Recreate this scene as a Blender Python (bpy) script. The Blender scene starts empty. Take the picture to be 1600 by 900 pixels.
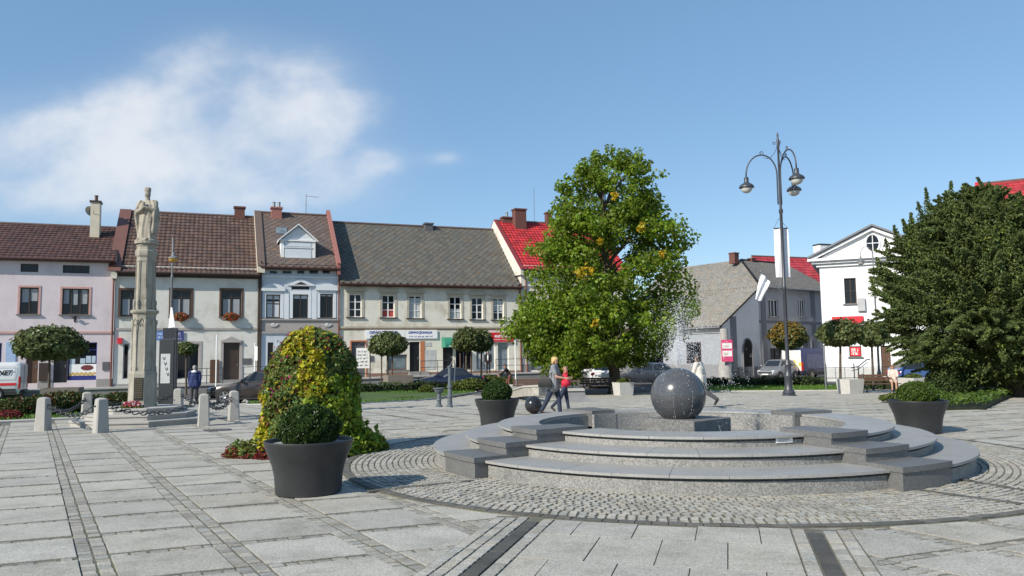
import bpy, bmesh, math, random
import numpy as np
from math import sin, cos, pi, radians, atan2, sqrt, floor
from mathutils import Vector, Matrix
random.seed(7); rng = np.random.default_rng(11)
scene = bpy.context.scene
COL = scene.collection

# ------------------------------------------------------------------ camera geometry (real world metres)
EYE = Vector((0, 0, 1.65)); PITCH = radians(5.01); ROLL = radians(.8); FPX = 1220.0
_F = Vector((0, cos(PITCH), sin(PITCH))); _U0 = Vector((0, -sin(PITCH), cos(PITCH))); _R0 = Vector((1, 0, 0))
UP = _U0*cos(ROLL)+_R0*sin(ROLL); RT = _R0*cos(ROLL)-_U0*sin(ROLL)
def ray(px, py): return _F*FPX+RT*(px-800)+UP*(450-py)
def at(px, py, Y):
    d = ray(px, py); return EYE+d*(Y/d.y)
def gz(Y):
    t = min(1, max(0, (Y-24)/18)); return -.4*t*t*(3-2*t)
def GG(px, py):
    z = 0
    for _ in range(12):
        d = ray(px, py); p = EYE+d*((z-1.65)/d.z); z = gz(p.y)
    return Vector((p.x, p.y, z))
def GP(px, Y, z=None):
    z = gz(Y) if z is None else z
    w = _F.y*Y+_F.z*(z-1.65)
    return Vector((((px-800)/FPX*w-RT.y*Y-RT.z*(z-1.65))/RT.x, Y, z))

# ------------------------------------------------------------------ tagging
def tag(o, label=None, cat=None, group=None, kind=None):
    if label: o['label'] = label
    if cat: o['category'] = cat
    if group: o['group'] = group
    if kind: o['kind'] = kind
    return o
def thing(name, label, cat, loc=(0, 0, 0), rz=0, group=None):
    o = bpy.data.objects.new(name, None); COL.objects.link(o); o.empty_display_size = .2
    o.location = loc; o.rotation_euler = (0, 0, rz)
    return tag(o, label, cat, group)
def kids(o): return [c for c in bpy.data.objects if c.parent == o]
def copy_tree(o, parent=None):
    c = o.copy(); COL.objects.link(c)
    if parent: c.parent = parent
    for ch in kids(o): copy_tree(ch, c)
    return c

# ------------------------------------------------------------------ mesh builder
class MB:
    def __init__(s): s.v = []; s.f = []; s.m = []; s.cur = 0; s.T = None
    def add(s, vs, fs):
        b = len(s.v)
        if s.T is not None: vs = [tuple(s.T @ Vector(v)) for v in vs]
        s.v += [tuple(v) for v in vs]; s.f += [tuple(i+b for i in f) for f in fs]; s.m += [s.cur]*len(fs); return s
    def box(s, x0, x1, y0, y1, z0, z1):
        return s.add([(x0,y0,z0),(x1,y0,z0),(x1,y1,z0),(x0,y1,z0),(x0,y0,z1),(x1,y0,z1),(x1,y1,z1),(x0,y1,z1)],
            [(0,3,2,1),(4,5,6,7),(0,1,5,4),(1,2,6,5),(2,3,7,6),(3,0,4,7)])
    def bbox(s, x0, x1, y0, y1, z0, z1, b=.01):      # box with bevelled vertical and top edges
        P = [(x0+b,y0),(x1-b,y0),(x1,y0+b),(x1,y1-b),(x1-b,y1),(x0+b,y1),(x0,y1-b),(x0,y0+b)]
        Q = [(x0+b,y0+b),(x1-b,y0+b),(x1-b,y0+b),(x1-b,y1-b),(x1-b,y1-b),(x0+b,y1-b),(x0+b,y1-b),(x0+b,y0+b)]
        return s.loft([[(x,y,z0) for x,y in P],[(x,y,z1-b) for x,y in P],[(x,y,z1) for x,y in Q]], True, True)
    def loft(s, rings, cap0=False, cap1=False, closed=True):
        n = len(rings[0]); vs = [v for r in rings for v in r]; fs = []
        for k in range(len(rings)-1):
            for i in range(n if closed else n-1):
                j = (i+1) % n; fs.append((k*n+i, k*n+j, (k+1)*n+j, (k+1)*n+i))
        if cap0: fs.append(tuple(reversed(range(n))))
        if cap1: fs.append(tuple(range((len(rings)-1)*n, len(rings)*n)))
        return s.add(vs, fs)
    def lathe(s, prof, n=24, c=(0, 0), rot=0, cap=True):
        rings = [[(c[0]+r*cos(rot+2*pi*i/n), c[1]+r*sin(rot+2*pi*i/n), z) for i in range(n)] for r, z in prof]
        return s.loft(rings, cap, cap)
    def tube(s, pts, r, n=8, r1=None, cap=True):
        pts = [Vector(p) for p in pts]; rings = []; N = len(pts)
        a = None
        for i, p in enumerate(pts):
            d = (pts[min(i+1, N-1)]-pts[max(i-1, 0)]).normalized()
            if a is None:
                a = d.orthogonal().normalized()
            else:
                a = (a-d*a.dot(d)).normalized()
            b = d.cross(a); rr = r[i] if isinstance(r, (list, tuple)) else (r if r1 is None else r+(r1-r)*i/(N-1))
            rings.append([tuple(p+a*rr*cos(2*pi*k/n)+b*rr*sin(2*pi*k/n)) for k in range(n)])
        return s.loft(rings, cap, cap)
    def prism(s, poly, y0, y1):                        # polygon in xz (counter-clockwise seen from -y), extruded along y
        n = len(poly)
        vs = [(x, y0, z) for x, z in poly]+[(x, y1, z) for x, z in poly]
        fs = [tuple(range(n)), tuple(reversed(range(n, 2*n)))]+[(i, i+n, (i+1) % n+n, (i+1) % n) for i in range(n)]
        return s.add(vs, fs)
    def zprism(s, poly, z0, z1):                       # polygon in xy
        n = len(poly)
        vs = [(x, y, z0) for x, y in poly]+[(x, y, z1) for x, y in poly]
        fs = [tuple(reversed(range(n))), tuple(range(n, 2*n))]+[(i, (i+1) % n, (i+1) % n+n, i+n) for i in range(n)]
        return s.add(vs, fs)
    def ball(s, c, r, n=16, m=10):
        rx, ry, rz = r if isinstance(r, (tuple, list)) else (r, r, r)
        rings = []
        for k in range(m+1):
            a = -pi/2+pi*k/m; a = max(-pi/2+.01, min(pi/2-.01, a))
            rings.append([(c[0]+rx*cos(a)*cos(2*pi*i/n), c[1]+ry*cos(a)*sin(2*pi*i/n), c[2]+rz*sin(a)) for i in range(n)])
        return s.loft(rings, True, True)
    def sector(s, r0, r1, a0, a1, z0, z1, n=24, c=(0, 0)):
        A = [a0+(a1-a0)*i/n for i in range(n+1)]
        rings = [[(c[0]+r*cos(a), c[1]+r*sin(a), z) for r, z in ((r0, z0), (r1, z0), (r1, z1), (r0, z1))] for a in A]
        full = abs(a1-a0) > 2*pi-.001
        return s.loft(rings, not full, not full)
    def mesh(s, name, mats, smooth=None):
        me = bpy.data.meshes.new(name); me.from_pydata(s.v, [], s.f)
        mats = mats if isinstance(mats, (list, tuple)) else [mats]
        for m in mats: me.materials.append(m)
        if len(mats) > 1: me.polygons.foreach_set('material_index', s.m)
        bm = bmesh.new(); bm.from_mesh(me); bmesh.ops.recalc_face_normals(bm, faces=bm.faces); bm.to_mesh(me); bm.free()
        if smooth is None: me.polygons.foreach_set('use_smooth', [False]*len(me.polygons))
        else:
            me.polygons.foreach_set('use_smooth', [True]*len(me.polygons))
            if smooth < 180: me.set_sharp_from_angle(angle=radians(smooth))
        return me
    def build(s, name, mats, parent=None, smooth=None, loc=None, rz=0):
        o = bpy.data.objects.new(name, s.mesh(name, mats, smooth)); COL.objects.link(o)
        if parent: o.parent = parent
        if loc is not None: o.location = loc
        if rz: o.rotation_euler = (0, 0, rz)
        return o

def np_mesh(name, V, Q, mat, parent=None, tint=None, smooth=False):
    me = bpy.data.meshes.new(name); V = np.asarray(V, np.float32); Q = np.asarray(Q, np.int32)
    k = Q.shape[1]
    me.vertices.add(len(V)); me.vertices.foreach_set('co', V.ravel())
    me.loops.add(Q.size); me.loops.foreach_set('vertex_index', Q.ravel())
    me.polygons.add(len(Q)); me.polygons.foreach_set('loop_start', np.arange(0, Q.size, k, dtype=np.int32))
    me.update(calc_edges=True)
    me.polygons.foreach_set('use_smooth', np.full(len(Q), bool(smooth)))
    if tint is not None:
        at_ = me.color_attributes.new('tint', 'FLOAT_COLOR', 'CORNER')
        c = np.ones((len(Q), k, 4), np.float32); c[:, :, :3] = np.asarray(tint, np.float32)[:, None, :]
        at_.data.foreach_set('color', c.ravel())
    me.materials.append(mat)
    o = bpy.data.objects.new(name, me); COL.objects.link(o)
    if parent: o.parent = parent
    return o

# ------------------------------------------------------------------ materials
def new_mat(name):
    m = bpy.data.materials.new(name); m.use_nodes = True; nt = m.node_tree
    return m, nt, nt.nodes['Principled BSDF'], nt.nodes['Material Output']
MATS = {}
def mat(name, col, rough=.8, var=.12, scale=2.5, bump=0, bscale=30, metal=0, spec=.5, tint=False, dirt=None, dscale=.7, dthr=.55, speck=None, coat=0, stretch=None):
    if name in MATS: return MATS[name]
    m, nt, bs, out = new_mat(name); N = nt.nodes; L = nt.links
    tc = N.new('ShaderNodeTexCoord'); src = tc.outputs['Object']
    if stretch:
        mp = N.new('ShaderNodeMapping'); mp.inputs['Scale'].default_value = stretch; L.new(src, mp.inputs[0]); src = mp.outputs[0]
    nz = N.new('ShaderNodeTexNoise'); nz.inputs['Scale'].default_value = scale; nz.inputs['Detail'].default_value = 6; nz.inputs['Roughness'].default_value = .65
    L.new(src, nz.inputs['Vector'])
    rp = N.new('ShaderNodeValToRGB'); L.new(nz.outputs['Fac'], rp.inputs[0])
    c = Vector(col[:3])
    rp.color_ramp.elements[0].position = .3; rp.color_ramp.elements[1].position = .7
    rp.color_ramp.elements[0].color = (*(c*(1-var)), 1); rp.color_ramp.elements[1].color = (*(c*(1+var)), 1)
    cur = rp.outputs[0]
    def mix(a, b, fac, mode='MIX'):
        x = N.new('ShaderNodeMix'); x.data_type = 'RGBA'; x.blend_type = mode
        if hasattr(fac, 'links'): L.new(fac, x.inputs['Factor'])
        else: x.inputs['Factor'].default_value = fac
        for s_, k in ((a, 'A'), (b, 'B')):
            i = [q for q in x.inputs if q.name == k and q.type == 'RGBA'][0]
            if hasattr(s_, 'links'): L.new(s_, i)
            else: i.default_value = (*s_[:3], 1)
        return [q for q in x.outputs if q.type == 'RGBA'][0]
    if dirt is not None:
        n2 = N.new('ShaderNodeTexNoise'); n2.inputs['Scale'].default_value = dscale; n2.inputs['Detail'].default_value = 8; n2.inputs['Roughness'].default_value = .7
        L.new(src, n2.inputs['Vector'])
        r2 = N.new('ShaderNodeMapRange'); r2.inputs[1].default_value = dthr; r2.inputs[2].default_value = dthr+.2; L.new(n2.outputs['Fac'], r2.inputs[0])
        cur = mix(cur, dirt, r2.outputs[0])
    if speck is not None:                             # (scale, dark, light)
        vo = N.new('ShaderNodeTexVoronoi'); vo.inputs['Scale'].default_value = speck[0]; L.new(src, vo.inputs['Vector'])
        r3 = N.new('ShaderNodeValToRGB'); r3.color_ramp.interpolation = 'LINEAR'; L.new(vo.outputs['Color'], r3.inputs[0])
        r3.color_ramp.elements[0].color = (speck[1],)*3+(1,); r3.color_ramp.elements[1].color = (speck[2],)*3+(1,)
        cur = mix(cur, r3.outputs[0], 1.0, 'MULTIPLY')
    if tint:
        at_ = N.new('ShaderNodeAttribute'); at_.attribute_name = 'tint'
        cur = mix(cur, at_.outputs['Color'], 1.0, 'MULTIPLY')
    L.new(cur, bs.inputs['Base Color'])
    bs.inputs['Roughness'].default_value = rough; bs.inputs['Metallic'].default_value = metal; bs.inputs['Specular IOR Level'].default_value = spec
    if coat: bs.inputs['Coat Weight'].default_value = coat; bs.inputs['Coat Roughness'].default_value = .05
    if bump:
        n3 = N.new('ShaderNodeTexNoise'); n3.inputs['Scale'].default_value = bscale; n3.inputs['Detail'].default_value = 5; L.new(src, n3.inputs['Vector'])
        bp = N.new('ShaderNodeBump'); bp.inputs['Strength'].default_value = bump; bp.inputs['Distance'].default_value = .02
        L.new(n3.outputs['Fac'], bp.inputs['Height']); L.new(bp.outputs[0], bs.inputs['Normal'])
    MATS[name] = m; return m
def leaf_mat(name, col, trans=.35, rough=.45):
    if name in MATS: return MATS[name]
    m, nt, bs, out = new_mat(name); N = nt.nodes; L = nt.links
    at_ = N.new('ShaderNodeAttribute'); at_.attribute_name = 'tint'
    x = N.new('ShaderNodeMix'); x.data_type = 'RGBA'; x.blend_type = 'MULTIPLY'; x.inputs['Factor'].default_value = 1
    L.new(at_.outputs['Color'], x.inputs[6]); x.inputs[7].default_value = (*col, 1)
    L.new(x.outputs[2], bs.inputs['Base Color']); bs.inputs['Roughness'].default_value = rough; bs.inputs['Specular IOR Level'].default_value = .35
    tr = N.new('ShaderNodeBsdfTranslucent'); L.new(x.outputs[2], tr.inputs[0])
    ms = N.new('ShaderNodeMixShader'); ms.inputs[0].default_value = trans
    L.new(bs.outputs[0], ms.inputs[1]); L.new(tr.outputs[0], ms.inputs[2]); L.new(ms.outputs[0], out.inputs['Surface'])
    MATS[name] = m; return m

M_glass = mat('window_glass', (.010, .013, .018), .03, .3, .8, spec=.36)
M_glass2 = mat('shop_glass', (.02, .025, .03), .05, .4, .9, spec=.55)
M_black = mat('black_gloss', (.012, .012, .014), .35)
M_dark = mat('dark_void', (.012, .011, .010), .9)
M_white = mat('white_paint', (.78, .78, .76), .6, .04)
M_steel = mat('grey_steel', (.25, .26, .27), .45, .1, metal=.6)
M_iron = mat('dark_iron', (.035, .038, .045), .45, .2, 8, spec=.5)
M_conc = mat('concrete', (.36, .35, .33), .9, .15, 4, .3, 60, dirt=(.26, .25, .22), dscale=2)
M_red = mat('red_sign', (.62, .02, .035), .5, .05)
M_wood = mat('brown_wood', (.09, .045, .025), .6, .3, 6, stretch=(8, 8, 1))
M_trunk = mat('bark', (.09, .07, .05), .9, .35, 9, .6, 40)

# ------------------------------------------------------------------ foliage
def leaves(C, Nrm, size, aspect=.7, up=.3, jit=.7, bend=.25):
    """C: n x 3 leaf positions, Nrm: n x 3 preferred normals. Returns verts, quads (two folded quads per leaf -> one 4-gon diamond)."""
    n = len(C); C = np.asarray(C, float)
    nn = Nrm+rng.normal(0, jit, (n, 3)); nn[:, 2] += up
    nn /= np.linalg.norm(nn, axis=1)[:, None]+1e-9
    a = rng.normal(0, 1, (n, 3)); a -= nn*(a*nn).sum(1)[:, None]; a /= np.linalg.norm(a, axis=1)[:, None]+1e-9
    b = np.cross(nn, a)
    s = (size*rng.uniform(.65, 1.35, n))[:, None]
    droop = nn*s*bend
    V = np.stack([C-a*s*.5-droop*.5, C-b*s*.5*aspect+a*s*.08, C+a*s*.5-droop, C+b*s*.5*aspect+a*s*.08], 1).reshape(-1, 3)
    Q = np.arange(4*n).reshape(n, 4)
    return V, Q
def tints(n, lo=.6, hi=1.35, hue=.12):
    k = rng.uniform(lo, hi, n)[:, None]; h = rng.normal(0, hue, n)[:, None]
    return np.clip(np.hstack([k*(1+h), k, k*(1-h*.6)]), 0, 3)
def clump_leaves(cl, n_per, size, centre=None, clump_var=.2, hue=.08, flat=1.0, **kw):
    """cl: list of (x,y,z,r). Leaves lie on and inside each clump's shell, facing outwards."""
    Cs, Ns, Ts = [], [], []
    for (x, y, z, r) in cl:
        n = max(4, int(n_per*r*r)) if n_per > 0 else int(-n_per)
        d = rng.normal(0, 1, (n, 3)); d /= np.linalg.norm(d, axis=1)[:, None]
        rad = r*rng.uniform(.55, 1.08, n)[:, None]
        Cs.append(np.array([x, y, z])+d*rad*np.array([1, 1, flat])); Ns.append(d)
        t = tints(n, .7, 1.3, hue)*rng.uniform(1-clump_var, 1+clump_var); Ts.append(t)
    C = np.vstack(Cs); Nn = np.vstack(Ns); T = np.vstack(Ts)
    V, Q = leaves(C, Nn, size, **kw)
    return V, Q, T
def shrub_mass(name, parent, mat_, shape_fn, n, size, **kw):
    C, Nn = shape_fn(n); V, Q = leaves(C, Nn, size, **kw)
    return np_mesh(name, V, Q, mat_, parent, tints(len(Q), .55, 1.4, .1))
def ellipsoid_fn(c, r, zmin=-1):
    def f(n):
        d = rng.normal(0, 1, (int(n*2.2), 3)); d /= np.linalg.norm(d, axis=1)[:, None]; d = d[d[:, 2] > zmin][:n]
        ph = np.arctan2(d[:, 1], d[:, 0])
        lump = 1+.05*np.sin(ph*5+d[:, 2]*4)+.035*np.sin(ph*11-d[:, 2]*9)
        rr = np.array(r)*(rng.uniform(.86, 1.03, len(d))*lump)[:, None]
        return np.array(c)+d*rr, d
    return f
def boxhull_fn(x0, x1, y0, y1, z0, z1, wob=.05):
    def f(n):
        A = [((x1-x0)*(y1-y0), 2), ((x1-x0)*(z1-z0), 1), ((x1-x0)*(z1-z0), 3), ((y1-y0)*(z1-z0), 0), ((y1-y0)*(z1-z0), 4)]
        w = np.array([a for a, _ in A]); k = rng.choice(5, n, p=w/w.sum())
        P = np.stack([rng.uniform(x0, x1, n), rng.uniform(y0, y1, n), rng.uniform(z0, z1, n)], 1); Nn = np.zeros((n, 3))
        for i, (_, s) in enumerate(A):
            q = k == i
            if s == 2: P[q, 2] = z1; Nn[q, 2] = 1
            if s == 1: P[q, 1] = y0; Nn[q, 1] = -1
            if s == 3: P[q, 1] = y1; Nn[q, 1] = 1
            if s == 0: P[q, 0] = x0; Nn[q, 0] = -1
            if s == 4: P[q, 0] = x1; Nn[q, 0] = 1
        lump = .06*np.sin(P[:, 0]*3.1+P[:, 1]*2)+.04*np.sin(P[:, 0]*7.7)
        P += Nn*(rng.normal(-.02, wob, n)+lump*(wob/.05))[:, None]
        return P, Nn
    return f

# ------------------------------------------------------------------ text
def text_into(mb, s, size, T, depth=.004, bold=.0, shear=0):
    cu = bpy.data.curves.new('lettering', 'FONT'); cu.body = s; cu.size = size; cu.extrude = depth; cu.align_x = 'CENTER'; cu.align_y = 'CENTER'; cu.offset = bold; cu.resolution_u = 2; cu.shear = shear
    o = bpy.data.objects.new('lettering', cu); COL.objects.link(o)
    dg = bpy.context.evaluated_depsgraph_get(); me = bpy.data.meshes.new_from_object(o.evaluated_get(dg))
    old = mb.T; mb.T = T if old is None else old @ T
    mb.add([v.co[:] for v in me.vertices], [tuple(p.vertices) for p in me.polygons])
    mb.T = old
    bpy.data.objects.remove(o); bpy.data.meshes.remove(me); bpy.data.curves.remove(cu)
XZ = Matrix(((1, 0, 0, 0), (0, 0, -1, 0), (0, 1, 0, 0), (0, 0, 0, 1)))    # text plane xy -> facade plane xz, facing -y
def at_xz(x, y, z): return Matrix.Translation((x, y, z)) @ XZ

def scribble(mb, h, x0, x1, y, z):
    """a line of lettering too small to read in the photo: a row of uneven strokes"""
    x = x0
    while x < x1-h*.4:
        for _ in range(random.randint(2, 6)):
            w = h*random.uniform(.3, .6); k = random.random(); zb = z-h*.5; zt = zb+h*random.choice((.7, .7, 1)); b = h*.14
            if x+w > x1: break
            mb.box(x, x+b, y-.002, y, zb, zt)
            if k < .7: mb.box(x+b, x+w*.8, y-.002, y, zt-b, zt)
            if k > .3: mb.box(x+b, x+w*.8, y-.002, y, zb, zb+b)
            if k > .6: mb.box(x+w*.8-b, x+w*.8, y-.002, y, zb+b, zt-b)
            x += w
        x += h*.45
SKY_S, SUN_S, EXPO, CLOUD = .115, 4.7, 0.3, (6.0, 6.2, 6.5, 1)
# ================================================================== GROUND
M_ground = mat('earth_ground', (.10, .10, .085), .95, .2, .3)
M_asph = mat('asphalt', (.075, .075, .078), .9, .15, 1.5, .25, 60)
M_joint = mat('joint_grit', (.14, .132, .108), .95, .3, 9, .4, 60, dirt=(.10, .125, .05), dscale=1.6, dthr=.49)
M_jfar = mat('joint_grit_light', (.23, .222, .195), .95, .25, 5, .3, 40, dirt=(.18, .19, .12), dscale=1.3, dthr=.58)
M_slab = mat('granite_slabs', (.415, .398, .345), .78, .07, 1.6, .3, 90, tint=True, speck=(95, .62, 1.28), dirt=(.30, .285, .24), dscale=1.7, dthr=.48)

def sheet(name, x0, x1, ys, dz, m, kind='structure', nx=1):
    V, Q = [], []
    xs = [x0+(x1-x0)*i/nx for i in range(nx+1)]
    for y in ys:
        for x in xs: V.append((x, y, gz(y)+dz))
    for k in range(len(ys)-1):
        for i in range(nx): a = k*(nx+1)+i; Q.append((a, a+1, a+nx+2, a+nx+1))
    o = np_mesh(name, V, Q, m); tag(o, kind=kind); return o
ysg = [-60, 24]+[24+i for i in range(1, 19)]+[60, 120, 300, 900]
sheet('ground', -600, 600, ysg, -.14, M_ground)
sheet('road', -90, 120, [42.2, 60, 120], .0, M_asph)
sheet('joint_bed', -36, 40, [-4, 23], -.009, M_joint)
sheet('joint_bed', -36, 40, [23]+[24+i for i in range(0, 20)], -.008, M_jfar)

class Stones:
    def __init__(s): s.P = []; s.z = []; s.t = []; s.b = []
    def add(s, quad, z, t, b=.006): s.P.append(quad); s.z.append(z); s.t.append(t); s.b.append(b)
    def build(s, name, m, tilt=.002, depth=.03):
        P = np.array(s.P, float); n = len(P); z = np.array(s.z)[:, None]+rng.normal(0, tilt, (n, 1)); b = np.array(s.b)
        c = P.mean(1, keepdims=True); d = P-c; L = np.linalg.norm(d, axis=2, keepdims=True)
        tx = rng.normal(0, tilt*3, (n, 2)); zt = z+(d[:, :, 0]*tx[:, :1]+d[:, :, 1]*tx[:, 1:])
        zt = np.clip(zt, z-.004, z+.004)
        inner = c+d*(1-b[:, None, None]*.9/L)
        V = np.concatenate([np.dstack([inner, zt[:, :, None]]), np.dstack([P, (zt-.004)[:, :, None]]), np.dstack([P, np.repeat(z-depth, 4, 1)[:, :, None]])], 1).reshape(-1, 3)
        base = np.arange(n)[:, None]*12
        F = [(0, 1, 2, 3)]+[(4+i, 4+(i+1) % 4, (i+1) % 4, i) for i in range(4)]+[(8+i, 8+(i+1) % 4, 4+(i+1) % 4, 4+i) for i in range(4)]
        Q = np.stack([base+np.array(f) for f in F], 1).reshape(-1, 4)
        T = np.repeat(np.array(s.t, float), 9, axis=0); T = T.reshape(n, 9, 3); T[:, 5:] *= .58; T[:, 1:5] *= .8; T = T.reshape(-1, 3)  # bevels and sides tinted darker: joint grime plus painted shade that mutes sunlit edges
        return np_mesh(name, V, Q, m, None, T)
def grey(lo=.85, hi=1.1, warm=.03):
    k = random.uniform(lo, hi); w = random.gauss(0, warm); return (k*(1+w), k, k*(1-w*1.2))
def rect(o, u, v, l, w):              # corner o, unit vectors u, v, lengths l, w
    return [(o[0], o[1]), (o[0]+u[0]*l, o[1]+u[1]*l), (o[0]+u[0]*l+v[0]*w, o[1]+u[1]*l+v[1]*w), (o[0]+v[0]*w, o[1]+v[1]*w)]

FC = Vector((2.855, 13.09, 0))          # fountain centre
AX = radians(254.65)              # its front axis
au = (cos(AX), sin(AX)); pu = (-sin(AX), cos(AX))
if pu[0] < 0: pu = (-pu[0], -pu[1])
def strip_p(px, py):
    g = GG(px, py)-FC; return g.x*pu[0]+g.y*pu[1]
B1 = strip_p(738, 899); B2 = strip_p(1303, 899)

# ---- the slab and sett grid of the square
st = Stones(); far = Stones()
cd = (-sin(radians(31.6)), cos(radians(31.6))); rd = (cos(radians(21.5)), sin(radians(21.5)))
O = (-5.09, 9.26); SW = 1.066; SL = .957; strip = .245; jr = .14
def in_view(x, y, mrg=2.5): return abs(x) < .70*max(y, 0)+mrg+1
for i in range(-45, 60):
    for j in range(-14, 52):
        ox = O[0]+rd[0]*SW*i+cd[0]*SL*j; oy = O[1]+rd[1]*SW*i+cd[1]*SL*j
        if oy < 1.5 or oy > 43 or not in_view(ox, oy): continue
        rc = sqrt((ox+.5-FC.x)**2+(oy+.3-FC.y)**2)
        if rc < 4.6: continue
        z = gz(oy)
        near = oy < 21
        t = grey(.89, 1.05, .006)
        S = st if near else far
        so = (ox+rd[0]*strip*.5, oy+rd[1]*strip*.5)
        S.add(rect((so[0]+cd[0]*jr*.5, so[1]+cd[1]*jr*.5), rd, cd, SW-strip-.006, SL-jr), z+(.004 if near else 0), t, .005 if near else .01)
        if near:
            # setts: row joint
            x = .0
            while x < SW-strip-.05:
                l = min(random.uniform(.10, .17), SW-strip-x); k = random.uniform(-.007, .007)
                st.add(rect((so[0]+rd[0]*(x+.006)-cd[0]*(jr*.5-.022-k), so[1]+rd[1]*(x+.006)-cd[1]*(jr*.5-.022-k)), rd, cd, l-random.uniform(.014, .03), jr-random.uniform(.042, .060)+2*min(k, 0)), z-.003, grey(.60, .95, .02), .007); x += l
            for sgn in (0, 1):        # the double row of setts between the columns
                y = 0
                while y < SL-.05:
                    l = min(random.uniform(.09, .15), SL-y)
                    b = (ox-rd[0]*strip*.5+rd[0]*(sgn*strip*.5+.006), oy-rd[1]*strip*.5+rd[1]*(sgn*strip*.5+.006))
                    st.add(rect((b[0]+cd[0]*(y+.006-jr*.5), b[1]+cd[1]*(y+.006-jr*.5)), rd, cd, strip*.5-random.uniform(.014, .026), l-random.uniform(.012, .024)), z-.003, grey(.66, 1.0, .02), .007); y += l
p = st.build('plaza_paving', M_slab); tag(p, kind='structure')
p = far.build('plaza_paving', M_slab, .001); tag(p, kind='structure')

# ---- ring of cobbles round the fountain
ring = Stones()
mb = MB(); mb.sector(3.7, 5.60, 0, 2*pi, -.02, .009, 96, FC); o = mb.build('cobble_bed', M_joint); tag(o, kind='structure')
r = 3.80; row = 0
while r < 5.42:
    w = .090; n = int(2*pi*r/.102); off = random.random()
    wob = random.uniform(-.01, .01)
    for k in range(n):
        a0 = 2*pi*(k+off)/n; a1 = 2*pi*(k+1+off)/n; g = random.uniform(.012, .024)/r; a0 += random.uniform(0, .012)/r; 
        rr0 = r+random.uniform(.004, .014); rr1 = r+w-random.uniform(.004, .014)
        q = [(FC.x+rr*cos(a), FC.y+rr*sin(a)) for rr, a in ((rr0, a0+g*.5), (rr1, a0+g*.5), (rr1, a1-g*.5), (rr0, a1-g*.5))]
        ring.add(q, .021, grey(.78, 1.05, .02), .010)
    r += w+.002
def band(S, r0, r1, ln, z, lo, hi, warm=.02):
    n = int(2*pi*r0/ln)
    for k in range(n):
        a0 = 2*pi*k/n; a1 = 2*pi*(k+1)/n-.006/r0
        S.add([(FC.x+rr*cos(a), FC.y+rr*sin(a)) for rr, a in ((r0, a0), (r1, a0), (r1, a1), (r0, a1))], z, grey(lo, hi, warm), .005)
band(ring, 5.46, 5.575, .16, .021, .24, .34)
def line_setts(S, p0, p1, w, z, lo, hi):
    p0 = Vector(p0[:2]); p1 = Vector(p1[:2]); d = p1-p0; n = int(d.length/.16); u = d.normalized(); v = Vector((-u.y, u.x))
    for k in range(n): S.add(rect(p0+u*(k*d.length/n)-v*w*.5, u, v, d.length/n-.006, w), z, grey(lo, hi, .02), .005)
for A, B in (((1404, 764), (1597, 791)), ((1500, 752), (1640, 775)), ((575, 770), (740, 753))):
    line_setts(ring, GG(*A), GG(*B), .09, .027, .22, .32)
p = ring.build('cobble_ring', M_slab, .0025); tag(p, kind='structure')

# ---- the paved strip leading up to the fountain, between two dark bands
fs = Stones()
def SP(p_, q): return (FC.x+pu[0]*p_+au[0]*q, FC.y+pu[1]*p_+au[1]*q)
mb = MB(); poly = [SP(B1-.43, 5.45), SP(B2+.335, 5.45), SP(B2+.335, 13.5), SP(B1-.43, 13.5)]
mb.zprism(poly, -.02, .008); o = mb.build('strip_bed', M_joint); tag(o, kind='structure')
def rowsetts(p0, w, lmin, lmax, lo, hi, warm=.02):
    q = 5.4 if True else 0
    while q < 12.5:
        l = random.uniform(lmin, lmax)
        c_ = SP(p0+w*.5, q+l*.5)
        if (Vector((*c_, 0))-FC).length > 5.66+.05:
            fs.add(rect(SP(p0+.006, q), pu, au, w-.012, l-.012), .019, grey(lo, hi, warm), .006)
        q += l
for k in range(3): rowsetts(B1-.075-.115*(k+1), .113, .10, .17, .72, 1.04)
rowsetts(B1-.07, .14, .2, .3, .15, .22, .01)
rowsetts(B1+.075, .12, .10, .16, .75, 1.04)
rowsetts(B2-.195, .12, .10, .16, .75, 1.04)
rowsetts(B2-.07, .14, .2, .3, .15, .22, .01)
for k in range(2): rowsetts(B2+.078+.125*k, .123, .10, .18, .72, 1.04)
p0, p1 = B1+.20, B2-.20; W = (p1-p0)
q = 5.30; k = 0
while q < 13:
    ncol = 4; w = W/ncol; off = 0 if k % 2 else .5
    for c in range(-1, ncol+1):
        a, b = max(p0, p0+w*(c+off)), min(p1, p0+w*(c+off+1))
        if b-a < .05: continue
        q0 = q
        if k == 0: q0 = max(q, sqrt(max(0, 5.66**2-max(abs(a), abs(b))**2)))
        fs.add([SP(a+.004, q0), SP(b-.004, q0), SP(b-.004, q+.885), SP(a+.004, q+.885)], .017, grey(.93, 1.05, .01), .004)
    q += .89; k += 1
p = fs.build('fountain_path', M_slab, .0012); tag(p, kind='structure')

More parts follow.
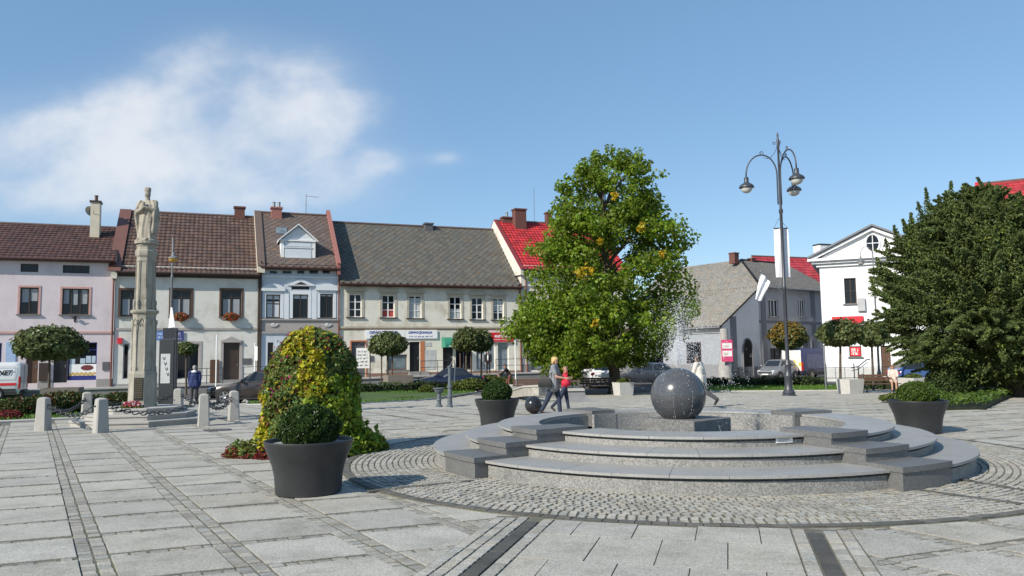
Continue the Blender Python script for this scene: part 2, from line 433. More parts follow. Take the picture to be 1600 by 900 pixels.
# ================================================================== FOUNTAIN
M_gran = mat('speckled_granite', (.255, .253, .24), .75, .08, 3, .25, 120, speck=(62, .48, 1.36), dirt=(.15, .155, .145), dscale=.9, dthr=.55)
M_cope = mat('flamed_granite_coping', (.315, .312, .298), .45, .08, 2, .15, 80, speck=(100, .75, 1.2), dirt=(.27, .27, .255), dscale=1.1, dthr=.5)
M_blk = mat('dark_granite_block', (.135, .136, .134), .5, .12, 4, .1, 80, speck=(80, .7, 1.25))
M_wetg = mat('wet_granite', (.12, .125, .13), .25, .2, 3, speck=(70, .6, 1.3))
M_water = mat('pool_water', (.05, .065, .07), .06, .1, 3, .5, 14, spec=.8)
ft = thing('fountain', 'round stepped granite fountain with stone ball in the middle of the square', 'fountain', FC)
HF = radians(38.85); BW = radians(13.5)
Z = [0, .25, .41, .553]
RF = [3.96, 3.27, 2.60, 1.93]; RL = [4.12, 3.60, 3.06, 2.46]; RB = [4.05, 3.33, 2.80, 2.30]
SECT = [(AX-HF, AX+HF, RF), (AX+HF+BW, AX+pi-HF-BW, RL), (AX+pi-HF, AX+pi+HF, RB), (AX+pi+HF+BW, AX+2*pi-HF-BW, RL)]
for k in range(3):
    for (a0, a1, R) in SECT:
        ris = MB(); cop = MB()
        zb = 0 if k == 0 else Z[k]-.05
        ris.sector(R[k+1]-.04 if k < 2 else R[3], R[k], a0, a1, zb, Z[k+1]-.068, 40); ris.sector(R[k+1]-.04 if k < 2 else R[3], R[k]-.06, a0, a1, Z[k+1]-.067, Z[k+1]-.035, 40)
        ri = R[k+1]+.002 if k < 2 else R[3]-.02
        n = max(3, int((a1-a0)*R[k]/.62)); g = .003/R[k]
        for i in range(n):
            cop.sector(ri, R[k]+.05, a0+(a1-a0)*i/n+g, a0+(a1-a0)*(i+1)/n-g, Z[k+1]-.034, Z[k+1]+random.uniform(-.0015, .0015), 5)
        ris.build('riser', M_gran, ft); cop.build('coping', M_cope, ft)
    for s0 in (AX+HF, AX-HF-BW, AX+pi+HF, AX+pi-HF-BW):
        b = MB(); ro = RL[k]+.05; ri = RL[k+1]-.05 if k < 2 else RF[3]-.01
        ri = ri if k < 2 else (2.2 if abs(s0+BW/2-AX) < 1.2 else 2.29); b.sector(ri, ro, s0+.002, s0+BW-.002, 0 if k == 0 else Z[k]-.1, Z[k+1]-.02, 8)
        b.build('block', M_blk, ft)
        c = MB(); c.sector(ri-.01, ro+.02, s0-.001, s0+BW+.001, Z[k+1]-.019, Z[k+1]+.05, 8); c.build('block_cap', M_blk, ft)
inn = MB()
for (a0, a1, R) in SECT: inn.sector(R[3]-.06, R[3]-.003, a0, a1, .02, Z[3]-.04, 40)
for s0 in (AX+HF, AX-HF-BW, AX+pi+HF, AX+pi-HF-BW): ri = 2.2 if abs(s0+BW/2-AX) < 1.2 else 2.29; inn.sector(ri-.06, ri-.004, s0, s0+BW, .02, Z[3]-.02, 6)
inn.build('basin_wall', M_wetg if False else M_gran, ft)
mb = MB(); mb.sector(.01, 2.45, 0, 2*pi, .02, .06, 64); mb.build('basin_floor', M_wetg, ft)
mb = MB(); mb.sector(.01, 2.44, 0, 2*pi, .2, .22, 64); mb.build('pool_water', M_water, ft)
mb = MB(); mb.T = Matrix.Rotation(radians(42), 4, 'Z'); mb.bbox(-.52, .52, -.52, .52, .06, .60, .012); mb.build('plinth', mat('dark_speckled_granite', (.16, .16, .155), .6, .1, 3, .2, 100, speck=(62, .4, 1.5)), ft)
mb = MB(); a = AX+HF-radians(6.5)
mb.T = Matrix.Rotation(a+pi/2, 4, 'Z'); mb.box(-.13, .13, -RF[2]-.012, -RF[2]-.002, .45, .53); mb.build('notice_plate', M_white, ft)
mb = MB(); mb.T = Matrix.Rotation(a+pi/2, 4, 'Z')
for i in range(3): mb.box(-.10, .10-.03*i, -RF[2]-.014, -RF[2]-.0125, .505-.02*i, .511-.02*i)
mb.build('notice_lettering', mat('dark_ink', (.08, .08, .09), .8), ft)
M_ball = mat('polished_granite_ball', (.075, .079, .085), .2, .2, 5, speck=(130, .5, 1.5), spec=.55)
mb = MB(); mb.ball((0, 0, .45), .45, 48, 32); mb.build('granite_ball', M_ball, None, 180, (FC.x-.13, FC.y-.06, .522))
tag(bpy.data.objects['granite_ball'], 'large wet grey granite ball on the fountain plinth', 'stone ball')
g = GG(834, 647); mb = MB(); mb.ball((0, 0, .245), .25, 36, 24)
mb.build('stone_ball', mat('black_polished_stone', (.02, .021, .025), .18, .2, 8, spec=.6), None, 180, (g.x, g.y+.2, g.z)); tag(bpy.data.objects['stone_ball'], 'small black polished stone ball on the paving behind the fountain', 'stone ball')

# water: spray drops thrown from the top of the ball
def drops(Ps, R):
    n = len(Ps); o6 = np.array([(1, 0, 0), (0, 1, 0), (-1, 0, 0), (0, -1, 0), (0, 0, 1), (0, 0, -1)], float)
    V = (Ps[:, None, :]+o6[None]*R[:, None, None]).reshape(-1, 3); b = np.arange(n)[:, None]*6
    F = np.array([(0, 1, 4), (1, 2, 4), (2, 3, 4), (3, 0, 4), (1, 0, 5), (2, 1, 5), (3, 2, 5), (0, 3, 5)])
    return V, (b[:, None, :]+F[None]).reshape(-1, 3)
M_drop, nt, bs, out = new_mat('water_drops'); bs.inputs['Base Color'].default_value = (.92, .94, .96, 1); bs.inputs['Roughness'].default_value = .08
bs.inputs['Transmission Weight'].default_value = .35; bs.inputs['IOR'].default_value = 1.33
top = np.array([FC.x-.13, FC.y-.06, 1.43])
P = []; 
n = 5600                                             # rising and falling column, drifting to the right
t = rng.beta(1.6, 1.6, n)*1.0; vz = rng.uniform(1.6, 4.9, n); az = rng.uniform(0, 2*pi, n); vr = np.abs(rng.normal(0, .55, n))
tt = t*2*vz/9.81
P.append(np.stack([top[0]+vr*np.cos(az)*tt+.42*tt*tt, top[1]+vr*np.sin(az)*tt, top[2]+vz*tt-4.9*tt*tt], 1))
for k in range(44):                                  # separate arcs
    a = rng.uniform(0, 2*pi); vz_ = rng.uniform(1.8, 4.0); vr_ = rng.uniform(.5, 1.7); m = 60
    if k % 2: a = rng.normal(-.1, .6)
    T = 1.25*rng.uniform(.2, 1, m)**.8; q = np.stack([top[0]+vr_*cos(a)*T+.25*T*T, top[1]+vr_*sin(a)*T, top[2]+vz_*T-4.9*T*T], 1)+rng.normal(0, .02, (m, 3)); P.append(q)
P = np.vstack(P); P = P[P[:, 2] > .24]
V, Q = drops(P, rng.uniform(.002, .0068, len(P))); o = np_mesh('water_spray', V, Q, M_drop); tag(o, 'spray of white water drops above the granite ball', 'water spray', kind='stuff')
P = []                                               # thin streams falling from the rim of the basin and down the ball
for k in range(16):
    a = rng.uniform(AX+pi-.9, AX+pi+.9)+rng.normal(0, .1); m = 26; f = np.linspace(0, 1, m)+rng.normal(0, .02, m)
    x0 = np.array([FC.x+1.85*cos(a), FC.y+1.85*sin(a), .63]); d = np.array([-cos(a), -sin(a), 0])
    P.append(x0+d*f[:, None]*.45+np.array([0, 0, 1])*(-.42*f**2)[:, None])
for az_ in (-1.95, -1.25):
    f = np.linspace(-.1, 1.3, 40)+rng.normal(0, .02, 40); P.append(np.stack([FC.x-.13+.455*np.cos(f)*cos(az_), FC.y-.06+.455*np.cos(f)*sin(az_), 0.972-.455*np.sin(f)], 1))
P = np.vstack(P); P = P[P[:, 2] > .23]
V, Q = drops(P, rng.uniform(.002, .0045, len(P))); o = np_mesh('water_trickles', V, Q, M_drop); tag(o, 'thin trickles of water running down into the fountain basin', 'water', kind='stuff')

# ================================================================== PLANTERS
M_pot = mat('anthracite_planter', (.027, .028, .030), .42, .15, 5, .08, 60, spec=.45, dirt=(.060, .058, .054), dscale=3.2, dthr=.60)
M_soil = mat('gravel_soil', (.28, .27, .25), .95, .4, 30, .6, 60)
M_box = leaf_mat('boxwood_leaf', (.035, .07, .012), .25)
M_box2 = leaf_mat('boxwood_leaf_light', (.065, .11, .015), .25)
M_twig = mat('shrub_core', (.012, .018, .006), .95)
def planter(px, py, rim, label, plab, ptop, pw, lm, seed=0, H=.655):
    g = GG(px, py); c = Vector((g.x, g.y, 0))+Vector((g.x, g.y, 0)).normalized()*.42*rim/.545
    t = thing('planter_pot', label, 'planter', (c.x, c.y, gz(c.y)), 0, 'round dark planter pots on the square')
    k = rim/.545
    prof = [(.385, 0), (.40, .012), (.405, .1), (.415, .22), (.44, .34), (.48, .45), (.52, .545), (.540, .62), (.546, H-.015), (.543, H-.004), (.532, H), (.515, H-.008), (.505, H-.06), (.50, H-.075)]
    mb = MB(); mb.lathe([(r*k, z) for r, z in prof], 56); mb.build('pot', M_pot, t, 35)
    mb = MB(); mb.lathe([(.495*k, H-.10), (.495*k, H-.05)], 40); mb.build('gravel', M_soil, t)
    s = thing('box_shrub', plab, 'shrub', (c.x, c.y, gz(c.y)+H-.05), 0, 'clipped box shrubs in the planter pots')
    zc = ptop*.40; f = ellipsoid_fn((0, 0, zc), (pw, pw, ptop-zc), -.62)
    shrub_mass('foliage', s, lm, f, 9000, .045, up=.2, jit=.8, aspect=.55)
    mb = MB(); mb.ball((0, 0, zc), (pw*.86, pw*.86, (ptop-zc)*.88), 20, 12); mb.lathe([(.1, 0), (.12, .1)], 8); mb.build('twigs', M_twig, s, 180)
planter(482, 779, .545, 'dark round planter pot in front of the tall flower tower', 'dark domed box shrub in the pot before the flower tower', .47, .365, M_box)
planter(777, 669, .53, 'dark round planter pot behind the left end of the fountain', 'round box shrub in the pot beside the black stone ball', .46, .35, M_box)
planter(1437, 679, .56, 'dark round planter pot at the right end of the fountain', 'low bright green box shrub in the pot right of the fountain', .42, .375, M_box2)

# ================================================================== FLOWER TOWER
M_fg = leaf_mat('tower_green', (.155, .205, .05), .35); M_fy = leaf_mat('lime_vine', (.38, .36, .02), .3, .5); M_fl = leaf_mat('lime_green_vine', (.22, .31, .03), .35, .5)
M_fp = leaf_mat('magenta_petals', (.28, .02, .10), .3); M_fr = leaf_mat('dark_red_petals', (.22, .03, .03), .3); M_fb = leaf_mat('bronze_leaf', (.10, .055, .03), .3)
g = GG(488, 715); tc = Vector((g.x-.20, g.y+.75, 0))
tw = thing('flower_tower', 'tall column of yellow, green and red bedding plants behind the front planter', 'flower tower', tc)
def tr(z):                                            # radius by height
    return np.interp(z, [0, .3, .8, 1.3, 1.7, 1.95, 2.1, 2.22], [.90, .87, .83, .77, .67, .55, .40, .05])
def tower_pts(n, zlo=0, zhi=2.22):
    z = rng.uniform(zlo, zhi, n*2); z = z[rng.uniform(0, 1, n*2) < tr(z)/.86+.1][:n]; a = rng.uniform(0, 2*pi, len(z))
    lump = 1+.06*np.sin(a*4+z*5)+.04*np.sin(a*9-z*11); r = tr(z)*lump*rng.uniform(.88, 1.05, len(z))
    nz = np.interp(z, [0, 1.6, 2.0, 2.2], [.05, .25, .8, 1]); d = np.stack([np.cos(a), np.sin(a), nz], 1)
    return np.stack([r*np.cos(a), r*np.sin(a), z], 1), d, a, z
C, Nn, a, z = tower_pts(15000)
sx = np.cos(a); front = np.sin(a) < .15
yel = front & (((sx > -.62) & (sx < .28) & (z > 1.72)) | ((sx > -.08) & (sx < .52) & (z > 1.02) & (z <= 1.8)) | ((sx < -.74) & (z < 1.05)))
yel &= rng.uniform(0, 1, len(z)) < .8
yel |= front & (rng.uniform(0, 1, len(z)) < .02); lime = ~yel & front & (sx > .12) & (z < 1.35) & (rng.uniform(0, 1, len(z)) < .75)
grn = ~yel & ~lime
def part_leaves(name, m, q, size, keep=1.0, lo=.6, hi=1.4, hue=.12, **kw):
    i = np.where(q)[0]; i = i[rng.uniform(0, 1, len(i)) < keep]
    if not len(i): return
    V, Q = leaves(C[i]+Nn[i]*kw.pop('lift', 0), Nn[i], size, **kw); o_ = np_mesh(name, V, Q, m, tw, tints(len(i), lo, hi, hue))
    if 'flowers' in name: o_['kind'] = 'stuff'
part_leaves('green_foliage', M_fg, grn, .075, 1, hue=.2); part_leaves('yellow_foliage', M_fy, yel, .085, 1, lo=.55, hi=1.35, aspect=.8, lift=.03)
part_leaves('lime_foliage', M_fl, lime, .105, .8, aspect=.8, lift=.03)
C, Nn, a, z = tower_pts(2600); sx = np.cos(a)
part_leaves('red_flowers', M_fr, (sx < .25) | (z > 1.7), .05, .25, lift=.04); part_leaves('bronze_foliage', M_fb, sx > -2, .06, .25, lift=.02)
part_leaves('magenta_flowers', M_fp, (rng.uniform(0, 1, len(z)) < .14) & (sx < .3), .06, 1, lift=.05)
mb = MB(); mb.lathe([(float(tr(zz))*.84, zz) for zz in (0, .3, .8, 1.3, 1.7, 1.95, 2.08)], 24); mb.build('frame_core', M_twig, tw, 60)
def ground_patch(name, m, pts, size, n, h):           # low trailing plants at the foot
    Cs = []
    for (x, y, r) in pts:
        k = int(n*r*r/.09); aa = rng.uniform(0, 2*pi, k); rr = r*np.sqrt(rng.uniform(0, 1, k)); Cs.append(np.stack([x+rr*np.cos(aa), y+rr*np.sin(aa)*.8, rng.uniform(.02, 1, k)*h*(1-.7*(rr/r)**2)], 1))
    Cc = np.vstack(Cs); Nn_ = np.tile([0, -.4, .8], (len(Cc), 1)); V, Q = leaves(Cc, Nn_, size); return np_mesh(name, V, Q, m, tw, tints(len(Q), .55, 1.4, .12))
ground_patch('trailing_vine', M_fl, [(.75, -.35, .35), (.98, -.1, .28), (.6, -.65, .3), (1.15, .05, .18), (.9, .3, .3)], .13, 260, .42)
ground_patch('trailing_foliage', M_fg, [(.8, -.15, .4), (1.05, .1, .3), (-.85, -.6, .3), (-1.1, -.55, .22)], .10, 380, .32)
ground_patch('low_red_flowers', M_fr, [(-.85, -.62, .3), (-1.12, -.6, .22), (-1.28, -.5, .14), (-.55, -.85, .22)], .055, 420, .22)
ground_patch('low_yellow_vine', M_fy, [(-.78, -.4, .2), (-.62, -.62, .2), (.45, -.8, .16), (.62, -.72, .14)], .11, 260, .5)

# manhole cover
g = GG(340, 672); t = thing('manhole_cover', 'dark round manhole cover in the paving right of the column', 'manhole cover', (g.x, g.y, g.z))
mb = MB(); mb.lathe([(.33, 0), (.33, .008), (.30, .010)], 28); mb.build('rim', M_iron, t, 40); mb = MB(); mb.lathe([(.29, 0), (.29, .011)], 28)
for i in range(-3, 4): mb.box(-.2, .2, i*.07-.015, i*.07+.015, .0112, .015)
mb.build('lid', mat('worn_iron', (.09, .09, .09), .6, .2, 8), t)
# ================================================================== MONUMENT
M_stone = mat('old_sandstone', (.33, .31, .255), .9, .16, 2.2, .35, 40, dirt=(.19, .18, .145), dscale=1.6, dthr=.48)
M_stone2 = mat('pale_stone_steps', (.37, .36, .33), .85, .1, 2, .2, 50, dirt=(.25, .24, .215), dscale=2)
M_statue = mat('weathered_statue_stone', (.34, .31, .25), .9, .2, 5, .5, 50, dirt=(.14, .13, .105), dscale=3.5, dthr=.5)
mc = GP(221.5, 21.3); mc.z = 0
mon = thing('monument_column', 'octagonal sandstone column on three stone steps carrying the crowned statue', 'monument', mc, radians(8))
def octa(r, rot=pi/8): return [(r*cos(rot+2*pi*i/8), r*sin(rot+2*pi*i/8)) for i in range(8)]
for k, (r, z0, z1) in enumerate(((1.72, 0, .15), (1.40, .15, .295), (1.08, .295, .44))):
    mb = MB(); rot = pi/8
    mb.loft([[(x, y, z0) for x, y in octa(r-.03, rot)], [(x, y, z1-.05) for x, y in octa(r-.03, rot)]], True, False)
    mb.loft([[(x, y, z1-.05) for x, y in octa(r, rot)], [(x, y, z1-.008) for x, y in octa(r, rot)], [(x, y, z1) for x, y in octa(r-.012, rot)]], True, True); mb.build('step', M_stone2, mon)
def oct_loft(mb, prof): mb.loft([[(x, y, z) for x, y in octa(r/cos(pi/8))] for r, z in prof], True, True)
mb = MB(); oct_loft(mb, [(.455, .44), (.455, .50), (.435, .53), (.43, 1.32), (.40, 1.40)]); ped = mb.build('pedestal', M_stone, mon)
mb = MB(); oct_loft(mb, [(.36, 1.40), (.345, 2.80), (.35, 2.86), (.365, 2.93), (.43, 2.97), (.44, 3.02), (.40, 3.05)]); mb.build('lower_shaft', M_stone, mon)
mb = MB(); oct_loft(mb, [(.30, 3.05), (.285, 4.48), (.33, 4.54), (.345, 4.60), (.345, 4.66), (.30, 4.70), (.29, 4.78), (.31, 4.80), (.30, 4.86)]); mb.build('upper_shaft', M_stone, mon)
for i in range(8):
    a = pi/8+2*pi*i/8; R = .385; c = (R*cos(a), R*sin(a))
    mb = MB(); mb.lathe([(.05, 1.40), (.05, 1.5), (.03, 1.53), (.027, 2.62), (.05, 2.66), (.055, 2.74), (.035, 2.78)], 8, c); mb.build('colonette', M_stone, mon, 40)
    c = (.345*cos(a), .345*sin(a))
    mb = MB(); mb.lathe([(.045, 3.04), (.05, 3.10), (.03, 3.14), (.055, 3.22), (.04, 3.3), (.012, 3.33), (.01, 3.62)], 8, c); mb.build('pinnacle', M_stone, mon, 40)
    am = 2*pi*i/8; mb = MB(); mb.T = Matrix.Rotation(am+pi/2, 4, 'Z')
    w = .115; y = -.362                              # pointed arch moulding on each face
    pts = [(-w, y, 2.50), (-w, y, 2.62), (-w*.55, y, 2.74), (0, y, 2.83), (w*.55, y, 2.74), (w, y, 2.62), (w, y, 2.50)]
    mb.tube(pts, .014, 6); mb.tube([(-.05, y, 2.60), (-.03, y, 2.66), (0, y, 2.68), (.03, y, 2.66), (.05, y, 2.60)], .01, 6)
    for x in (-.10, .10): mb.box(x-.008, x+.008, -.312, -.296, 3.1, 4.40)
    mb.box(-.10, .10, -.305, -.29, 4.38, 4.40)
    mb.build('panel_moulding', M_stone, mon, 40)
mb = MB(); mb.T = Matrix.Rotation(-pi/2+pi/2, 4, 'Z'); mb.box(-.155, .155, -.445, -.425, .62, 1.22); pl = mb.build('plaque', mat('black_plaque', (.018, .018, .017), .35), mon)
mb = MB()
for i in range(9):
    x = -.125
    while x < .12:
        l = random.uniform(.02, .06); mb.box(x, min(x+l, .125), -.4475, -.4452, 1.16-.058*i, 1.178-.058*i); x += l+.015
mb.build('inscription', mat('gilt_letters', (.22, .17, .08), .5, metal=.3), pl)

for c_ in kids(mon):
    if not c_.name.startswith('step'): c_.scale = (.76, .76, 1)
def caps_mesh(name, segs, voxel, m, parent, smooth_it=2, loc=None, extra=None):
    """continuous body surface: union of tapered capsules, voxel-remeshed into one skin."""
    mb = MB()
    for (p0, r0, p1, r1) in segs:
        p0, p1 = Vector(p0), Vector(p1); d = p1-p0
        if d.length < 1e-5: mb.ball(p0, r0, 12, 8); continue
        u = d.normalized(); rings = []; a = u.orthogonal().normalized(); b = u.cross(a); n = 12
        for k in range(5):
            t = -pi/2+pi/2*k/4; t = max(t, -pi/2+.08); rings.append((p0+u*r0*sin(t), r0*cos(t)))
        for k in range(5):
            t = pi/2*k/4; t = min(t, pi/2-.08); rings.append((p1+u*r1*sin(t), r1*cos(t)))
        mb.loft([[tuple(c+a*r*cos(2*pi*i/n)+b*r*sin(2*pi*i/n)) for i in range(n)] for c, r in rings], True, True)
    if extra: extra(mb)
    o = mb.build(name, m, parent, 180, loc)
    md = o.modifiers.new('skin', 'REMESH'); md.mode = 'VOXEL'; md.voxel_size = voxel; md.use_smooth_shade = True
    if smooth_it:
        sm = o.modifiers.new('smooth', 'SMOOTH'); sm.iterations = smooth_it; sm.factor = .5
    dg = bpy.context.evaluated_depsgraph_get(); me = bpy.data.meshes.new_from_object(o.evaluated_get(dg)); old = o.data
    o.modifiers.clear(); o.data = me; bpy.data.meshes.remove(old); o.data.name = name
    return o
# the statue: robed, crowned figure, weight on one leg, arms folded before the chest
sb = thing('stone_statue', 'weathered stone statue of a crowned robed figure on top of the column', 'statue', (mc.x, mc.y, 4.86), radians(-4)); sb.scale = (1.04, .98, 1)
def robe(mb):
    rings = []
    for k in range(22):
        z = .10+1.12*k/21
        rx = np.interp(z, [.10, .2, .6, .85, 1.05, 1.22], [.22, .225, .20, .21, .245, .12]); ry = rx*np.interp(z, [0, .6, 1.2], [.9, .78, .66])
        cx = np.interp(z, [0, .5, .9, 1.2], [.01, -.02, .02, .0]); ring = []
        for i in range(48):
            a = 2*pi*i/48; f = 1+.10*sin(a*7+z*2.2+.5*sin(z*5))*np.interp(z, [.1, .6, 1.1], [1, .7, .25])+.05*sin(a*13-z*3)
            ring.append((cx+rx*f*cos(a), ry*f*sin(a), z))
        rings.append(ring)
    mb.loft(rings, True, True)
    mb.lathe([(.30, 0), (.30, .10), (.25, .13)], 16)
    for sx in (-1, 1):                               # cloak falling behind the shoulders and over the arms
        rg = []
        for k in range(12):
            z = .28+.95*k/11; w = np.interp(z, [.28, .8, 1.23], [.10, .11, .07]); x = sx*np.interp(z, [.28, .7, 1.0, 1.23], [.19, .25, .25, .16]); y = np.interp(z, [.28, .8, 1.2], [.02, -.02, .0])
            rg.append([(x+w*(1+.15*sin(3*a+z*9))*cos(a)*.62, y+w*1.3*sin(a), z) for a in [2*pi*i/16 for i in range(16)]])
        mb.loft(rg, True, True)
    for i in range(7):                               # crown points
        a = 2*pi*i/7; mb.lathe([(.022, 1.51), (.022, 1.56), (.006, 1.60)], 6, (.0+.07*cos(a), -.01+.07*sin(a)))
S = [((0, 0, 1.18), .075, (0, -.01, 1.30), .058), ((0, -.015, 1.37), .078, (0, -.012, 1.45), .076), ((0, -.095, 1.385), .016, (0, -.09, 1.41), .012),
     ((-.21, 0, 1.16), .075, (-.26, -.05, .90), .07), ((-.26, -.06, .90), .065, (-.06, -.22, .93), .05), ((.21, 0, 1.16), .075, (.25, -.06, .93), .068), ((.25, -.08, .93), .06, (.02, -.23, 1.0), .045),
     ((-.10, -.17, .12), .05, (-.11, -.26, .11), .04), ((.09, -.16, .12), .05, (.11, -.25, .11), .04), ((0, -.01, 1.50), .085, (0, -.01, 1.52), .085), ((.0, -.22, 1.0), .05, (.0, -.23, 1.12), .045)]
caps_mesh('robed_figure', S, .014, M_statue, sb, 1, None, robe)
# wreath of flowers at the foot of the pedestal
fl = thing('flower_bouquet', 'red and white flowers laid before the column plaque', 'flowers', (mc.x+.03, mc.y-.62, .44))
f = ellipsoid_fn((0, 0, .05), (.26, .13, .14), -.2)
Cc, Nn = f(260); V, Q = leaves(Cc, Nn, .07, aspect=.9); T = np.where(rng.uniform(0, 1, (260, 1)) < .6, [[.5, .02, .06]], [[.75, .6, .62]]); np_mesh('blossoms', V, Q, leaf_mat('cut_flower', (1, 1, 1), .2), fl, T[:len(Q)])
Cc, Nn = ellipsoid_fn((0, 0, .02), (.30, .15, .08), -.2)(260); V, Q = leaves(Cc, Nn, .08); np_mesh('leaves', V, Q, M_fg, fl, tints(len(Q)))

# bollards and chains
def bollard_mesh():
    mb = MB(); R = .15
    sq = lambda r: [(r*cos(a)*k, r*sin(a)*k) for a, k in [(pi/4*i+d, 1.25 if d else 1.25) for i in (0, 2, 4, 6) for d in (pi/4-.12, pi/4+.12)]]
    mb.loft([[(x, y, z) for x, y in sq(r)] for r, z in ((R, -.3), (R, .05), (R*.80, .74), (R*.76, .775), (R*.55, .80), (R*.2, .815))], True, True)
    return mb
bl = [(67, 19.4), (157, 18.6), (318, 20.1), (365, 21.9), (278, 24.3), (135, 22.4)]
blab = ['stone bollard farthest left of the column, standing before the rose bed', 'front stone bollard nearest the camera, left of the column steps', 'stone bollard just right of the column steps',
        'stone bollard right of the column in front of the dark estate car', 'stone bollard half hidden behind the column steps', 'stone bollard behind and left of the column steps']
bpos = []; proto = None
for (px, Y), lb in zip(bl, blab):
    p = GP(px, Y); bpos.append(p)
    if proto is None:
        o = thing('stone_bollard', lb, 'bollard', p, group='stone bollards around the column'); bollard_mesh().build('post', M_stone2, o, 30)
        mb = MB(); mb.lathe([(.02, -.03), (.02, .03)], 8); mb.T = None
        mb2 = MB(); mb2.tube([(-.15, 0, .62), (.15, 0, .62)], .02, 8); mb2.build('chain_ring', M_iron, o); proto = o
    else:
        o = copy_tree(proto); o.location = p; o['label'] = lb; o.rotation_euler.z = random.uniform(0, 1)
def chain(a, b, label, sag=.24):
    a = a+Vector((0, 0, .62)); b = b+Vector((0, 0, .62)); d = (b-a); L = d.length; u = d.normalized(); a = a+u*.15; b = b-u*.15
    n = max(8, int(L/.105)); mb = MB()
    for k in range(n):
        t = (k+.5)/n; p = a.lerp(b, t)-Vector((0, 0, sag*(1-(2*t-1)**2))); tan = (b-a)/n-Vector((0, 0, sag*(-(2*(2*t-1))*2/n)*-1)); tan.normalize()
        tz = Vector((0, 0, 1)); s = tan.cross(tz).normalized(); q = s.cross(tan); w = s if k % 2 else q
        pts = [p+tan*.075*cos(x)+w*.042*sin(x) for x in [2*pi*i/10 for i in range(11)]]
        mb.tube(pts, .0135, 5, cap=False)
    o = mb.build('iron_chain', M_iron, None, 180); tag(o, label, 'chain', 'chains between the bollards')
for i, j, lb in ((0, 5, 'iron chain between the two leftmost bollards, hanging before the rose bed'), (1, 2, 'iron chain hanging across the front of the column steps'), (2, 3, 'iron chain between the two bollards right of the column'),
                 (3, 4, 'iron chain behind the column steps near the man in the blue jacket'), (0, 1, 'iron chain between the two front left bollards'), (4, 5, 'iron chain behind the column on its left side')):
    chain(bpos[i], bpos[j], lb)

# ================================================================== LAMP POSTS
M_lampm = mat('dark_blue_grey_paint', (.045, .05, .062), .4, .15, 5, spec=.5)
M_lglass = mat('frosted_lamp_glass', (.55, .55, .52), .25, .05)
lp = GP(1233, 34); lamp = thing('street_lamp', 'tall ornate three-armed lamp post with banner and flag right of the fountain', 'street lamp', lp)
lamp.scale = (1, 1, 1.05)
mb = MB(); mb.lathe([(.30, 0), (.30, .06), (.25, .10), (.27, .16), (.22, .24), (.17, .30), (.16, .75), (.19, .80), (.19, .86), (.15, .92), (.13, 1.25), (.16, 1.30), (.14, 1.36), (.09, 1.5)], 20); mb.build('base', M_lampm, lamp, 40)
HL = 11.1
mb = MB(); mb.lathe([(.085, 1.5), (.075, 4.4), (.09, 4.42), (.09, 4.55), (.07, 4.58), (.062, 7.6), (.09, 7.65), (.09, 7.78), (.055, 7.82), (.045, 10.4), (.07, 10.45), (.05, 10.6), (.065, 10.75), (.03, 10.85), (.05, 10.95), (.01, HL)], 14); mb.build('pole', M_lampm, lamp, 40)
for az, reach in ((radians(172), 1.42), (radians(-80), 1.42), (radians(45), 1.40)):
    u = Vector((cos(az), sin(az), 0)); arm = MB(); zt = 8.35; rr = reach*.5
    pts = [u*.10+Vector((0, 0, z)) for z in (8.0, 8.6, 9.3)]+[u*(.10+(reach-.10)*.5*(1-cos(t)))+Vector((0, 0, 9.3+.85*sin(t)*(1 if t < pi/2 else .999))) for t in [pi*i/16 for i in range(1, 15)]]
    pts += [u*reach+Vector((0, 0, 9.40)), u*reach+Vector((0, 0, 9.2))]
    arm.tube(pts, .032, 8)
    arm.tube([Vector((0, 0, 10.45))+u*.03]+[u*(.03+.62*t)+Vector((0, 0, 10.45-.42*t+.0-.22*sin(pi*t))) for t in (.25, .5, .75, 1)], .012, 6)
    cpt = u*.72+Vector((0, 0, 10.22)); arm.tube([cpt+u*.09*cos(t)*(1-t/14)+Vector((0, 0, .09*sin(t)*(1-t/14))) for t in [i*.5 for i in range(16)]], .014, 6)
    cpt = u*.16+Vector((0, 0, 10.62)); arm.tube([cpt+u*.07*cos(t)*(1-t/14)+Vector((0, 0, .07*sin(t)*(1-t/14))) for t in [i*.5 for i in range(16)]], .012, 6)
    ao = arm.build('arm', M_lampm, lamp, 180)
    c = (u.x*reach, u.y*reach)
    sh = MB(); sh.lathe([(.05, 9.22), (.10, 9.20), (.10, 9.02), (.12, 8.98), (.28, 8.88), (.33, 8.80), (.33, 8.77), (.27, 8.745)], 24, c); so = sh.build('lamp_shade', M_lampm, lamp, 40)
    gl = MB(); gl.lathe([(.255, 8.75), (.24, 8.68), (.19, 8.60), (.10, 8.55), (.02, 8.54)], 20, c); gl.build('lamp_globe', M_lglass, so, 60)
M_cloth = mat('white_banner_cloth', (.82, .82, .84), .8, .03)
def plane_point(px, py, Y): return at(px, py, Y)
a = plane_point(1209, 357, 34.15); b = plane_point(1235, 433, 34.15)
bn = thing('hanging_banner', 'long plain white banner hung on the ornate lamp post', 'banner', (0, 0, 0))
mb = MB(); rg = []
for k in range(9):
    z = a.z+(b.z-a.z)*k/8; rg.append([(a.x+(b.x-a.x)*i/10+.012*k/8, 34.17+.02*sin(i*.9+k*.5), z) for i in range(11)])
rg2 = [[(x, y+.012, z) for x, y, z in r] for r in rg]
mb.loft(rg, closed=False); mb.loft(rg2, closed=False); mb.build('cloth', M_cloth, bn, 180)
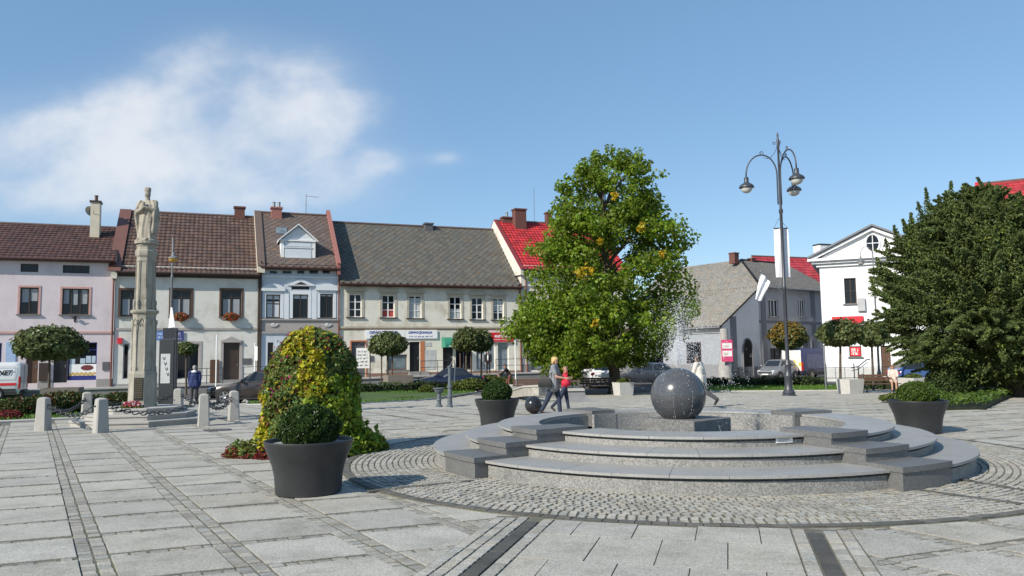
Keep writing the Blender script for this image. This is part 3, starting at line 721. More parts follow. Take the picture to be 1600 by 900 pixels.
mb = MB(); mb.tube([(a.x, 34.17, a.z+.01), (b.x, 34.17, a.z+.01)], .02, 6); mb.tube([(a.x, 34.17, a.z), (lp.x-.1, 34.05, a.z+.42)], .008, 4); mb.tube([(b.x, 34.17, a.z), (lp.x-.1, 34.05, a.z+.42)], .008, 4); mb.build('hanger', M_iron, bn)
fg = thing('white_flag', 'white flag with faint blue emblem on a short slanted staff of the lamp post', 'flag', (0, 0, 0))
s0 = plane_point(1224, 458, 33.93); s1 = plane_point(1188, 424, 33.7)
mb = MB(); mb.tube([s0, s1], .02, 8); mb.ball(s1, .035, 8, 6); mb.build('staff', M_steel, fg)
top_, mid = plane_point(1189, 426, 33.7), plane_point(1203, 440, 33.75)
q = [plane_point(1180, 468, 33.65), plane_point(1191, 471, 33.7)]
mb = MB(); rg = []
for k in range(10):
    t = k/9; L_ = top_.lerp(q[0], t); R_ = mid.lerp(q[1], t); rg.append([tuple(L_.lerp(R_, i/8)+Vector((0, .05*sin(i*1.3+t*4), 0))) for i in range(9)])
mb.loft(rg, closed=False); mb.loft([[(x, y+.01, z) for x, y, z in r] for r in rg], closed=False); mb.build('cloth', M_cloth, fg, 180)
e = plane_point(1193, 446, 33.6); mb = MB(); mb.T = at_xz(e.x, e.y, e.z)
for i in range(3): mb.box(-.09+.03*i, -.02+.05*i, -.12+.09*i, -.07+.09*i, 0, .003)
mb.build('emblem', mat('faint_blue', (.35, .42, .6), .8), fg)

M_polep = mat('grey_pole_paint', (.15, .155, .16), .65, .1, 4)
def slim_lamp(px, Y, top_y, lx, ly, label, warm=True):
    p = GP(px, Y); H = at(px, top_y, Y).z-p.z; t = thing('street_lamp', label, 'street lamp', p)
    hx = at(lx, ly, Y); dx = hx.x-p.x; hz = hx.z-p.z
    mb = MB(); mb.lathe([(.11, 0), (.11, .9), (.075, 1.0), (.06, 1.1), (.042, H*.75), (.055, H*.755), (.055, H*.77), (.034, H*.78), (.035, H), (.005, H+.04)], 12); mb.build('pole', M_polep, t, 40)
    mb = MB(); pts = [(0, 0, H*.86)]+[(dx*.5*(1-cos(a)), 0, max(H*.86, hz+.35)+.45*sin(a)) for a in [pi*i/10 for i in range(1, 10)]]+[(dx, 0, hz+.45), (dx, 0, hz+.15)]
    mb.tube(pts, .022, 6); a_ = mb.build('arm', M_polep, t, 180)
    mb = MB(); mb.lathe([(.04, hz+.22), (.07, hz+.16), (.10, hz+.05), (.22, hz-.02), (.23, hz-.06)], 16, (dx, 0)); s_ = mb.build('lamp_shade', M_polep, t, 40)
    mb = MB(); mb.lathe([(.20, hz-.06), (.18, hz-.13), (.10, hz-.20), (.01, hz-.22)], 14, (dx, 0)); mb.build('lamp_globe', mat('amber_lamp_glass', (.60, .33, .06), .3) if warm else M_lglass, s_, 60)
    return t
slim_lamp(264, 33, 372, 271, 402, 'slim grey lamp post with amber lantern beside the column')
slim_lamp(1375, 43, 392, 1345, 408, 'pale lamp post with curved arm before the white house', False)

# dark information pillar with white poster, beside the column
ip = GP(259, 29.5); t = thing('info_pillar', 'tall dark information pillar with a white poster beside the column', 'sign', ip, radians(12))
zt = at(259, 530, 29.5).z-ip.z
mb = MB(); mb.bbox(-.27, .27, -.07, .07, 0, zt, .02); mb.build('panel', mat('charcoal_panel', (.045, .047, .05), .5), t)
mb = MB(); mb.bbox(.28, .36, -.09, .09, 0, zt+.35, .02); mb.box(-.15, .36, -.06, .06, zt+.02, zt+.42); mb.build('frame', M_iron, t)
mb = MB(); mb.box(-.20, .13, -.078, -.072, zt-1.65, zt-.55); po = mb.build('poster', mat('grey_white_poster', (.58, .58, .57), .7), t)
mb = MB()
for k in range(4): mb.T = Matrix.Rotation(.25, 4, 'Y'); scribble(mb, .15, -.12+.02*k+.25*(zt-1)*.0, .10, -.079, 0) if False else None
mb.T = None
for k in range(4): mb.tube([(-.14+.05*k, -.079, zt-.66-.2*k), (-.09+.05*k, -.079, zt-.78-.2*k), (-.04+.04*k, -.079, zt-.66-.2*k)], .012, 4); mb.tube([(-.12+.05*k, -.079, zt-.72-.2*k), (-.04+.05*k, -.079, zt-.74-.2*k)], .01, 4)
mb.build('poster_lettering', mat('dark_ink', (.08, .08, .09), .8), po)
# hanging white pennant on the left lamp
p = at(268, 497, 32.8); fgl = thing('white_flag', 'small white pennant hanging on the slim lamp post by the column', 'flag', p)
mb = MB(); mb.prism([(-.12, -.42), (.16, -.38), (.02, .45), (-.04, .45)], -.01, .01); mb.build('cloth', M_cloth, fgl)
mb = MB(); mb.tube([(-.02, 0, .45), (-.12, .18, .40)], .012, 6); mb.build('staff', M_steel, fgl)

# ================================================================== HAND PUMP
M_pump = mat('blue_grey_pump_paint', (.10, .12, .135), .5, .2, 6)
hp = GG(703, 636); t = thing('hand_pump', 'old blue-grey cast iron hand pump on the paving', 'water pump', hp)
k = (at(703, 570, hp.y).z-hp.z)/1.8
mb = MB(); mb.lathe([(r*k, z*k) for r, z in ((.14, 0), (.14, .05), (.11, .08), (.10, .4), (.13, .42), (.13, .47), (.10, .5), (.085, .8), (.12, .82), (.12, .88), (.075, .92), (.07, 1.66), (.10, 1.68), (.10, 1.73), (.04, 1.76))], 20); mb.build('column', M_pump, t, 40)
mb = MB(); mb.tube([(0, -.02, 1.72*k), (.12*k, -.02, 1.95*k), (.26*k, -.03, 1.82*k), (.22*k, -.03, 1.4*k), (.20*k, -.03, 1.0*k)], .025*k, 8); mb.build('handle', M_pump, t, 60)
mb = MB(); mb.tube([(0, 0, 1.35*k), (-.1*k, -.02, 1.36*k), (-.24*k, -.02, 1.28*k)], .045*k, 10); mb.build('spout', M_pump, t, 60)
hb = GG(686, 636); t = thing('pump_basin', 'blue-grey pedestal basin standing beside the hand pump', 'basin', hb)
k = (at(686, 606, hb.y).z-hb.z)/.75
mb = MB(); mb.lathe([(r*k, z*k) for r, z in ((.14, 0), (.14, .05), (.09, .1), (.08, .25), (.10, .27), (.10, .31), (.075, .34), (.08, .52), (.16, .58), (.20, .70), (.25, .72), (.25, .75), (.20, .74), (.17, .66))], 24); mb.build('bowl', M_pump, t, 40)

# ================================================================== LAWNS, HEDGES, BEDS
M_lawn = mat('lawn_soil', (.055, .10, .02), .95, .3, 2, .6, 50)
M_grass = leaf_mat('grass_blade', (.10, .20, .025), .35, .6)
M_hedge = leaf_mat('hedge_leaf', (.045, .075, .018), .25)
M_hedge2 = leaf_mat('yellowish_shrub_leaf', (.10, .13, .025), .3)
M_rose = leaf_mat('rose_leaf', (.07, .085, .02), .3)
M_kerb = mat('kerb_stone', (.40, .39, .36), .85, .1, 3, .2, 50)
def lawn(pix, n, hgt=.05):
    P = [GG(*q) for q in pix]
    mb = MB(); k = len(P); vs = [(p.x, p.y, p.z-.05) for p in P]+[(p.x, p.y, p.z+hgt) for p in P]
    mb.add(vs, [tuple(range(k, 2*k))]+[(i, (i+1) % k, (i+1) % k+k, i+k) for i in range(k)])
    tag(mb.build('lawn', M_lawn), kind='structure')
    mb = MB(); mb.tube([(p.x, p.y, p.z+.02) for p in P+[P[0]]], .06, 6); tag(mb.build('lawn_kerb', M_kerb), kind='structure')
    A = np.array([(p.x, p.y) for p in P]); lo, hi = A.min(0), A.max(0)
    pts = rng.uniform(lo, hi, (n*3, 2)); ins = np.zeros(len(pts), bool); j = k-1
    for i in range(k):
        c = ((A[i, 1] > pts[:, 1]) != (A[j, 1] > pts[:, 1])) & (pts[:, 0] < (A[j, 0]-A[i, 0])*(pts[:, 1]-A[i, 1])/(A[j, 1]-A[i, 1]+1e-9)+A[i, 0]); ins ^= c; j = i
    pts = pts[ins][:n]; m = len(pts); zz = np.array([gz(y) for y in pts[:, 1]])+hgt
    a = rng.uniform(0, 2*pi, m); w = .03; h = rng.uniform(.05, .11, m); dx, dy = np.cos(a)*w, np.sin(a)*w; lx, ly = rng.normal(0, .04, m), rng.normal(0, .04, m)
    V = np.stack([np.stack([pts[:, 0]-dx, pts[:, 1]-dy, zz], 1), np.stack([pts[:, 0]+dx, pts[:, 1]+dy, zz], 1), np.stack([pts[:, 0]+lx, pts[:, 1]+ly, zz+h], 1)], 1).reshape(-1, 3)
    o = np_mesh('grass', V, np.arange(3*m).reshape(m, 3), M_grass, None, tints(m, .6, 1.4, .15)); tag(o, 'short green lawn grass', 'grass', kind='stuff')
lawn([(-60, 664), (120, 655), (250, 644), (300, 637), (200, 631), (-60, 633)], 9000)
lawn([(-60, 629), (210, 629), (250, 622), (230, 615), (30, 612), (-60, 615)], 4000)
lawn([(386, 634), (560, 632), (655, 627), (745, 614), (735, 609), (560, 613), (388, 616)], 9000)
lawn([(1085, 613), (1335, 611), (1345, 604), (1085, 603)], 5000)
lawn([(1332, 601), (1480, 606), (1480, 596), (1332, 592)], 2500)
def hedge(name, px0, py0, px1, py1, w, h, label, cat='hedge', m=None, dens=110, size=.13, wob=.05, group=None):
    a, b = GG(px0, py0), GG(px1, py1); d = b-a; L = d.length; rz = atan2(d.y, d.x)
    t = thing(name, label, cat, (a.x, a.y, min(a.z, b.z)-.05), rz, group); h += .05
    area = L*w+2*L*h+2*w*h
    shrub_mass('foliage', t, m or M_hedge, boxhull_fn(0, L, 0, w, .0, h, wob), int(area*dens), size, up=.25, jit=.7)
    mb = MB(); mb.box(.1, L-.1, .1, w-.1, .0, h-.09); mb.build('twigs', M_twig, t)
    return t
hedge('hedge', -40, 647, 118, 640, .8, .42, 'low clipped hedge at the far left behind the lawn edge')
hedge('hedge', 150, 641, 214, 635, .8, .50, 'low clipped hedge behind the bollards left of the column')
hedge('hedge', 384, 628, 424, 627.5, 1.0, .62, 'short block of clipped hedge in front of the dark estate car')
hedge('hedge', 556, 615.5, 741, 609, .9, .52, 'long low clipped hedge across the lawn before the blue saloon car')
hg = 'low hedge blocks along the lawn right of the fountain'
for x0, x1, lb in ((1078, 1116, 'hedge block behind the person in the white coat'), (1122, 1142, 'small hedge block in front of the advertising column'), (1150, 1228, 'hedge block in front of the silver hatchback'), (1236, 1258, 'hedge block just right of the ornate lamp base'), (1262, 1292, 'hedge block in front of the painted van')):
    hedge('hedge', x0, 604.5, x1, 603.5, .9, .5, lb, group=hg)
hedge('hedge', 1340, 608, 1480, 610, .9, .62, 'hedge behind the bench of the sitting woman')
def bush(px, py, rx, ry, h, label, m, name='bush', cat='bush', n=1800, size=.11, petals=None, group=None, zmin=-.5):
    p = GG(px, py); t = thing(name, label, cat, p, 0, group)
    f = ellipsoid_fn((0, 0, h*.45), (rx, ry, h*.55), zmin); shrub_mass('foliage', t, m, f, n, size, jit=.8)
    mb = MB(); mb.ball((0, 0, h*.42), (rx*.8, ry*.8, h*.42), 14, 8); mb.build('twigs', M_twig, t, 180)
    if petals:
        Cc, Nn = f(int(n*.022)); V, Q = leaves(Cc+Nn*.05, Nn, .09); np_mesh('blossoms', V, Q, petals, t, tints(len(Q)))
    return t
rg_ = 'rose bushes in the bed behind the bollards'
for i, (px, py, s, lb) in enumerate(((30, 652, .8, 'rose bush at the left edge of the photo'), (72, 650, .9, 'rose bush directly behind the leftmost bollard'), (98, 648, 1.0, 'rose bush between the two left bollards'), (122, 646, .9, 'reddish rose bush beside the back left bollard'), (185, 640, .8, 'rose bush nearest the column steps'))):
    bush(px, py, .75*s, .55*s, .75*s, lb, M_rose, 'rose_bush', 'rose bush', 1500, .10, M_fr, rg_)
bush(12, 657, .4, .3, .3, 'small red flower clump on the left lawn edge', M_fr, 'flower_clump', 'flowers', 500, .07)
for i, (px, py, s, lb) in enumerate(((715, 612, .8, 'yellow-green bush right behind the hand pump'), (738, 612, 1.0, 'yellow-green bush behind the pot of the round box shrub'), (764, 608, 1.1, 'light green bush above the round box shrub'), (668, 615, .6, 'small light bush left of the hand pump'), (790, 604, .8, 'low light bush beside the stooping man'))):
    bush(px, py, .85*s, .6*s, .8*s, lb, M_hedge2, 'bush', 'bush', 1500, .12, None, 'light bushes in the bed behind the pump')
bush(630, 626, .6, .4, .14, 'flat green tuft on the lawn, left one', M_hedge2, 'grass_tuft', 'plant', 500, .1); bush(648, 625, .5, .35, .14, 'flat green tuft on the lawn, right one', M_hedge2, 'grass_tuft', 'plant', 500, .1)
# curved low stone wall with planting
pts = [GG(796, 612), GG(800, 622), GG(818, 628), GG(842, 629), GG(868, 628), GG(893, 626)]
mb = MB()
wt = thing('low_stone_wall', 'low curved rough stone wall with flat coping round a planting bed', 'wall', pts[0])
rgs, cps = [], []
for i, p in enumerate(pts):
    d = (pts[min(i+1, 5)]-pts[max(i-1, 0)]); d.z = 0; d.normalize(); nrm = Vector((-d.y, d.x, 0)); q = p-pts[0]; z0 = p.z-pts[0].z-.05
    rgs.append([tuple(q+nrm*o+Vector((0, 0, z0+z))) for o, z in ((0, 0), (.35, 0), (.35, .34), (0, .34))]); 
    cps.append([tuple(q+nrm*o+Vector((0, 0, z0+z))) for o, z in ((-.04, .342), (.39, .342), (.39, .41), (-.04, .41))])
M_rubble = mat('rubble_stone', (.36, .34, .29), .9, .2, 3, .6, 25, speck=(7, .65, 1.2))
mb.loft(rgs, True, True); mb.build('wall', M_rubble, wt); mb = MB(); mb.loft(cps, True, True); mb.build('coping', M_stone2, wt)
g = GG(900, 629); mb = MB(); pr = thing('stone_pier', 'splayed grey stone pier ending the low curved wall', 'pier', g)
mb.loft([[(-.55, 0, 0), (.75, 0, 0), (.75, .8, 0), (-.55, .8, 0)], [(-.5, .05, .2), (.4, .05, .2), (.4, .7, .2), (-.5, .7, .2)], [(-.5, .06, .42), (.3, .06, .42), (.3, .6, .42), (-.5, .6, .42)]], True, True); mb.build('block', mat('grey_pier_stone', (.20, .205, .21), .8, .15), pr)
mb = MB(); mb.bbox(-.54, .34, .0, .66, .423, .50, .01); mb.build('cap', M_stone2, pr)
for i, (px, lb) in enumerate(((822, 'yellow-green bedding plants behind the low wall, left group'), (846, 'yellow-green bedding plants behind the walking woman\'s bag'), (872, 'yellow-green bedding plants behind the walking woman'))):
    bush(px, 618, .8, .6, .5, lb, M_hedge2, 'bedding_plant', 'plant', 900, .13, None, 'bedding plants behind the low stone wall')
# ground cover, topiary and shrubs right
t = thing('ground_cover_bed', 'spreading low bed of green ground cover at the right edge of the square', 'plant bed', GG(1480, 641))
P = [GG(*q) for q in ((1470, 641), (1540, 640), (1580, 622), (1620, 612), (1560, 606), (1465, 622))]
A = np.array([(p.x, p.y) for p in P]); o0 = GG(1480, 641)
pts2 = rng.uniform(A.min(0), A.max(0), (40000, 2)); ins = np.zeros(len(pts2), bool); j = 5
for i in range(6):
    ins ^= ((A[i, 1] > pts2[:, 1]) != (A[j, 1] > pts2[:, 1])) & (pts2[:, 0] < (A[j, 0]-A[i, 0])*(pts2[:, 1]-A[i, 1])/(A[j, 1]-A[i, 1])+A[i, 0]); j = i
pts2 = pts2[ins][:9000]; n = len(pts2); zz = (.25+.1*np.sin(pts2[:, 0]*2.3)*np.sin(pts2[:, 1]*1.9))*rng.uniform(.5, 1.1, n)+np.array([gz(y) for y in pts2[:, 1]])
V, Q = leaves(np.stack([pts2[:, 0]-o0.x, pts2[:, 1]-o0.y, zz], 1), np.tile([0, -.3, .9], (n, 1)), .11); np_mesh('foliage', V, Q, M_box2, t, tints(n, .6, 1.4, .1))
mb = MB(); mb.zprism([(p.x-o0.x, p.y-o0.y) for p in P], -.2, .06); mb.build('soil', M_twig, t)
bush(1487, 622, .80, .75, 1.25, 'round clipped topiary shrub beside the large yew', M_hedge, 'topiary_shrub', 'shrub', 5000, .075)
bush(1400, 629, .5, .4, .3, 'small yellow-green clump behind the right planter pot', M_hedge2, 'bush', 'bush', 500, .09)

# ================================================================== BENCHES, CONCRETE BOXES
def bench(px, Y, label, rz=0, Lb=1.8):
    p = GP(px, Y); t = thing('park_bench', label, 'bench', p, rz, 'wooden park benches on the square')
    for k in range(4): 
        pass
    mb = MB()
    for k in range(4): mb.bbox(-Lb/2, Lb/2, -.26+.125*k, -.155+.125*k, .43, .465, .008)
    mb.build('seat', M_wood, t)
    mb = MB()
    for k in range(3): mb.T = Matrix.Translation((0, .24+.035*k, .56+.115*k)) @ Matrix.Rotation(-.25, 4, 'X'); mb.bbox(-Lb/2, Lb/2, -.015, .015, 0, .095, .006)
    mb.T = None; mb.build('backrest', M_wood, t)
    for s in (-1, 1):
        mb = MB(); x = s*(Lb/2-.2)
        mb.tube([(x, -.30, 0), (x, -.24, .25), (x, -.22, .42), (x, .18, .42), (x, .24, .55), (x, .33, .92)], .028, 6); mb.tube([(x, .18, .42), (x, .16, .25), (x, .28, 0)], .028, 6)
        mb.build('leg', M_iron, t, 60)
    return t
def boxpl(px, Y, w, h, label, plant=None, taper=.06, m=None):
    p = GP(px, Y); t = thing('concrete_planter', label, 'planter', p, radians(20))
    mb = MB(); a, b = w/2-taper, w/2
    mb.loft([[(-a, -a, 0), (a, -a, 0), (a, a, 0), (-a, a, 0)], [(-b, -b, h), (b, -b, h), (b, b, h), (-b, b, h)], [(-b+.07, -b+.07, h), (b-.07, -b+.07, h), (b-.07, b-.07, h), (-b+.07, b-.07, h)], [(-b+.07, -b+.07, h-.1), (b-.07, -b+.07, h-.1), (b-.07, b-.07, h-.1), (-b+.07, b-.07, h-.1)]], True, True)
    mb.build('box', m or M_white_c, t)
    if plant:
        s = thing('planter_plant', plant, 'plant', (p.x, p.y, p.z+h-.08)); shrub_mass('foliage', s, M_hedge2, ellipsoid_fn((0, 0, .08), (w*.4, w*.4, .2), -.4), 500, .1)
        mb = MB(); mb.ball((0, 0, .05), (w*.34, w*.34, .13), 10, 6); mb.build('twigs', M_twig, s)
M_white_c = mat('pale_concrete', (.50, .49, .46), .85, .08, 3, .2, 60, dirt=(.40, .39, .36), dscale=2)
bench(934, 40.5, 'empty dark wooden bench under the big tree in front of the white car', radians(4))
bench(1376, 37.5, 'wooden bench with an elderly woman sitting on its right end', radians(-6))
bench(832, 37.5, 'dark wooden bench partly hidden behind the walking woman', radians(6))
boxpl(974, 39.5, .82, .66, 'white concrete planter box right of the bench under the big tree', 'low green plant in the box beside the bench under the tree')
boxpl(808, 39.5, .95, .62, 'white concrete planter box left of the walking woman')
boxpl(1329, 37.0, .88, .70, 'large pale concrete planter box under the globe tree on the right')
boxpl(1428, 38.5, 1.0, .70, 'pale concrete planter box behind the right planter pot', 'light green plant in the box behind the right pot')
M_brownw = mat('brown_rendered_box', (.19, .165, .14), .9, .15, 4, .3, 40)
# ================================================================== TREES
M_tree = leaf_mat('broad_leaf', (.165, .245, .022), .48, .4)
M_yew = leaf_mat('yew_needle', (.115, .155, .048), .35, .55)
M_globe = leaf_mat('maple_leaf', (.12, .15, .05), .35)
M_globe_r = leaf_mat('turning_leaf', (.12, .075, .018), .35)
def limb(mb, a, b, r0, r1, wob=.12):
    a, b = Vector(a), Vector(b); pts = []; L = (b-a).length
    for k in range(7):
        t = k/6; p = a.lerp(b, t)+Vector((random.gauss(0, wob), random.gauss(0, wob), 0))*L*.12*sin(pi*t)+Vector((0, 0, .10*L*sin(pi*t))); pts.append(p)
    mb.tube(pts, r0, 7, r1); return pts
# --- the big tree
bY = 42.0; tb = GP(962, bY); tree = thing('broadleaf_tree', 'big broadleaf tree with a few yellow leaves behind the fountain', 'tree', tb)
prof = [(226, 940, 990), (246, 900, 1020), (275, 885, 1032), (310, 862, 1036), (345, 852, 1042), (380, 838, 1072), (415, 832, 1076), (445, 838, 1080), (470, 812, 1080), (500, 800, 1078), (530, 806, 1045), (555, 830, 1020), (578, 850, 1000)]
ys = [p[0] for p in prof]
cl = []
TOPC = at(965, 300, bY)
def outline(y, ph):                                   # lumpy crown radius left/right by image height
    l = np.interp(y, ys, [p[1] for p in prof]); r = np.interp(y, ys, [p[2] for p in prof]); half = (r-l)/2/FPX*bY
    return at((l+r)/2, y, bY), half
for _ in range(430):                                  # boughs: a run of leaf clusters from inside the crown out to its edge
    y = random.uniform(238, 572) if random.random() > .2 else random.uniform(470, 572); c, half = outline(y, 0); ph = random.uniform(0, 2*pi)
    half *= 1 if y < 490 else np.interp(y, [490, 572], [1, .84]); lump = 1+.10*sin(ph*3+y*.06)+.07*sin(ph*6-y*.11)
    big = random.uniform(.75, 1.15)*(.62 if y < 300 else 1); R0 = .62*big; e = max(.15, half*lump*random.uniform(.84, 1.06)-R0*.4)
    end = Vector((c.x+e*cos(ph), c.y+e*sin(ph), c.z-R0*.55)); st_ = Vector((c.x+e*.35*cos(ph), c.y+e*.35*sin(ph), c.z-random.uniform(.3, 1.1)))
    for k in range(3):
        q = st_.lerp(end, (.35, .72, 1)[k]); cl.append((q.x-tb.x+random.gauss(0, .15), q.y-tb.y+random.gauss(0, .15), q.z-tb.z+random.gauss(0, .1), R0*(.7, .95, .85)[k]))
cl = [c for c in cl if c[2]-c[3] > 1.25 or c[0] < -2.2]
V, Q, T = clump_leaves(cl, 240, .185, clump_var=.30, hue=.10, up=.35, jit=.55, aspect=.85)
cr = np_mesh('crown', V, Q, M_tree, tree, T)
ycl = []
for px, py, s in ((908, 428, 1), (920, 422, .8), (1003, 355, .6), (938, 377, .3), (1034, 396, .4), (930, 505, .4), (960, 306, .3)):
    l = np.interp(py, ys, [p[1] for p in prof]); r = np.interp(py, ys, [p[2] for p in prof]); half = (r-l)/2; q = (px-(l+r)/2)/half
    c = at(px, py, bY-half/FPX*bY*sqrt(max(.02, 1-q*q))*.98); ycl.append((c.x-tb.x, c.y-tb.y, c.z-tb.z, .30*s+.1))
V, Q, T = clump_leaves(ycl, -34, .20, hue=.2, up=.2, jit=.5); np_mesh('yellow_leaves', V, Q, leaf_mat('yellow_leaf', (.46, .33, .02), .4), cr, T)
mb = MB(); limb(mb, (0, 0, -.1), (-.4, 0, 5.5), .33, .2, .05); limb(mb, (-.4, 0, 5.4), (-.3, 0, 11.0), .13, .03, .05); mb.lathe([(.5, -.1), (.4, .15), (.33, .6)], 10)
for c in cl[2::17]:
    z0 = max(1.6, min(10, c[2]-1.2-random.random())); limb(mb, (-.4*min(1, z0/5), 0, z0), c[:3], .075, .015)
mb.build('trunk', M_trunk, tree, 60)

# --- the yew
yY = 28.5; yb = GP(1592, yY); yew = thing('yew_tree', 'huge dark yew tree filling the right edge of the photo', 'tree', yb)
prof2 = [(278, 1522, 1545), (296, 1482, 1572), (312, 1450, 1610), (338, 1414, 1660), (368, 1386, 1690), (400, 1370, 1710), (440, 1368, 1725), (480, 1370, 1735), (510, 1375, 1735), (540, 1388, 1735), (558, 1415, 1730), (574, 1470, 1725), (592, 1545, 1715)]
ys2 = [p[0] for p in prof2]; cl = []; spr = []
def env(y):
    l = np.interp(y, ys2, [p[1] for p in prof2]); r = np.interp(y, ys2, [p[2] for p in prof2]); return at((l+r)/2, y, yY), (r-l)/2/FPX*yY
for _ in range(760):                                  # dark inner mass
    y = random.uniform(318, 585); c, half = env(y); ph = random.uniform(0, 2*pi); rho = sqrt(random.uniform(0, .55)); R = random.uniform(.3, .5)
    cl.append((c.x-yb.x+half*rho*cos(ph), c.y-yb.y+half*.85*rho*sin(ph), c.z-yb.z-R*.6, R))
def plume(p0, p1, n, w0, w1, droop):
    """one feathery bough: needles spread along a line that thins towards its tip"""
    p0, p1 = np.array(p0), np.array(p1); t = rng.uniform(0, 1, n)**.85; w = w0+(w1-w0)*t; d = rng.normal(0, 1, (n, 3)); d /= np.linalg.norm(d, axis=1)[:, None]
    P = p0+(p1-p0)*t[:, None]+d*w[:, None]*np.array([1, 1, .6])*rng.uniform(.2, 1, n)[:, None]; P[:, 2] -= droop*t*t
    k = rng.uniform(.7, 1.25); T = tints(n, .6, 1.3, .06)*k*(np.where(rng.uniform(0, 1, n) < .25, 1.5, 1.0))[:, None]; spr.append((P, d*.5+np.array([0, 0, .7]), T))
for _ in range(820):
    y = random.uniform(285, 588); c, half = env(y); ph = random.uniform(0, 2*pi)
    if sin(ph) > .75: continue
    k = random.uniform(.82, 1.02)+.05*sin(ph*4+y*.07); L_ = random.uniform(.8, 1.7); u = np.array([cos(ph), .85*sin(ph), random.uniform(.25, 1.15) if y < 480 else random.uniform(-.25, .35)]); u /= np.linalg.norm(u)
    e = np.array([c.x-yb.x+half*k*cos(ph), c.y-yb.y+half*.85*k*sin(ph), c.z-yb.z]); plume(e-u*L_, e, int(260*L_)+90, .34, .05, random.uniform(0, .35))
for px, py, L_ in ((1446, 293, 1.2), (1454, 318, 1.0), (1434, 316, .9), (1486, 283, 1.1), (1505, 287, .9), (1527, 277, 1.2), (1545, 284, .9), (1410, 342, 1.0), (1397, 352, .9), (1383, 372, .8), (1564, 294, .9), (1466, 305, 1.0), (1423, 332, .9), (1515, 292, 1.0), (1578, 303, .9), (1370, 402, .8), (1360, 432, .7), (1478, 298, .9), (1590, 312, .8), (1536, 290, 1.0), (1495, 300, 1.0), (1556, 300, .9)):
    e = at(px, py, yY+random.gauss(0, .3)); u = np.array([random.gauss(-.12, .15), random.gauss(0, .15), 1]); e = np.array(e-yb); plume(e-u*L_, e, int(280*L_), .34, .03, 0)
Cs, Ns, Ts = [], [], []
for (x, y, z, R) in cl:                              # each clump: flat sprays of needles pointing outwards
    n = int(420*R)+40; d = rng.normal(0, 1, (n, 3)); d /= np.linalg.norm(d, axis=1)[:, None]
    rr = R*rng.uniform(.3, 1.25, n)[:, None]; Cs.append(np.array([x, y, z])+d*rr*np.array([1.15, 1.15, .75])); Ns.append(d*.6+np.array([0, 0, .6]))
    k = rng.uniform(.75, 1.25); t = tints(n, .6, 1.35, .06)*k; yl = rng.uniform(0, 1, n) < .18; t[yl] *= np.array([1.7, 1.55, .9]); Ts.append(t)
for P_, N_, T_ in spr: Cs.append(P_); Ns.append(N_); Ts.append(T_)
V, Q = leaves(np.vstack(Cs), np.vstack(Ns), .12, aspect=.42, up=.1, jit=.6); np_mesh('crown', V, Q, M_yew, yew, np.vstack(Ts))
mb = MB()
for k in range(6):
    a = 2*pi*k/6; limb(mb, (.3*cos(a), .3*sin(a), -.1), (1.4*cos(a), 1.2*sin(a), 3.2), .22, .1)
mb.lathe([(.65, -.1), (.5, .3), (.4, 1.2)], 10)
for c in cl[::7]: limb(mb, (.3*c[0]*.3, .3*c[1]*.3, max(.8, c[2]*.6)), c[:3], .07, .015)
mb.build('trunk', M_trunk, yew, 60)

# --- clipped globe trees
def globe(px, Y, cy0, cy1, cx0, cx1, label, m=None, lean=0, guards=False, dens=150, size=.17, alt=None, group='clipped globe trees round the square', base=None, flat=True):
    b = GP(px, Y, base); t = thing('globe_tree', label, 'tree', b, 0, group)
    c = at((cx0+cx1)/2, (cy0+cy1)/2, Y); rx = (cx1-cx0)/2/FPX*Y; rz = (cy1-cy0)/2/FPX*Y; off = Vector((c.x-b.x, 0, c.z-b.z))
    n = int(dens*4*pi*rx*(rx+2*rz)/3*1.6)
    d = rng.normal(0, 1, (n, 3)); d /= np.linalg.norm(d, axis=1)[:, None]
    ph = np.arctan2(d[:, 1], d[:, 0]); lump = 1+.07*np.sin(ph*5+d[:, 2]*5)+.05*np.sin(ph*9-d[:, 2]*8)
    zz = np.where(d[:, 2] < 0, d[:, 2]*(.72 if flat else 1), d[:, 2])
    P = np.array(off)+np.stack([d[:, 0]*rx, d[:, 1]*rx, zz*rz], 1)*(rng.uniform(.72, 1.03, n)*lump)[:, None]
    V, Q = leaves(P, d, size, up=.35, jit=.5, aspect=.8); T = tints(n, .55, 1.45, .08)
    if alt is not None: q = rng.uniform(0, 1, n) < np.clip(.5+d[:, 2]*.6-d[:, 0]*.25, .1, .9); T[q] *= np.array(alt)
    np_mesh('crown', V, Q, m or M_globe, t, T)
    mb = MB(); mb.tube([(0, 0, -.1), (off.x*.5, 0, off.z*.5), (off.x, 0, off.z)], .075, 8, .05)
    for k in range(9):
        a = 2*pi*k/9+.3; limb(mb, (off.x, 0, off.z-rz*.55), (off.x+rx*.75*cos(a), rx*.75*sin(a), off.z+rz*random.uniform(-.2, .5)), .035, .012)
    mb.build('trunk', M_trunk, t, 60)
    if guards:
        for s in (-1, 1):
            mb = MB(); mb.lathe([(.045, 0), (.045, 1.9)], 8, (.34*s, -.1)); mb.build('stake', M_wood, t)
    return t
globe(76, 40, 509, 572, 28, 128, 'large globe tree in front of the lilac house at the far left', size=.19)
globe(291, 47, 534, 558, 275, 307, 'small globe tree before the shop window of the pale green house', dens=160, size=.15)
globe(605, 49.5, 518, 562, 576, 636, 'globe tree before the white sign band of the cream house', guards=True, base=.02)
globe(728, 49.5, 511, 556, 706, 752, 'left one of the two touching globe trees between the green awning and the red sign', guards=True, base=.0)
globe(752, 50.3, 514, 556, 734, 771, 'right one of the two touching globe trees beside the red sign', base=.0)
globe(1230, 47, 503, 546, 1202, 1260, 'orange and green globe tree directly behind the ornate lamp post', M_globe, alt=(1.75, .95, .5), flat=False, dens=170)
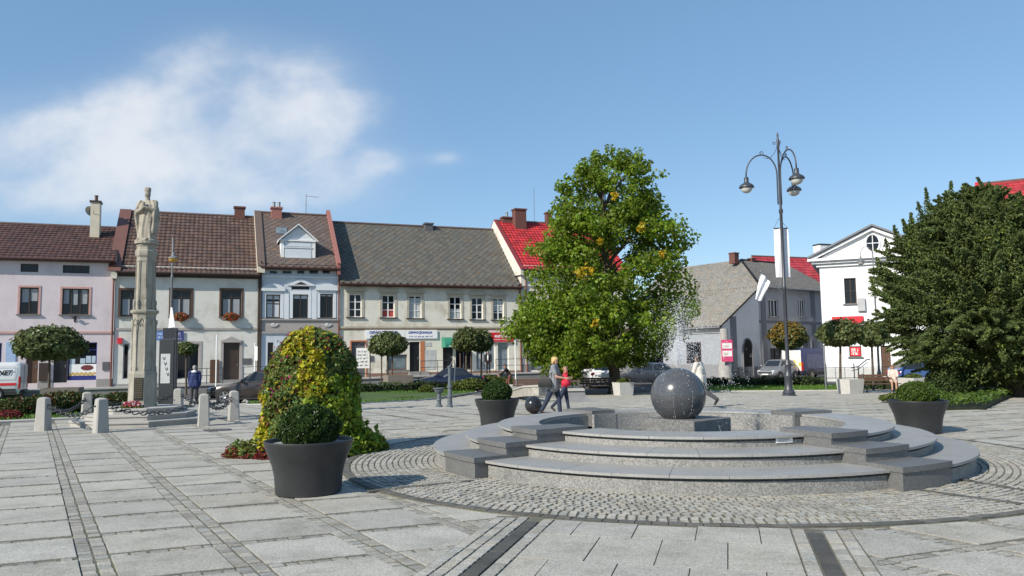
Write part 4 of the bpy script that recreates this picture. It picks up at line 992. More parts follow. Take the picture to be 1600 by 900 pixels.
globe(1313, 37.6, 498, 548, 1279, 1347, 'dark globe tree with its trunk behind the large concrete planter box', size=.16)
globe(1365, 41.5, 501, 548, 1335, 1388, 'globe tree with a leaning trunk behind the bench on the right', lean=1, size=.16)
# far trees behind the houses
for i, (x, y, h, lb) in enumerate(((22, 98, 8, 'distant round tree behind the grey house'), (6, 92, 7.5, 'distant tree hidden behind the big broadleaf tree'))):
    t = thing('distant_tree', lb, 'tree', (x, y, -.4), 0, 'distant trees behind the houses'); f = ellipsoid_fn((0, 0, h*.6), (3.2, 3, h*.4)); shrub_mass('crown', t, M_tree, f, 2500, .4)
    mb = MB(); mb.tube([(0, 0, 0), (.1, 0, h*.6)], .3, 8, .15); mb.build('trunk', M_trunk, t)
# brown tree boxes under two globe trees
boxpl(97, 39.2, 1.65, .78, 'wide brown rendered planter box under the far left globe tree', None, .0, M_brownw)
boxpl(622, 48.6, 1.55, 1.0, 'wide grey rendered planter box under the globe tree of the cream house', None, .0, M_brownw)
# ================================================================== THE ROW OF HOUSES
RZ = atan2(.358, .934); TD = Vector((cos(RZ), sin(RZ), 0)); ND = Vector((-sin(RZ), cos(RZ), 0))   # along, inward
A0 = at(670, 559, 58.0); A0.z = 0
def FP(px, py, off=0):                                # pixel -> (s, z) on the facade plane (off = metres behind it)
    d = ray(px, py); o = A0+ND*off; t = (o-EYE).dot(ND)/d.dot(ND); p = EYE+d*t; return (p-A0).dot(TD), p.z
def W(s, n=0, z=0): p = A0+TD*s+ND*n; return Vector((p.x, p.y, z))

def plaster(name, col, dirt=None, **k): return mat(name, col, .92, .05, 1.2, .12, 40, dirt=dirt, dscale=.75, dthr=.50, **k)
M_pink = plaster('lilac_plaster', (.60, .535, .55), (.50, .44, .455)); M_pinkt = mat('salmon_trim', (.50, .30, .27), .85)
M_pgreen = plaster('pale_green_plaster', (.63, .62, .57), (.46, .425, .38)); M_blue = plaster('pale_blue_plaster', (.52, .57, .62), (.44, .48, .52)); M_bluew = plaster('white_trim_plaster', (.66, .69, .72))
M_cream = plaster('cream_plaster', (.68, .655, .565), (.43, .385, .29)); M_creamt = plaster('beige_trim', (.46, .42, .33), (.34, .30, .23)); M_gable = plaster('weathered_white_gable', (.66, .62, .55), (.46, .41, .34))
M_taupe = plaster('taupe_band', (.36, .33, .31)); M_plinth = plaster('grey_plinth', (.27, .265, .255), (.2, .195, .18)); M_orange = mat('terracotta_paint', (.45, .16, .07), .8)
M_brownf = mat('dark_brown_frame', (.045, .028, .02), .5); M_sill = mat('zinc_sill', (.2, .19, .18), .5, metal=.5); M_gut = mat('brown_gutter', (.07, .03, .022), .45); M_redgut = mat('red_brown_pipe', (.16, .05, .035), .5)
M_brick = mat('chimney_brick', (.13, .055, .045), .9, .25, 8, .4, 30, dirt=(.1, .06, .05), dscale=3); M_pinkb = mat('pale_red_brick', (.30, .125, .105), .9, .15, 8, .3, 30)
def tile_mat(name, col, var=.25, rough=.75): return mat(name, col, rough, var, 5, .15, 60, tint=True, dirt=tuple(c*.6 for c in col), dscale=.5, dthr=.55)
M_t1 = tile_mat('brown_roof_tile', (.085, .043, .037)); M_t2 = tile_mat('red_brown_roof_tile', (.098, .060, .047)); M_t3 = tile_mat('mixed_brown_slate', (.125, .095, .08)); M_t4 = tile_mat('grey_roof_slate', (.112, .104, .086)); M_t5 = tile_mat('bright_red_tile', (.42, .025, .03), .1); M_t6 = tile_mat('sunlit_tan_slate', (.255, .238, .205)); M_t7 = tile_mat('shaded_tan_slate', (.15, .14, .125))

def roof_slope(P0, P1, P2, P3, m, parent, kind='pan', pw=.24, rl=.36, name='roof'):
    """tiled slope over the quad eave-left, eave-right, ridge-right, ridge-left (local coords): every tile its own small tilted, curved face."""
    P0, P1, P2, P3 = map(Vector, (P0, P1, P2, P3)); nrm = (P1-P0).cross(P3-P0).normalized()
    if nrm.z < 0: nrm = -nrm
    L = max((P1-P0).length, (P2-P3).length); H = ((P3+P2)/2-(P0+P1)/2).length; V, Q, T = [], [], []
    nr = max(1, int(H/rl)); nc = max(1, int(L/pw))
    def pt(u, v, h): return tuple(P0.lerp(P1, u).lerp(P3.lerp(P2, u), v)+nrm*h)
    for j in range(nr):
        for i in range(nc):
            k = random.uniform(.72, 1.22) if kind == 'pan' else random.uniform(.86, 1.12); w = random.gauss(0, .05); tnt = (k*(1+w), k, k*(1-w))
            v0, v1 = j/nr, (j+1)/nr
            if kind == 'pan':
                sub = 4; b = len(V)
                for q in range(sub+1):
                    u = (i+q/sub)/nc; h = .035*(.5-.5*cos(2*pi*q/sub)); V.append(pt(u, v0, h+.045)); V.append(pt(u, v1, h+.0)); V.append(pt(u, v0, h-.01))
                for q in range(sub): a = b+3*q; Q.append((a, a+3, a+4, a+1)); T.append(tnt); Q.append((a+2, a+5, a+3, a)); T.append(tnt)
            else:                                     # diamond slates
                for o in (0,):
                    uc = (i+(.5 if j % 2 else 0))/nc; du = .5/nc*.985; dv = 1/nr*.985
                    pts = [(uc, v0-dv*.0), (uc+du, v0+dv), (uc, v0+2*dv), (uc-du, v0+dv)]
                    if pts[1][0] > 1.004 or pts[3][0] < -.004 or pts[2][1] > 1.03: 
                        pts = [(min(max(x, 0), 1), min(y, 1)) for x, y in pts]
                    b = len(V); hs = (.040, .026, .008, .026)
                    for (x, y), h in zip(pts, hs): V.append(pt(x, y, h))
                    for (x, y), h in zip(pts, hs): V.append(pt(x, y, h-.025))
                    Q += [(b, b+1, b+2, b+3), (b+4, b+5, b+1, b), (b+7, b+4, b, b+3)]; T += [tnt]*3
    o = np_mesh(name, V, Q, m, parent, T)
    return o
def wall_mesh(x0, x1, z0, z1, ops, depth=.18, th=.35):
    """facade skin in the plane y=0 with real openings and reveals; ops = [(x0,x1,z0,z1)]"""
    mb = MB(); xs = sorted({x0, x1, *[o[0] for o in ops], *[o[1] for o in ops]}); zs = sorted({z0, z1, *[o[2] for o in ops], *[o[3] for o in ops]})
    xs = [x for x in xs if x0 <= x <= x1]; zs = [z for z in zs if z0 <= z <= z1]
    for a, b in zip(xs, xs[1:]):
        for c, d in zip(zs, zs[1:]):
            if any(o[0] < (a+b)/2 < o[1] and o[2] < (c+d)/2 < o[3] for o in ops): continue
            mb.add([(a, 0, c), (b, 0, c), (b, 0, d), (a, 0, d)], [(0, 1, 2, 3)])
    for (a, b, c, d) in ops:
        mb.add([(a, 0, c), (b, 0, c), (b, depth, c), (a, depth, c)], [(0, 1, 2, 3)]); mb.add([(a, 0, d), (b, 0, d), (b, depth, d), (a, depth, d)], [(3, 2, 1, 0)])
        mb.add([(a, 0, c), (a, 0, d), (a, depth, d), (a, depth, c)], [(3, 2, 1, 0)]); mb.add([(b, 0, c), (b, 0, d), (b, depth, d), (b, depth, c)], [(0, 1, 2, 3)])
    return mb
class House:
    def __init__(s, name, label, px0, px1, zb, ref=None, cat='house', loc=None, rz=None, width=None):
        if loc is None:
            s.s0 = FP(px0, 540)[0]; s.W = FP(px1, 540)[0]-s.s0; loc = W(s.s0, 0, zb); rz = RZ
        else: s.s0 = 0; s.W = width
        s.zb = zb; s.root = thing(name, label, cat, loc, rz); s.ops = []; s.d = .18
        s.loc = Vector(loc); s.rz = rz
    def L(s, px, py, off=0):                          # pixel -> local (x, z)
        t = Vector((cos(s.rz), sin(s.rz), 0)); n = Vector((-sin(s.rz), cos(s.rz), 0)); d = ray(px, py); o = s.loc+n*off
        k = (o-EYE).dot(n)/d.dot(n); p = EYE+d*k; return (p-s.loc).dot(t), p.z-s.zb
    def R(s, x0, y0, x1, y1):
        a, b = s.L(x0, (y0+y1)/2), s.L(x1, (y0+y1)/2); cx = (x0+x1)/2; t, u = s.L(cx, y0), s.L(cx, y1); return a[0], b[0], u[1], t[1]
    def window(s, r, nx=2, nz=1, fm=None, bar=.06, sur=None, surw=.14, sill=True, glass=None, hood=None, hm=None, transom=None, name='window', sillm=None, curtain=None, blind=None):
        x0, x1, z0, z1 = r; s.ops.append(r); d = s.d; fm = fm or M_brownf
        w = MB(); f = .06
        w.box(x0, x0+f, d-.075, d-.01, z0, z1); w.box(x1-f, x1, d-.075, d-.01, z0, z1); w.box(x0+f, x1-f, d-.075, d-.01, z0, z0+f); w.box(x0+f, x1-f, d-.075, d-.01, z1-f, z1)
        for i in range(1, nx): x = x0+(x1-x0)*i/nx; w.box(x-bar*.5, x+bar*.5, d-.073, d-.012, z0+f, z1-f)
        zl = [z0+(z1-z0)*k/nz for k in range(1, nz)] if transom is None else [z0+(z1-z0)*transom]
        for z in zl: w.box(x0+f, x1-f, d-.071, d-.014, z-bar*.35, z+bar*.35)
        wi = w.build(name, fm, s.root)
        g = MB(); g.add([(x0+.01, d-.03, z0+.01), (x1-.01, d-.03, z0+.01), (x1-.01, d-.03, z1-.01), (x0+.01, d-.03, z1-.01)], [(0, 1, 2, 3)]); g.build('pane', glass or M_glass, wi)
        if curtain:
            g = MB()
            for (a, b) in curtain: g.box(x0+(x1-x0)*a[0], x0+(x1-x0)*a[1], d-.028, d-.0275, z0+(z1-z0)*b[0], z0+(z1-z0)*b[1])
            g.v = [(x, y-.006, z) for x, y, z in g.v]; g.build('curtain', blind or M_curt, wi)
        if sur:
            q = MB(); o = .03; W_ = surw
            q.box(x0-W_, x0-.001, -o, .02, z0, z1+W_); q.box(x1+.001, x1+W_, -o, .02, z0, z1+W_); q.box(x0-.001, x1+.001, -o, .02, z1+.001, z1+W_); q.build('surround', sur, wi)
        if sill:
            q = MB(); q.box(x0-(surw if sur else .06)-.04, x1+(surw if sur else .06)+.04, -.12, .03, z0-.07, z0-.002); q.build('sill', sillm or M_sill, wi)
        if hood:
            q = MB(); hx = (surw if sur else .1)+.12; zt = z1+(surw if sur else .05)+.03
            if hood == 'tri': q.prism([(x0-hx, zt), (x1+hx, zt), (x1+hx, zt+.10), ((x0+x1)/2, zt+.34), (x0-hx, zt+.10)], -.16, .01)
            if hood == 'seg':
                n = 12; arc = [((x0+x1)/2+(hx+(x1-x0)/2)*cos(a), zt+.08+.42*sin(a)) for a in [pi*i/n for i in range(n+1)]]
                q.prism([(x0-hx, zt), (x1+hx, zt)]+arc, -.14, .01)
            if hood == 'flat': q.box(x0-hx, x1+hx, -.16, .01, zt, zt+.1)
            q.build('pediment', hm or sur or M_bluew, wi)
        return wi
    def door(s, r, m, label=None, panels=2, sur=None, surw=.15, glassy=False):
        x0, x1, z0, z1 = r; s.ops.append(r); d = s.d
        q = MB(); q.box(x0, x1, d-.05, d-.005, z0, z1)
        if not glassy:
            for i in range(panels):
                a, b = x0+(x1-x0)*(i+.12)/panels, x0+(x1-x0)*(i+.88)/panels
                for c, e in ((.06, .4), (.46, .92)): q.box(a, b, d-.065, d-.049, z0+(z1-z0)*c, z0+(z1-z0)*e)
        o = q.build('door', m, s.root)
        if label: o['label'] = label
        h = MB(); h.box(x1-.14, x1-.10, d-.12, d-.045, z0+.95, z0+1.12); h.build('handle', M_steel, o)
        if sur:
            q = MB(); q.box(x0-surw, x0-.001, -.04, .02, z0, z1+surw); q.box(x1+.001, x1+surw, -.04, .02, z0, z1+surw); q.box(x0-.001, x1+.001, -.04, .02, z1+.001, z1+surw); q.build('surround', sur, o)
        return o
    def hrow(s, px, py, m, h, out=.06, name='cornice', x0=None, x1=None):
        z = s.L(px, py)[1]; q = MB(); q.box(0 if x0 is None else x0, s.W if x1 is None else x1, -out, .0-.001, z-h/2, z+h/2)
        return q.build(name, m, s.root)
    def finish(s, m, z1, deep=11, plinth=None, pm=None, ground=None):
        """wall skin, side and back walls, plinth"""
        mb = wall_mesh(0, s.W, -.6, z1, s.ops, s.d)
        mb.add([(0, 0, -.6), (0, deep, -.6), (0, deep, z1), (0, 0, z1), (s.W, 0, -.6), (s.W, deep, -.6), (s.W, deep, z1), (s.W, 0, z1)], [(0, 3, 2, 1), (4, 5, 6, 7), (1, 2, 6, 5)])
        s.wall = mb.build('wall', m, s.root)
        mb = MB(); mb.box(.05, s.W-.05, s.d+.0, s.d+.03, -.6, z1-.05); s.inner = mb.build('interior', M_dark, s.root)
    def plinth(s, h, m, skip=()):
        xs = [0]; cuts = sorted((o[0]-.02, o[1]+.02) for o in s.ops if o[2] < h); q = MB(); x = 0
        for a, b in cuts:
            if a > x: q.box(x, a, -.035, -.002, -.6, h)
            x = max(x, b)
        if x < s.W: q.box(x, s.W, -.035, -.002, -.6, h)
        q.build('plinth', m, s.root)
    def roof(s, ze, zr, m, kind, half=5.5, over=.35, pw=.24, rl=.36, lap=0, gut=M_gut, back=True, gable=None, gl=True, gr=True):
        k = (zr-ze)/half; eo = over; z0 = ze-eo*k
        s.rf = roof_slope((-lap, -eo, z0), (s.W+lap, -eo, z0), (s.W+lap, half, zr), (-lap, half, zr), m, s.root, kind, pw, rl)
        if back: 
            q = MB(); q.add([(-lap, half, zr), (s.W+lap, half, zr), (s.W+lap, 2*half+eo, z0), (-lap, 2*half+eo, z0)], [(0, 1, 2, 3)]); q.add([(-lap, -eo, z0-.03), (s.W+lap, -eo, z0-.03), (s.W+lap, half, zr-.03), (-lap, half, zr-.03)], [(3, 2, 1, 0)]); q.build('roof_underside', M_brownf, s.root)
        q = MB(); q.tube([(-lap, half, zr+.03), (s.W+lap, half, zr+.03)], .11, 8); q.build('ridge', m if False else M_ridge, s.rf)
        if gut:
            q = MB(); q.tube([(-lap, -eo-.06, z0+.0), (s.W+lap, -eo-.06, z0+.0)], .075, 8); q.build('gutter', gut, s.root)
            q = MB(); q.box(-lap, s.W+lap, -eo+.02, -.003, z0-.12, z0-.04); q.build('soffit', gut, s.root)
        g = MB()
        for x, on in ((0.01, gl), (s.W-.01, gr)):
            if on: g.add([(x, 0, ze-.05), (x, 2*half, ze-.05), (x, half, zr-.06)], [(0, 1, 2)])
        if g.v: g.build('gable', gable or M_gable, s.root)
        s.ze, s.zr, s.half, s.z0, s.eo = ze, zr, half, z0, eo
    def parapet(s, x, w, ze, zr, m, half=5.5, up=.28, cap=None, over=.35, capw=None):
        """sloping gable upstand along the roof edge"""
        k = (zr-ze)/half; q = MB(); a, b = (-over, ze-over*k), (half, zr)
        for y0, z0, y1, z1 in ((*a, *b), (*b, 2*half, ze)):
            pass
        poly = [(a[0], a[1]-.35), (a[0], a[1]+up), (b[0], b[1]+up), (2*half, ze+up), (2*half, ze-.35)]
        vs = [(x-w/2, y, z) for y, z in poly]+[(x+w/2, y, z) for y, z in poly]; n = len(poly)
        q.add(vs, [tuple(range(n)), tuple(reversed(range(n, 2*n)))]+[(i, (i+1) % n, (i+1) % n+n, i+n) for i in range(n)]); o = q.build('parapet', m, s.root)
        if cap:
            q = MB(); cw = (capw or w*1.25)/2
            P = [(a[0]-.04, a[1]+up), (b[0], b[1]+up), (2*half, ze+up)]
            vs = []
            for y, z in P: vs += [(x-cw, y, z+.003), (x+cw, y, z+.003), (x+cw, y, z+.06), (x-cw, y, z+.06)]
            q.add(vs, [(0, 1, 2, 3), (8, 11, 10, 9)]+[(4*k_+i, 4*k_+4+i, 4*k_+4+(i+1) % 4, 4*k_+(i+1) % 4) for k_ in (0, 1) for i in range(4)]); q.build('coping', cap, o)
    def chimney(s, px, y0, y1, wpx, m, off, depth=.7, pots=0, potm=None, cap=None):
        x, zt = s.L(px, y0, off); zb = s.L(px, y1, off)[1]; w = abs(s.L(px+wpx/2, y0, off)[0]-s.L(px-wpx/2, y0, off)[0])
        q = MB(); q.box(x-w/2, x+w/2, off-depth/2, off+depth/2, zb-.9, zt-.12); q.build('chimney', m, s.rf); ch = bpy.data.objects[-1] if False else [c for c in s.rf.children if c.name.startswith('chimney')][-1]
        q = MB(); q.box(x-w/2-.07, x+w/2+.07, off-depth/2-.07, off+depth/2+.07, zt-.118, zt); q.build('chimney_cap', cap or m, s.root)
        if pots:
            q = MB()
            for i in range(pots): q.lathe([(.11, zt+.003), (.10, zt+.35), (.13, zt+.37), (.13, zt+.42)], 10, (x-w*.25+w*.5*i/max(1, pots-1) if pots > 1 else x, off))
            q.build('chimney_pot', potm or M_steel, s.root)
    def pipe(s, px, z1, z0=-.3, m=None, out=.09, x=None):
        x = s.L(px, 500)[0] if x is None else x; q = MB(); q.tube([(x, -.42, z1+.12), (x, -out, z1-.35), (x, -out, z0)], .055, 8); q.build('drainpipe', m or M_gut, s.root)
M_curt = mat('net_curtain', (.30, .32, .34), .9, .1, 6); M_ridge = mat('ridge_tile', (.12, .08, .07), .8, .2)
M_wf = mat('white_window_frame', (.72, .72, .70), .5, .03)

def signboard(name, label, H, r, m, out=.06, th=.03, cat='sign', text=None, group=None):
    """a sign fixed to a facade is a thing of its own"""
    x0, x1, z0, z1 = r; o = H.loc+Vector((cos(H.rz), sin(H.rz), 0))*x0+Vector((0, 0, z0)); t = thing(name, label, cat, o, H.rz, group)
    mb = MB(); mb.bbox(0, x1-x0, -out-th, -out, 0, z1-z0, .006); mb.build('board', m, t)
    if text:
        for (s, size, fx, fz, tm, bold, shear) in text:
            mb = MB()
            if s is None: scribble(mb, size, (x1-x0)*.12, (x1-x0)*.88, -out-th-.003, (z1-z0)*fz)
            else: text_into(mb, s, size, at_xz((x1-x0)*fx, -out-th-.003, (z1-z0)*fz), .002, bold, shear)
            mb.build('lettering', tm, t)
    return t
M_whitelet = mat('white_lettering', (.82, .82, .80), .6, .02); M_blueink = mat('blue_lettering', (.04, .06, .30), .6); M_navy = mat('navy_shopfront', (.025, .035, .22), .45); M_navy2 = mat('navy_sign', (.04, .05, .20), .5)
M_greyboard = mat('grey_board', (.10, .10, .105), .6); M_ltglass = mat('pale_shop_glass', (.16, .20, .22), .08, .5, 1.5, spec=.6)
# ---------------- lilac house
h = House('lilac_house', 'lilac plastered two-storey house with brown tiled roof at the left edge', -90, 177.5, .10)
h.window(h.R(32, 412, 60, 425), 1, 1, sill=False); h.window(h.R(98, 414.5, 140, 427), 3, 1, sill=False)
h.window(h.R(31, 449, 60, 491), 2, 1, transom=None, sur=M_pinkt, surw=.12, curtain=[((.08, .45), (.45, .95)), ((.55, .92), (.5, .95))])
h.window(h.R(97, 451, 139, 491.5), 3, 1, sur=M_pinkt, surw=.12, curtain=[((.04, .24), (.42, .96)), ((.38, .56), (.38, .96)), ((.70, .92), (.42, .96))])
h.window(h.R(-48, 447, -18, 490), 2, 1, sur=M_pinkt, surw=.12)
h.window(h.R(105, 535, 151, 594), 1, 1, fm=M_navy, sill=False, name='shop_window', transom=.80)
h.window(h.R(-10, 536, 2, 592), 1, 1, fm=M_navy, sill=False, name='shop_window')
h.door(h.R(83, 558, 105, 598), M_black, 'dark shop door', glassy=True); h.door(h.R(40, 557, 59, 599), M_wood, 'brown wooden gate', panels=2)
h.finish(M_pink, h.L(90, 402)[1]); h.plinth(h.L(120, 593)[1], M_plinth)
h.hrow(80, 519.5, M_pinkt, .13)
h.roof(h.L(90, 401)[1], h.L(75, 352.5, 5.2)[1], M_t1, 'pan', half=5.2, over=.4, pw=.30, rl=.42, gut=M_gut)
h.pipe(176, h.L(176, 405)[1], m=M_redgut)
signboard('shop_poster', 'white and yellow bakery poster with an oval brown badge in the blue shop window', h, h.R(108, 569, 150, 587), M_whitelet, -.10, .012, 'poster')
r = h.R(108, 569, 150, 587); t = bpy.data.objects[-1]; t = [o for o in bpy.data.objects if o.name == 'shop_poster'][0]
mb = MB(); W_, H_ = r[1]-r[0], r[3]-r[2]; n = 24
mb.add([(W_*.66+W_*.24*cos(2*pi*i/n), .086, H_*.68+H_*.24*sin(2*pi*i/n)) for i in range(n)], [tuple(range(n))]); mb.build('badge', mat('maroon_badge', (.16, .03, .03), .6), t)
mb = MB()
for i in range(12): mb.ball((W_*(.05+.08*i), .084, H_*(.10+.1*(i % 2))), (.10, .006, .09), 10, 6)
mb.build('bread_picture', mat('bread_yellow', (.55, .38, .14), .7), t)
signboard('shop_poster', 'plain blue strip below the bakery poster', h, h.R(108, 588, 150, 593), M_navy, -.10, .012, 'poster')
for i, (x0, y0, x1, y1) in enumerate(((109, 561, 117, 569), (125, 560, 133, 568), (134, 556, 142, 567), (143, 556, 149, 567))):
    signboard('notice_sheet', 'pale blue notice sheets stuck on the bakery window', h, (lambda q: q)(h.R(x0, y0, x1, y1)), mat('pale_notice', (.42, .52, .6), .7), -.10, .008, 'notice', group='notice sheets on the bakery window')
signboard('window_blind', 'light blue slatted window panel behind the white van', h, h.R(9, 534, 25, 566), mat('light_blue_panel', (.33, .45, .62), .5, .15, 3), .02, .03, 'window panel')
signboard('notice_board', 'brown notice board between the gate and the dark shop door of the lilac house', h, h.R(61, 567, 77, 595), M_brownf, .05, .06, 'notice board')
signboard('meter_box', 'black meter box on the lilac wall right of the bakery window', h, h.R(160, 565.5, 171, 578.5), M_greyboard, .0, .06, 'meter box')
x, z = h.L(117, 497); tl = thing('wall_lantern', 'small black iron lantern bracket under the wide lilac house window', 'lantern', h.loc+Vector((cos(RZ), sin(RZ), 0))*x+Vector((0, 0, z)), RZ)
mb = MB(); mb.box(-.05, .05, -.04, 0, -.25, .1); mb.tube([(0, -.02, -.1), (-.12, -.2, 0), (-.16, -.25, .15)], .02, 6); mb.tube([(0, -.02, -.1), (.12, -.2, 0), (.16, -.25, .15)], .02, 6); mb.build('bracket', M_iron, tl)
mb = MB(); mb.lathe([(.05, -.05), (.09, .1), (.02, .16)], 8, (0, -.18)); mb.build('lantern', M_iron, tl)
HB1 = h
# ---------------- pale green house
h = House('pale_green_house', 'pale green house with red-brown tiled roof behind the statue column', 178.3, 404.5, .15)
for x0, x1 in ((188, 220), (267, 299), (345.5, 377.5)):
    h.window(h.R(x0, 453, x1, 495), 2, 1, transom=.72, sur=M_wood, surw=.12, curtain=[((.10, .44), (.08, .66)), ((.56, .9), (.08, .66))])
h.window(h.R(276, 537, 311, 592), 1, 1, fm=M_taupe, name='shop_window', sur=M_taupe, surw=.16, sill=False); h.window(h.R(192, 537, 201, 592), 1, 1, fm=M_taupe, sill=False)
h.door(h.R(349, 535.5, 374, 594), M_brownf, 'dark double door under a flat triangular hood', 2, M_taupe, .18)
h.finish(M_pgreen, h.L(290, 417)[1]); h.plinth(h.L(330, 597)[1], M_plinth)
h.hrow(290, 514, M_taupe, .14); q = MB(); x0, x1, z0, z1 = h.R(346, 530, 377, 535); q.prism([(x0, z0), (x1, z0), (x1, z0+.10), ((x0+x1)/2, z0+.40), (x0, z0+.10)], -.16, -.045); q.build('door_pediment', M_taupe, h.root)
ze = h.L(290, 419.5)[1]; zr = h.L(270, 334, 5.5)[1]
h.roof(ze, zr, M_t2, 'pan', over=.45, pw=.30, rl=.40, gut=M_brownf, gable=M_cream)
q = MB(); q.box(0, h.W, -.12, -.003, ze-.62, ze-.08); q.build('eaves_board', M_brownf, h.root)
h.parapet(-.08, .34, ze, zr, M_cream, up=.12, cap=mat('brown_metal_coping', (.15, .07, .055), .6), over=.55, capw=.75)
h.pipe(403.5, ze-.1, m=M_brownf)
HB2 = h
M_ltcream = mat('cream_chimney', (.60, .55, .43), .9, .1, 2, dirt=(.4, .36, .28), dscale=1.5)
h.chimney(150.5, 315, 352, 14.5, M_ltcream, 3.6, .8, 1, M_wood, M_brownf)
for cx, lb in ((282.5, 'window box of orange geraniums on the pale green house, left of two'), (361, 'window box of orange geraniums on the pale green house, right of two')):
    x0, x1, z0, z1 = h.R(cx-11, 491, cx+11, 503); o = h.loc+TD*((x0+x1)/2)-ND*.22+Vector((0, 0, z1-.28)); fb = thing('flower_box', lb, 'flower box', o, RZ, 'geranium boxes on the pale green house')
    mb = MB(); mb.bbox(-(x1-x0)/2, (x1-x0)/2, -.09, .09, .0, .16, .01); mb.build('box', M_wood, fb)
    Cc, Nn = ellipsoid_fn((0, -.06, .1), ((x1-x0)*.55, .25, .30), -1)(500); V, Q = leaves(Cc, Nn, .10); T = np.where(rng.uniform(0, 1, (500, 1)) < .55, [[.55, .10, .03]], [[.10, .12, .03]]); np_mesh('geraniums', V, Q, leaf_mat('cut_flower', (1, 1, 1), .2), fb, T*rng.uniform(.6, 1.4, (500, 1)))
signboard('shop_sign', 'small bright blue sign panel just right of the column', h, h.R(245, 517.5, 257, 532), mat('bright_blue', (.10, .20, .52), .5), text=[(None, .12, .5, .35, M_whitelet, 0, 0), (None, .18, .5, .75, M_whitelet, 0, 0)])
signboard('shop_sign', 'navy blue shop sign with three rows of small white lettering on the pale green house', h, h.R(262, 517.5, 287, 532), M_navy2, text=[(None, .13, .5, .78, M_whitelet, 0, 0), (None, .13, .5, .5, M_whitelet, 0, 0), (None, .12, .5, .22, M_whitelet, 0, 0)])
signboard('wall_plaque', 'dark plaque on the pale green wall right of the double door', h, h.R(379, 560, 393, 569.5), M_greyboard, .0, .04, 'plaque')
signboard('notice_board', 'brown notice board on the pale green house left of the double door', h, h.R(328, 562, 342, 598), M_wood, .05, .08, 'notice board')
signboard('mail_box', 'small red box on the pale green wall left of the column', h, h.R(184, 528, 191, 537), M_red, .0, .18, 'box')
# ---------------- pale blue ornamented house
h = House('pale_blue_house', 'narrow pale blue house with ornamented windows and a white dormer', 405.3, 529.5, .30)
for x0, x1 in ((420.5, 434.5), (440.5, 457), (463.5, 477.5), (482.5, 498.5), (503.5, 517)): h.window(h.R(x0, 421.6, x1, 428.6), 1, 1, fm=M_bluew, sill=False)
M_lb = mat('light_blind', (.50, .52, .54), .7)
h.window(h.R(415.5, 460, 438, 497), 2, 1, fm=M_brownf, transom=.62, sur=M_bluew, surw=.2, hood='seg', hm=M_bluew, curtain=[((.06, .94), (.80, .99)), ((.08, .46), (.05, .7)), ((.54, .92), (.05, .7))], blind=M_lb)
h.window(h.R(457.5, 460, 481.5, 497), 2, 1, fm=M_brownf, sur=M_bluew, surw=.2, curtain=[((.04, .96), (.82, .99))], blind=M_lb)
h.window(h.R(500, 459, 520.5, 496.5), 2, 1, fm=M_brownf, sur=M_bluew, surw=.2, hood='seg', hm=M_bluew, curtain=[((.04, .96), (.90, .99))], blind=M_lb)
h.window(h.R(455.5, 447.5, 483.5, 452.5), 1, 1, sill=False, sur=M_bluew, surw=.10)
h.window(h.R(418, 535, 427, 570), 1, 1, sill=False); h.window(h.R(500, 536, 522, 585), 1, 1, sill=False, name='shop_window'); h.door(h.R(445, 536, 470, 596), M_brownf, None, 2, M_taupe, .15)
h.finish(M_blue, h.L(465, 411)[1]); h.plinth(h.L(460, 594)[1], M_plinth)
q = MB(); x0, x1, z0, z1 = h.R(449, 436, 491, 446.5); q.prism([(x0, z0), (x1, z0), (x1, z0+.08), ((x0+x1)/2, z1), (x0, z0+.08)], -.14, -.035); pd = q.build('pediment', M_bluew, h.root)
q = MB(); x0, x1, z0, z1 = h.R(460, 440.5, 480, 445); q.prism([(x0, z0), (x1, z0), ((x0+x1)/2, z1)], -.150, -.139); q.build('tympanum', M_brownf, pd)
h.hrow(465, 432.8, M_bluew, .10, .08); h.hrow(465, 499.5, M_taupe, .10, .12, 'sill_course'); h.hrow(465, 519.5, M_taupe, .12, .1)
z = h.L(465, 509)[1]; q = MB(); q.box(0, h.W, -.018, -.002, h.L(465, 518.5)[1]+.04, h.L(465, 500)[1]-.04); q.build('apron_band', M_taupe, h.root)
for x in (h.L(447.5, 480)[0], h.L(491, 480)[0]): 
    q = MB(); q.box(x-.16, x+.16, -.05, -.002, h.L(465, 498.5)[1], h.L(465, 456)[1]); q.build('pilaster', M_bluew, h.root)
for px in (427, 511):                                 # stucco swags
    x, z = h.L(px, 508.5); q = MB(); q.tube([(x-.32+.64*i/8, -.03, z+.08-.16*sin(pi*i/8)) for i in range(9)], .06, 6); q.ball((x, -.03, z+.05), (.16, .05, .12), 10, 6); q.build('swag', mat('pale_stucco', (.46, .45, .44), .9, .2, 6), h.root)
ze = h.L(465, 411.5)[1]; zr = h.L(430, 333.5, 5.3)[1]; q = MB()
for i in range(38): q.box(.08+i*h.W/38.4, .08+i*h.W/38.4+.075, -.16, -.003, ze-.42, ze-.24)
q.build('dentils', M_bluew, h.root); q = MB(); q.box(0, h.W, -.20, -.003, ze-.22, ze-.09); q.build('cornice', M_brownf, h.root)
h.roof(ze, zr, M_t3, 'dia', half=5.3, over=.45, pw=.46, rl=.25, gut=M_gut, gable=M_cream)
h.parapet(.02, .5, ze, zr, M_ltcream, half=5.3, up=.10, over=.5, cap=mat('brown_metal_coping2', (.12, .085, .07), .7, .3, 9), capw=.5)
h.parapet(h.W-.1, .22, ze, zr, M_pinkb, half=5.3, up=.42, over=.5, cap=M_pinkb, capw=.28)
h.pipe(529, ze-.1, m=M_redgut); h.pipe(407, ze-.1, m=M_brownf)
h.chimney(374.5, 323.5, 345, 16, M_brick, 5.5, .6); h.chimney(432, 324.5, 342, 16, M_pinkb, 5.0, .7, 2)
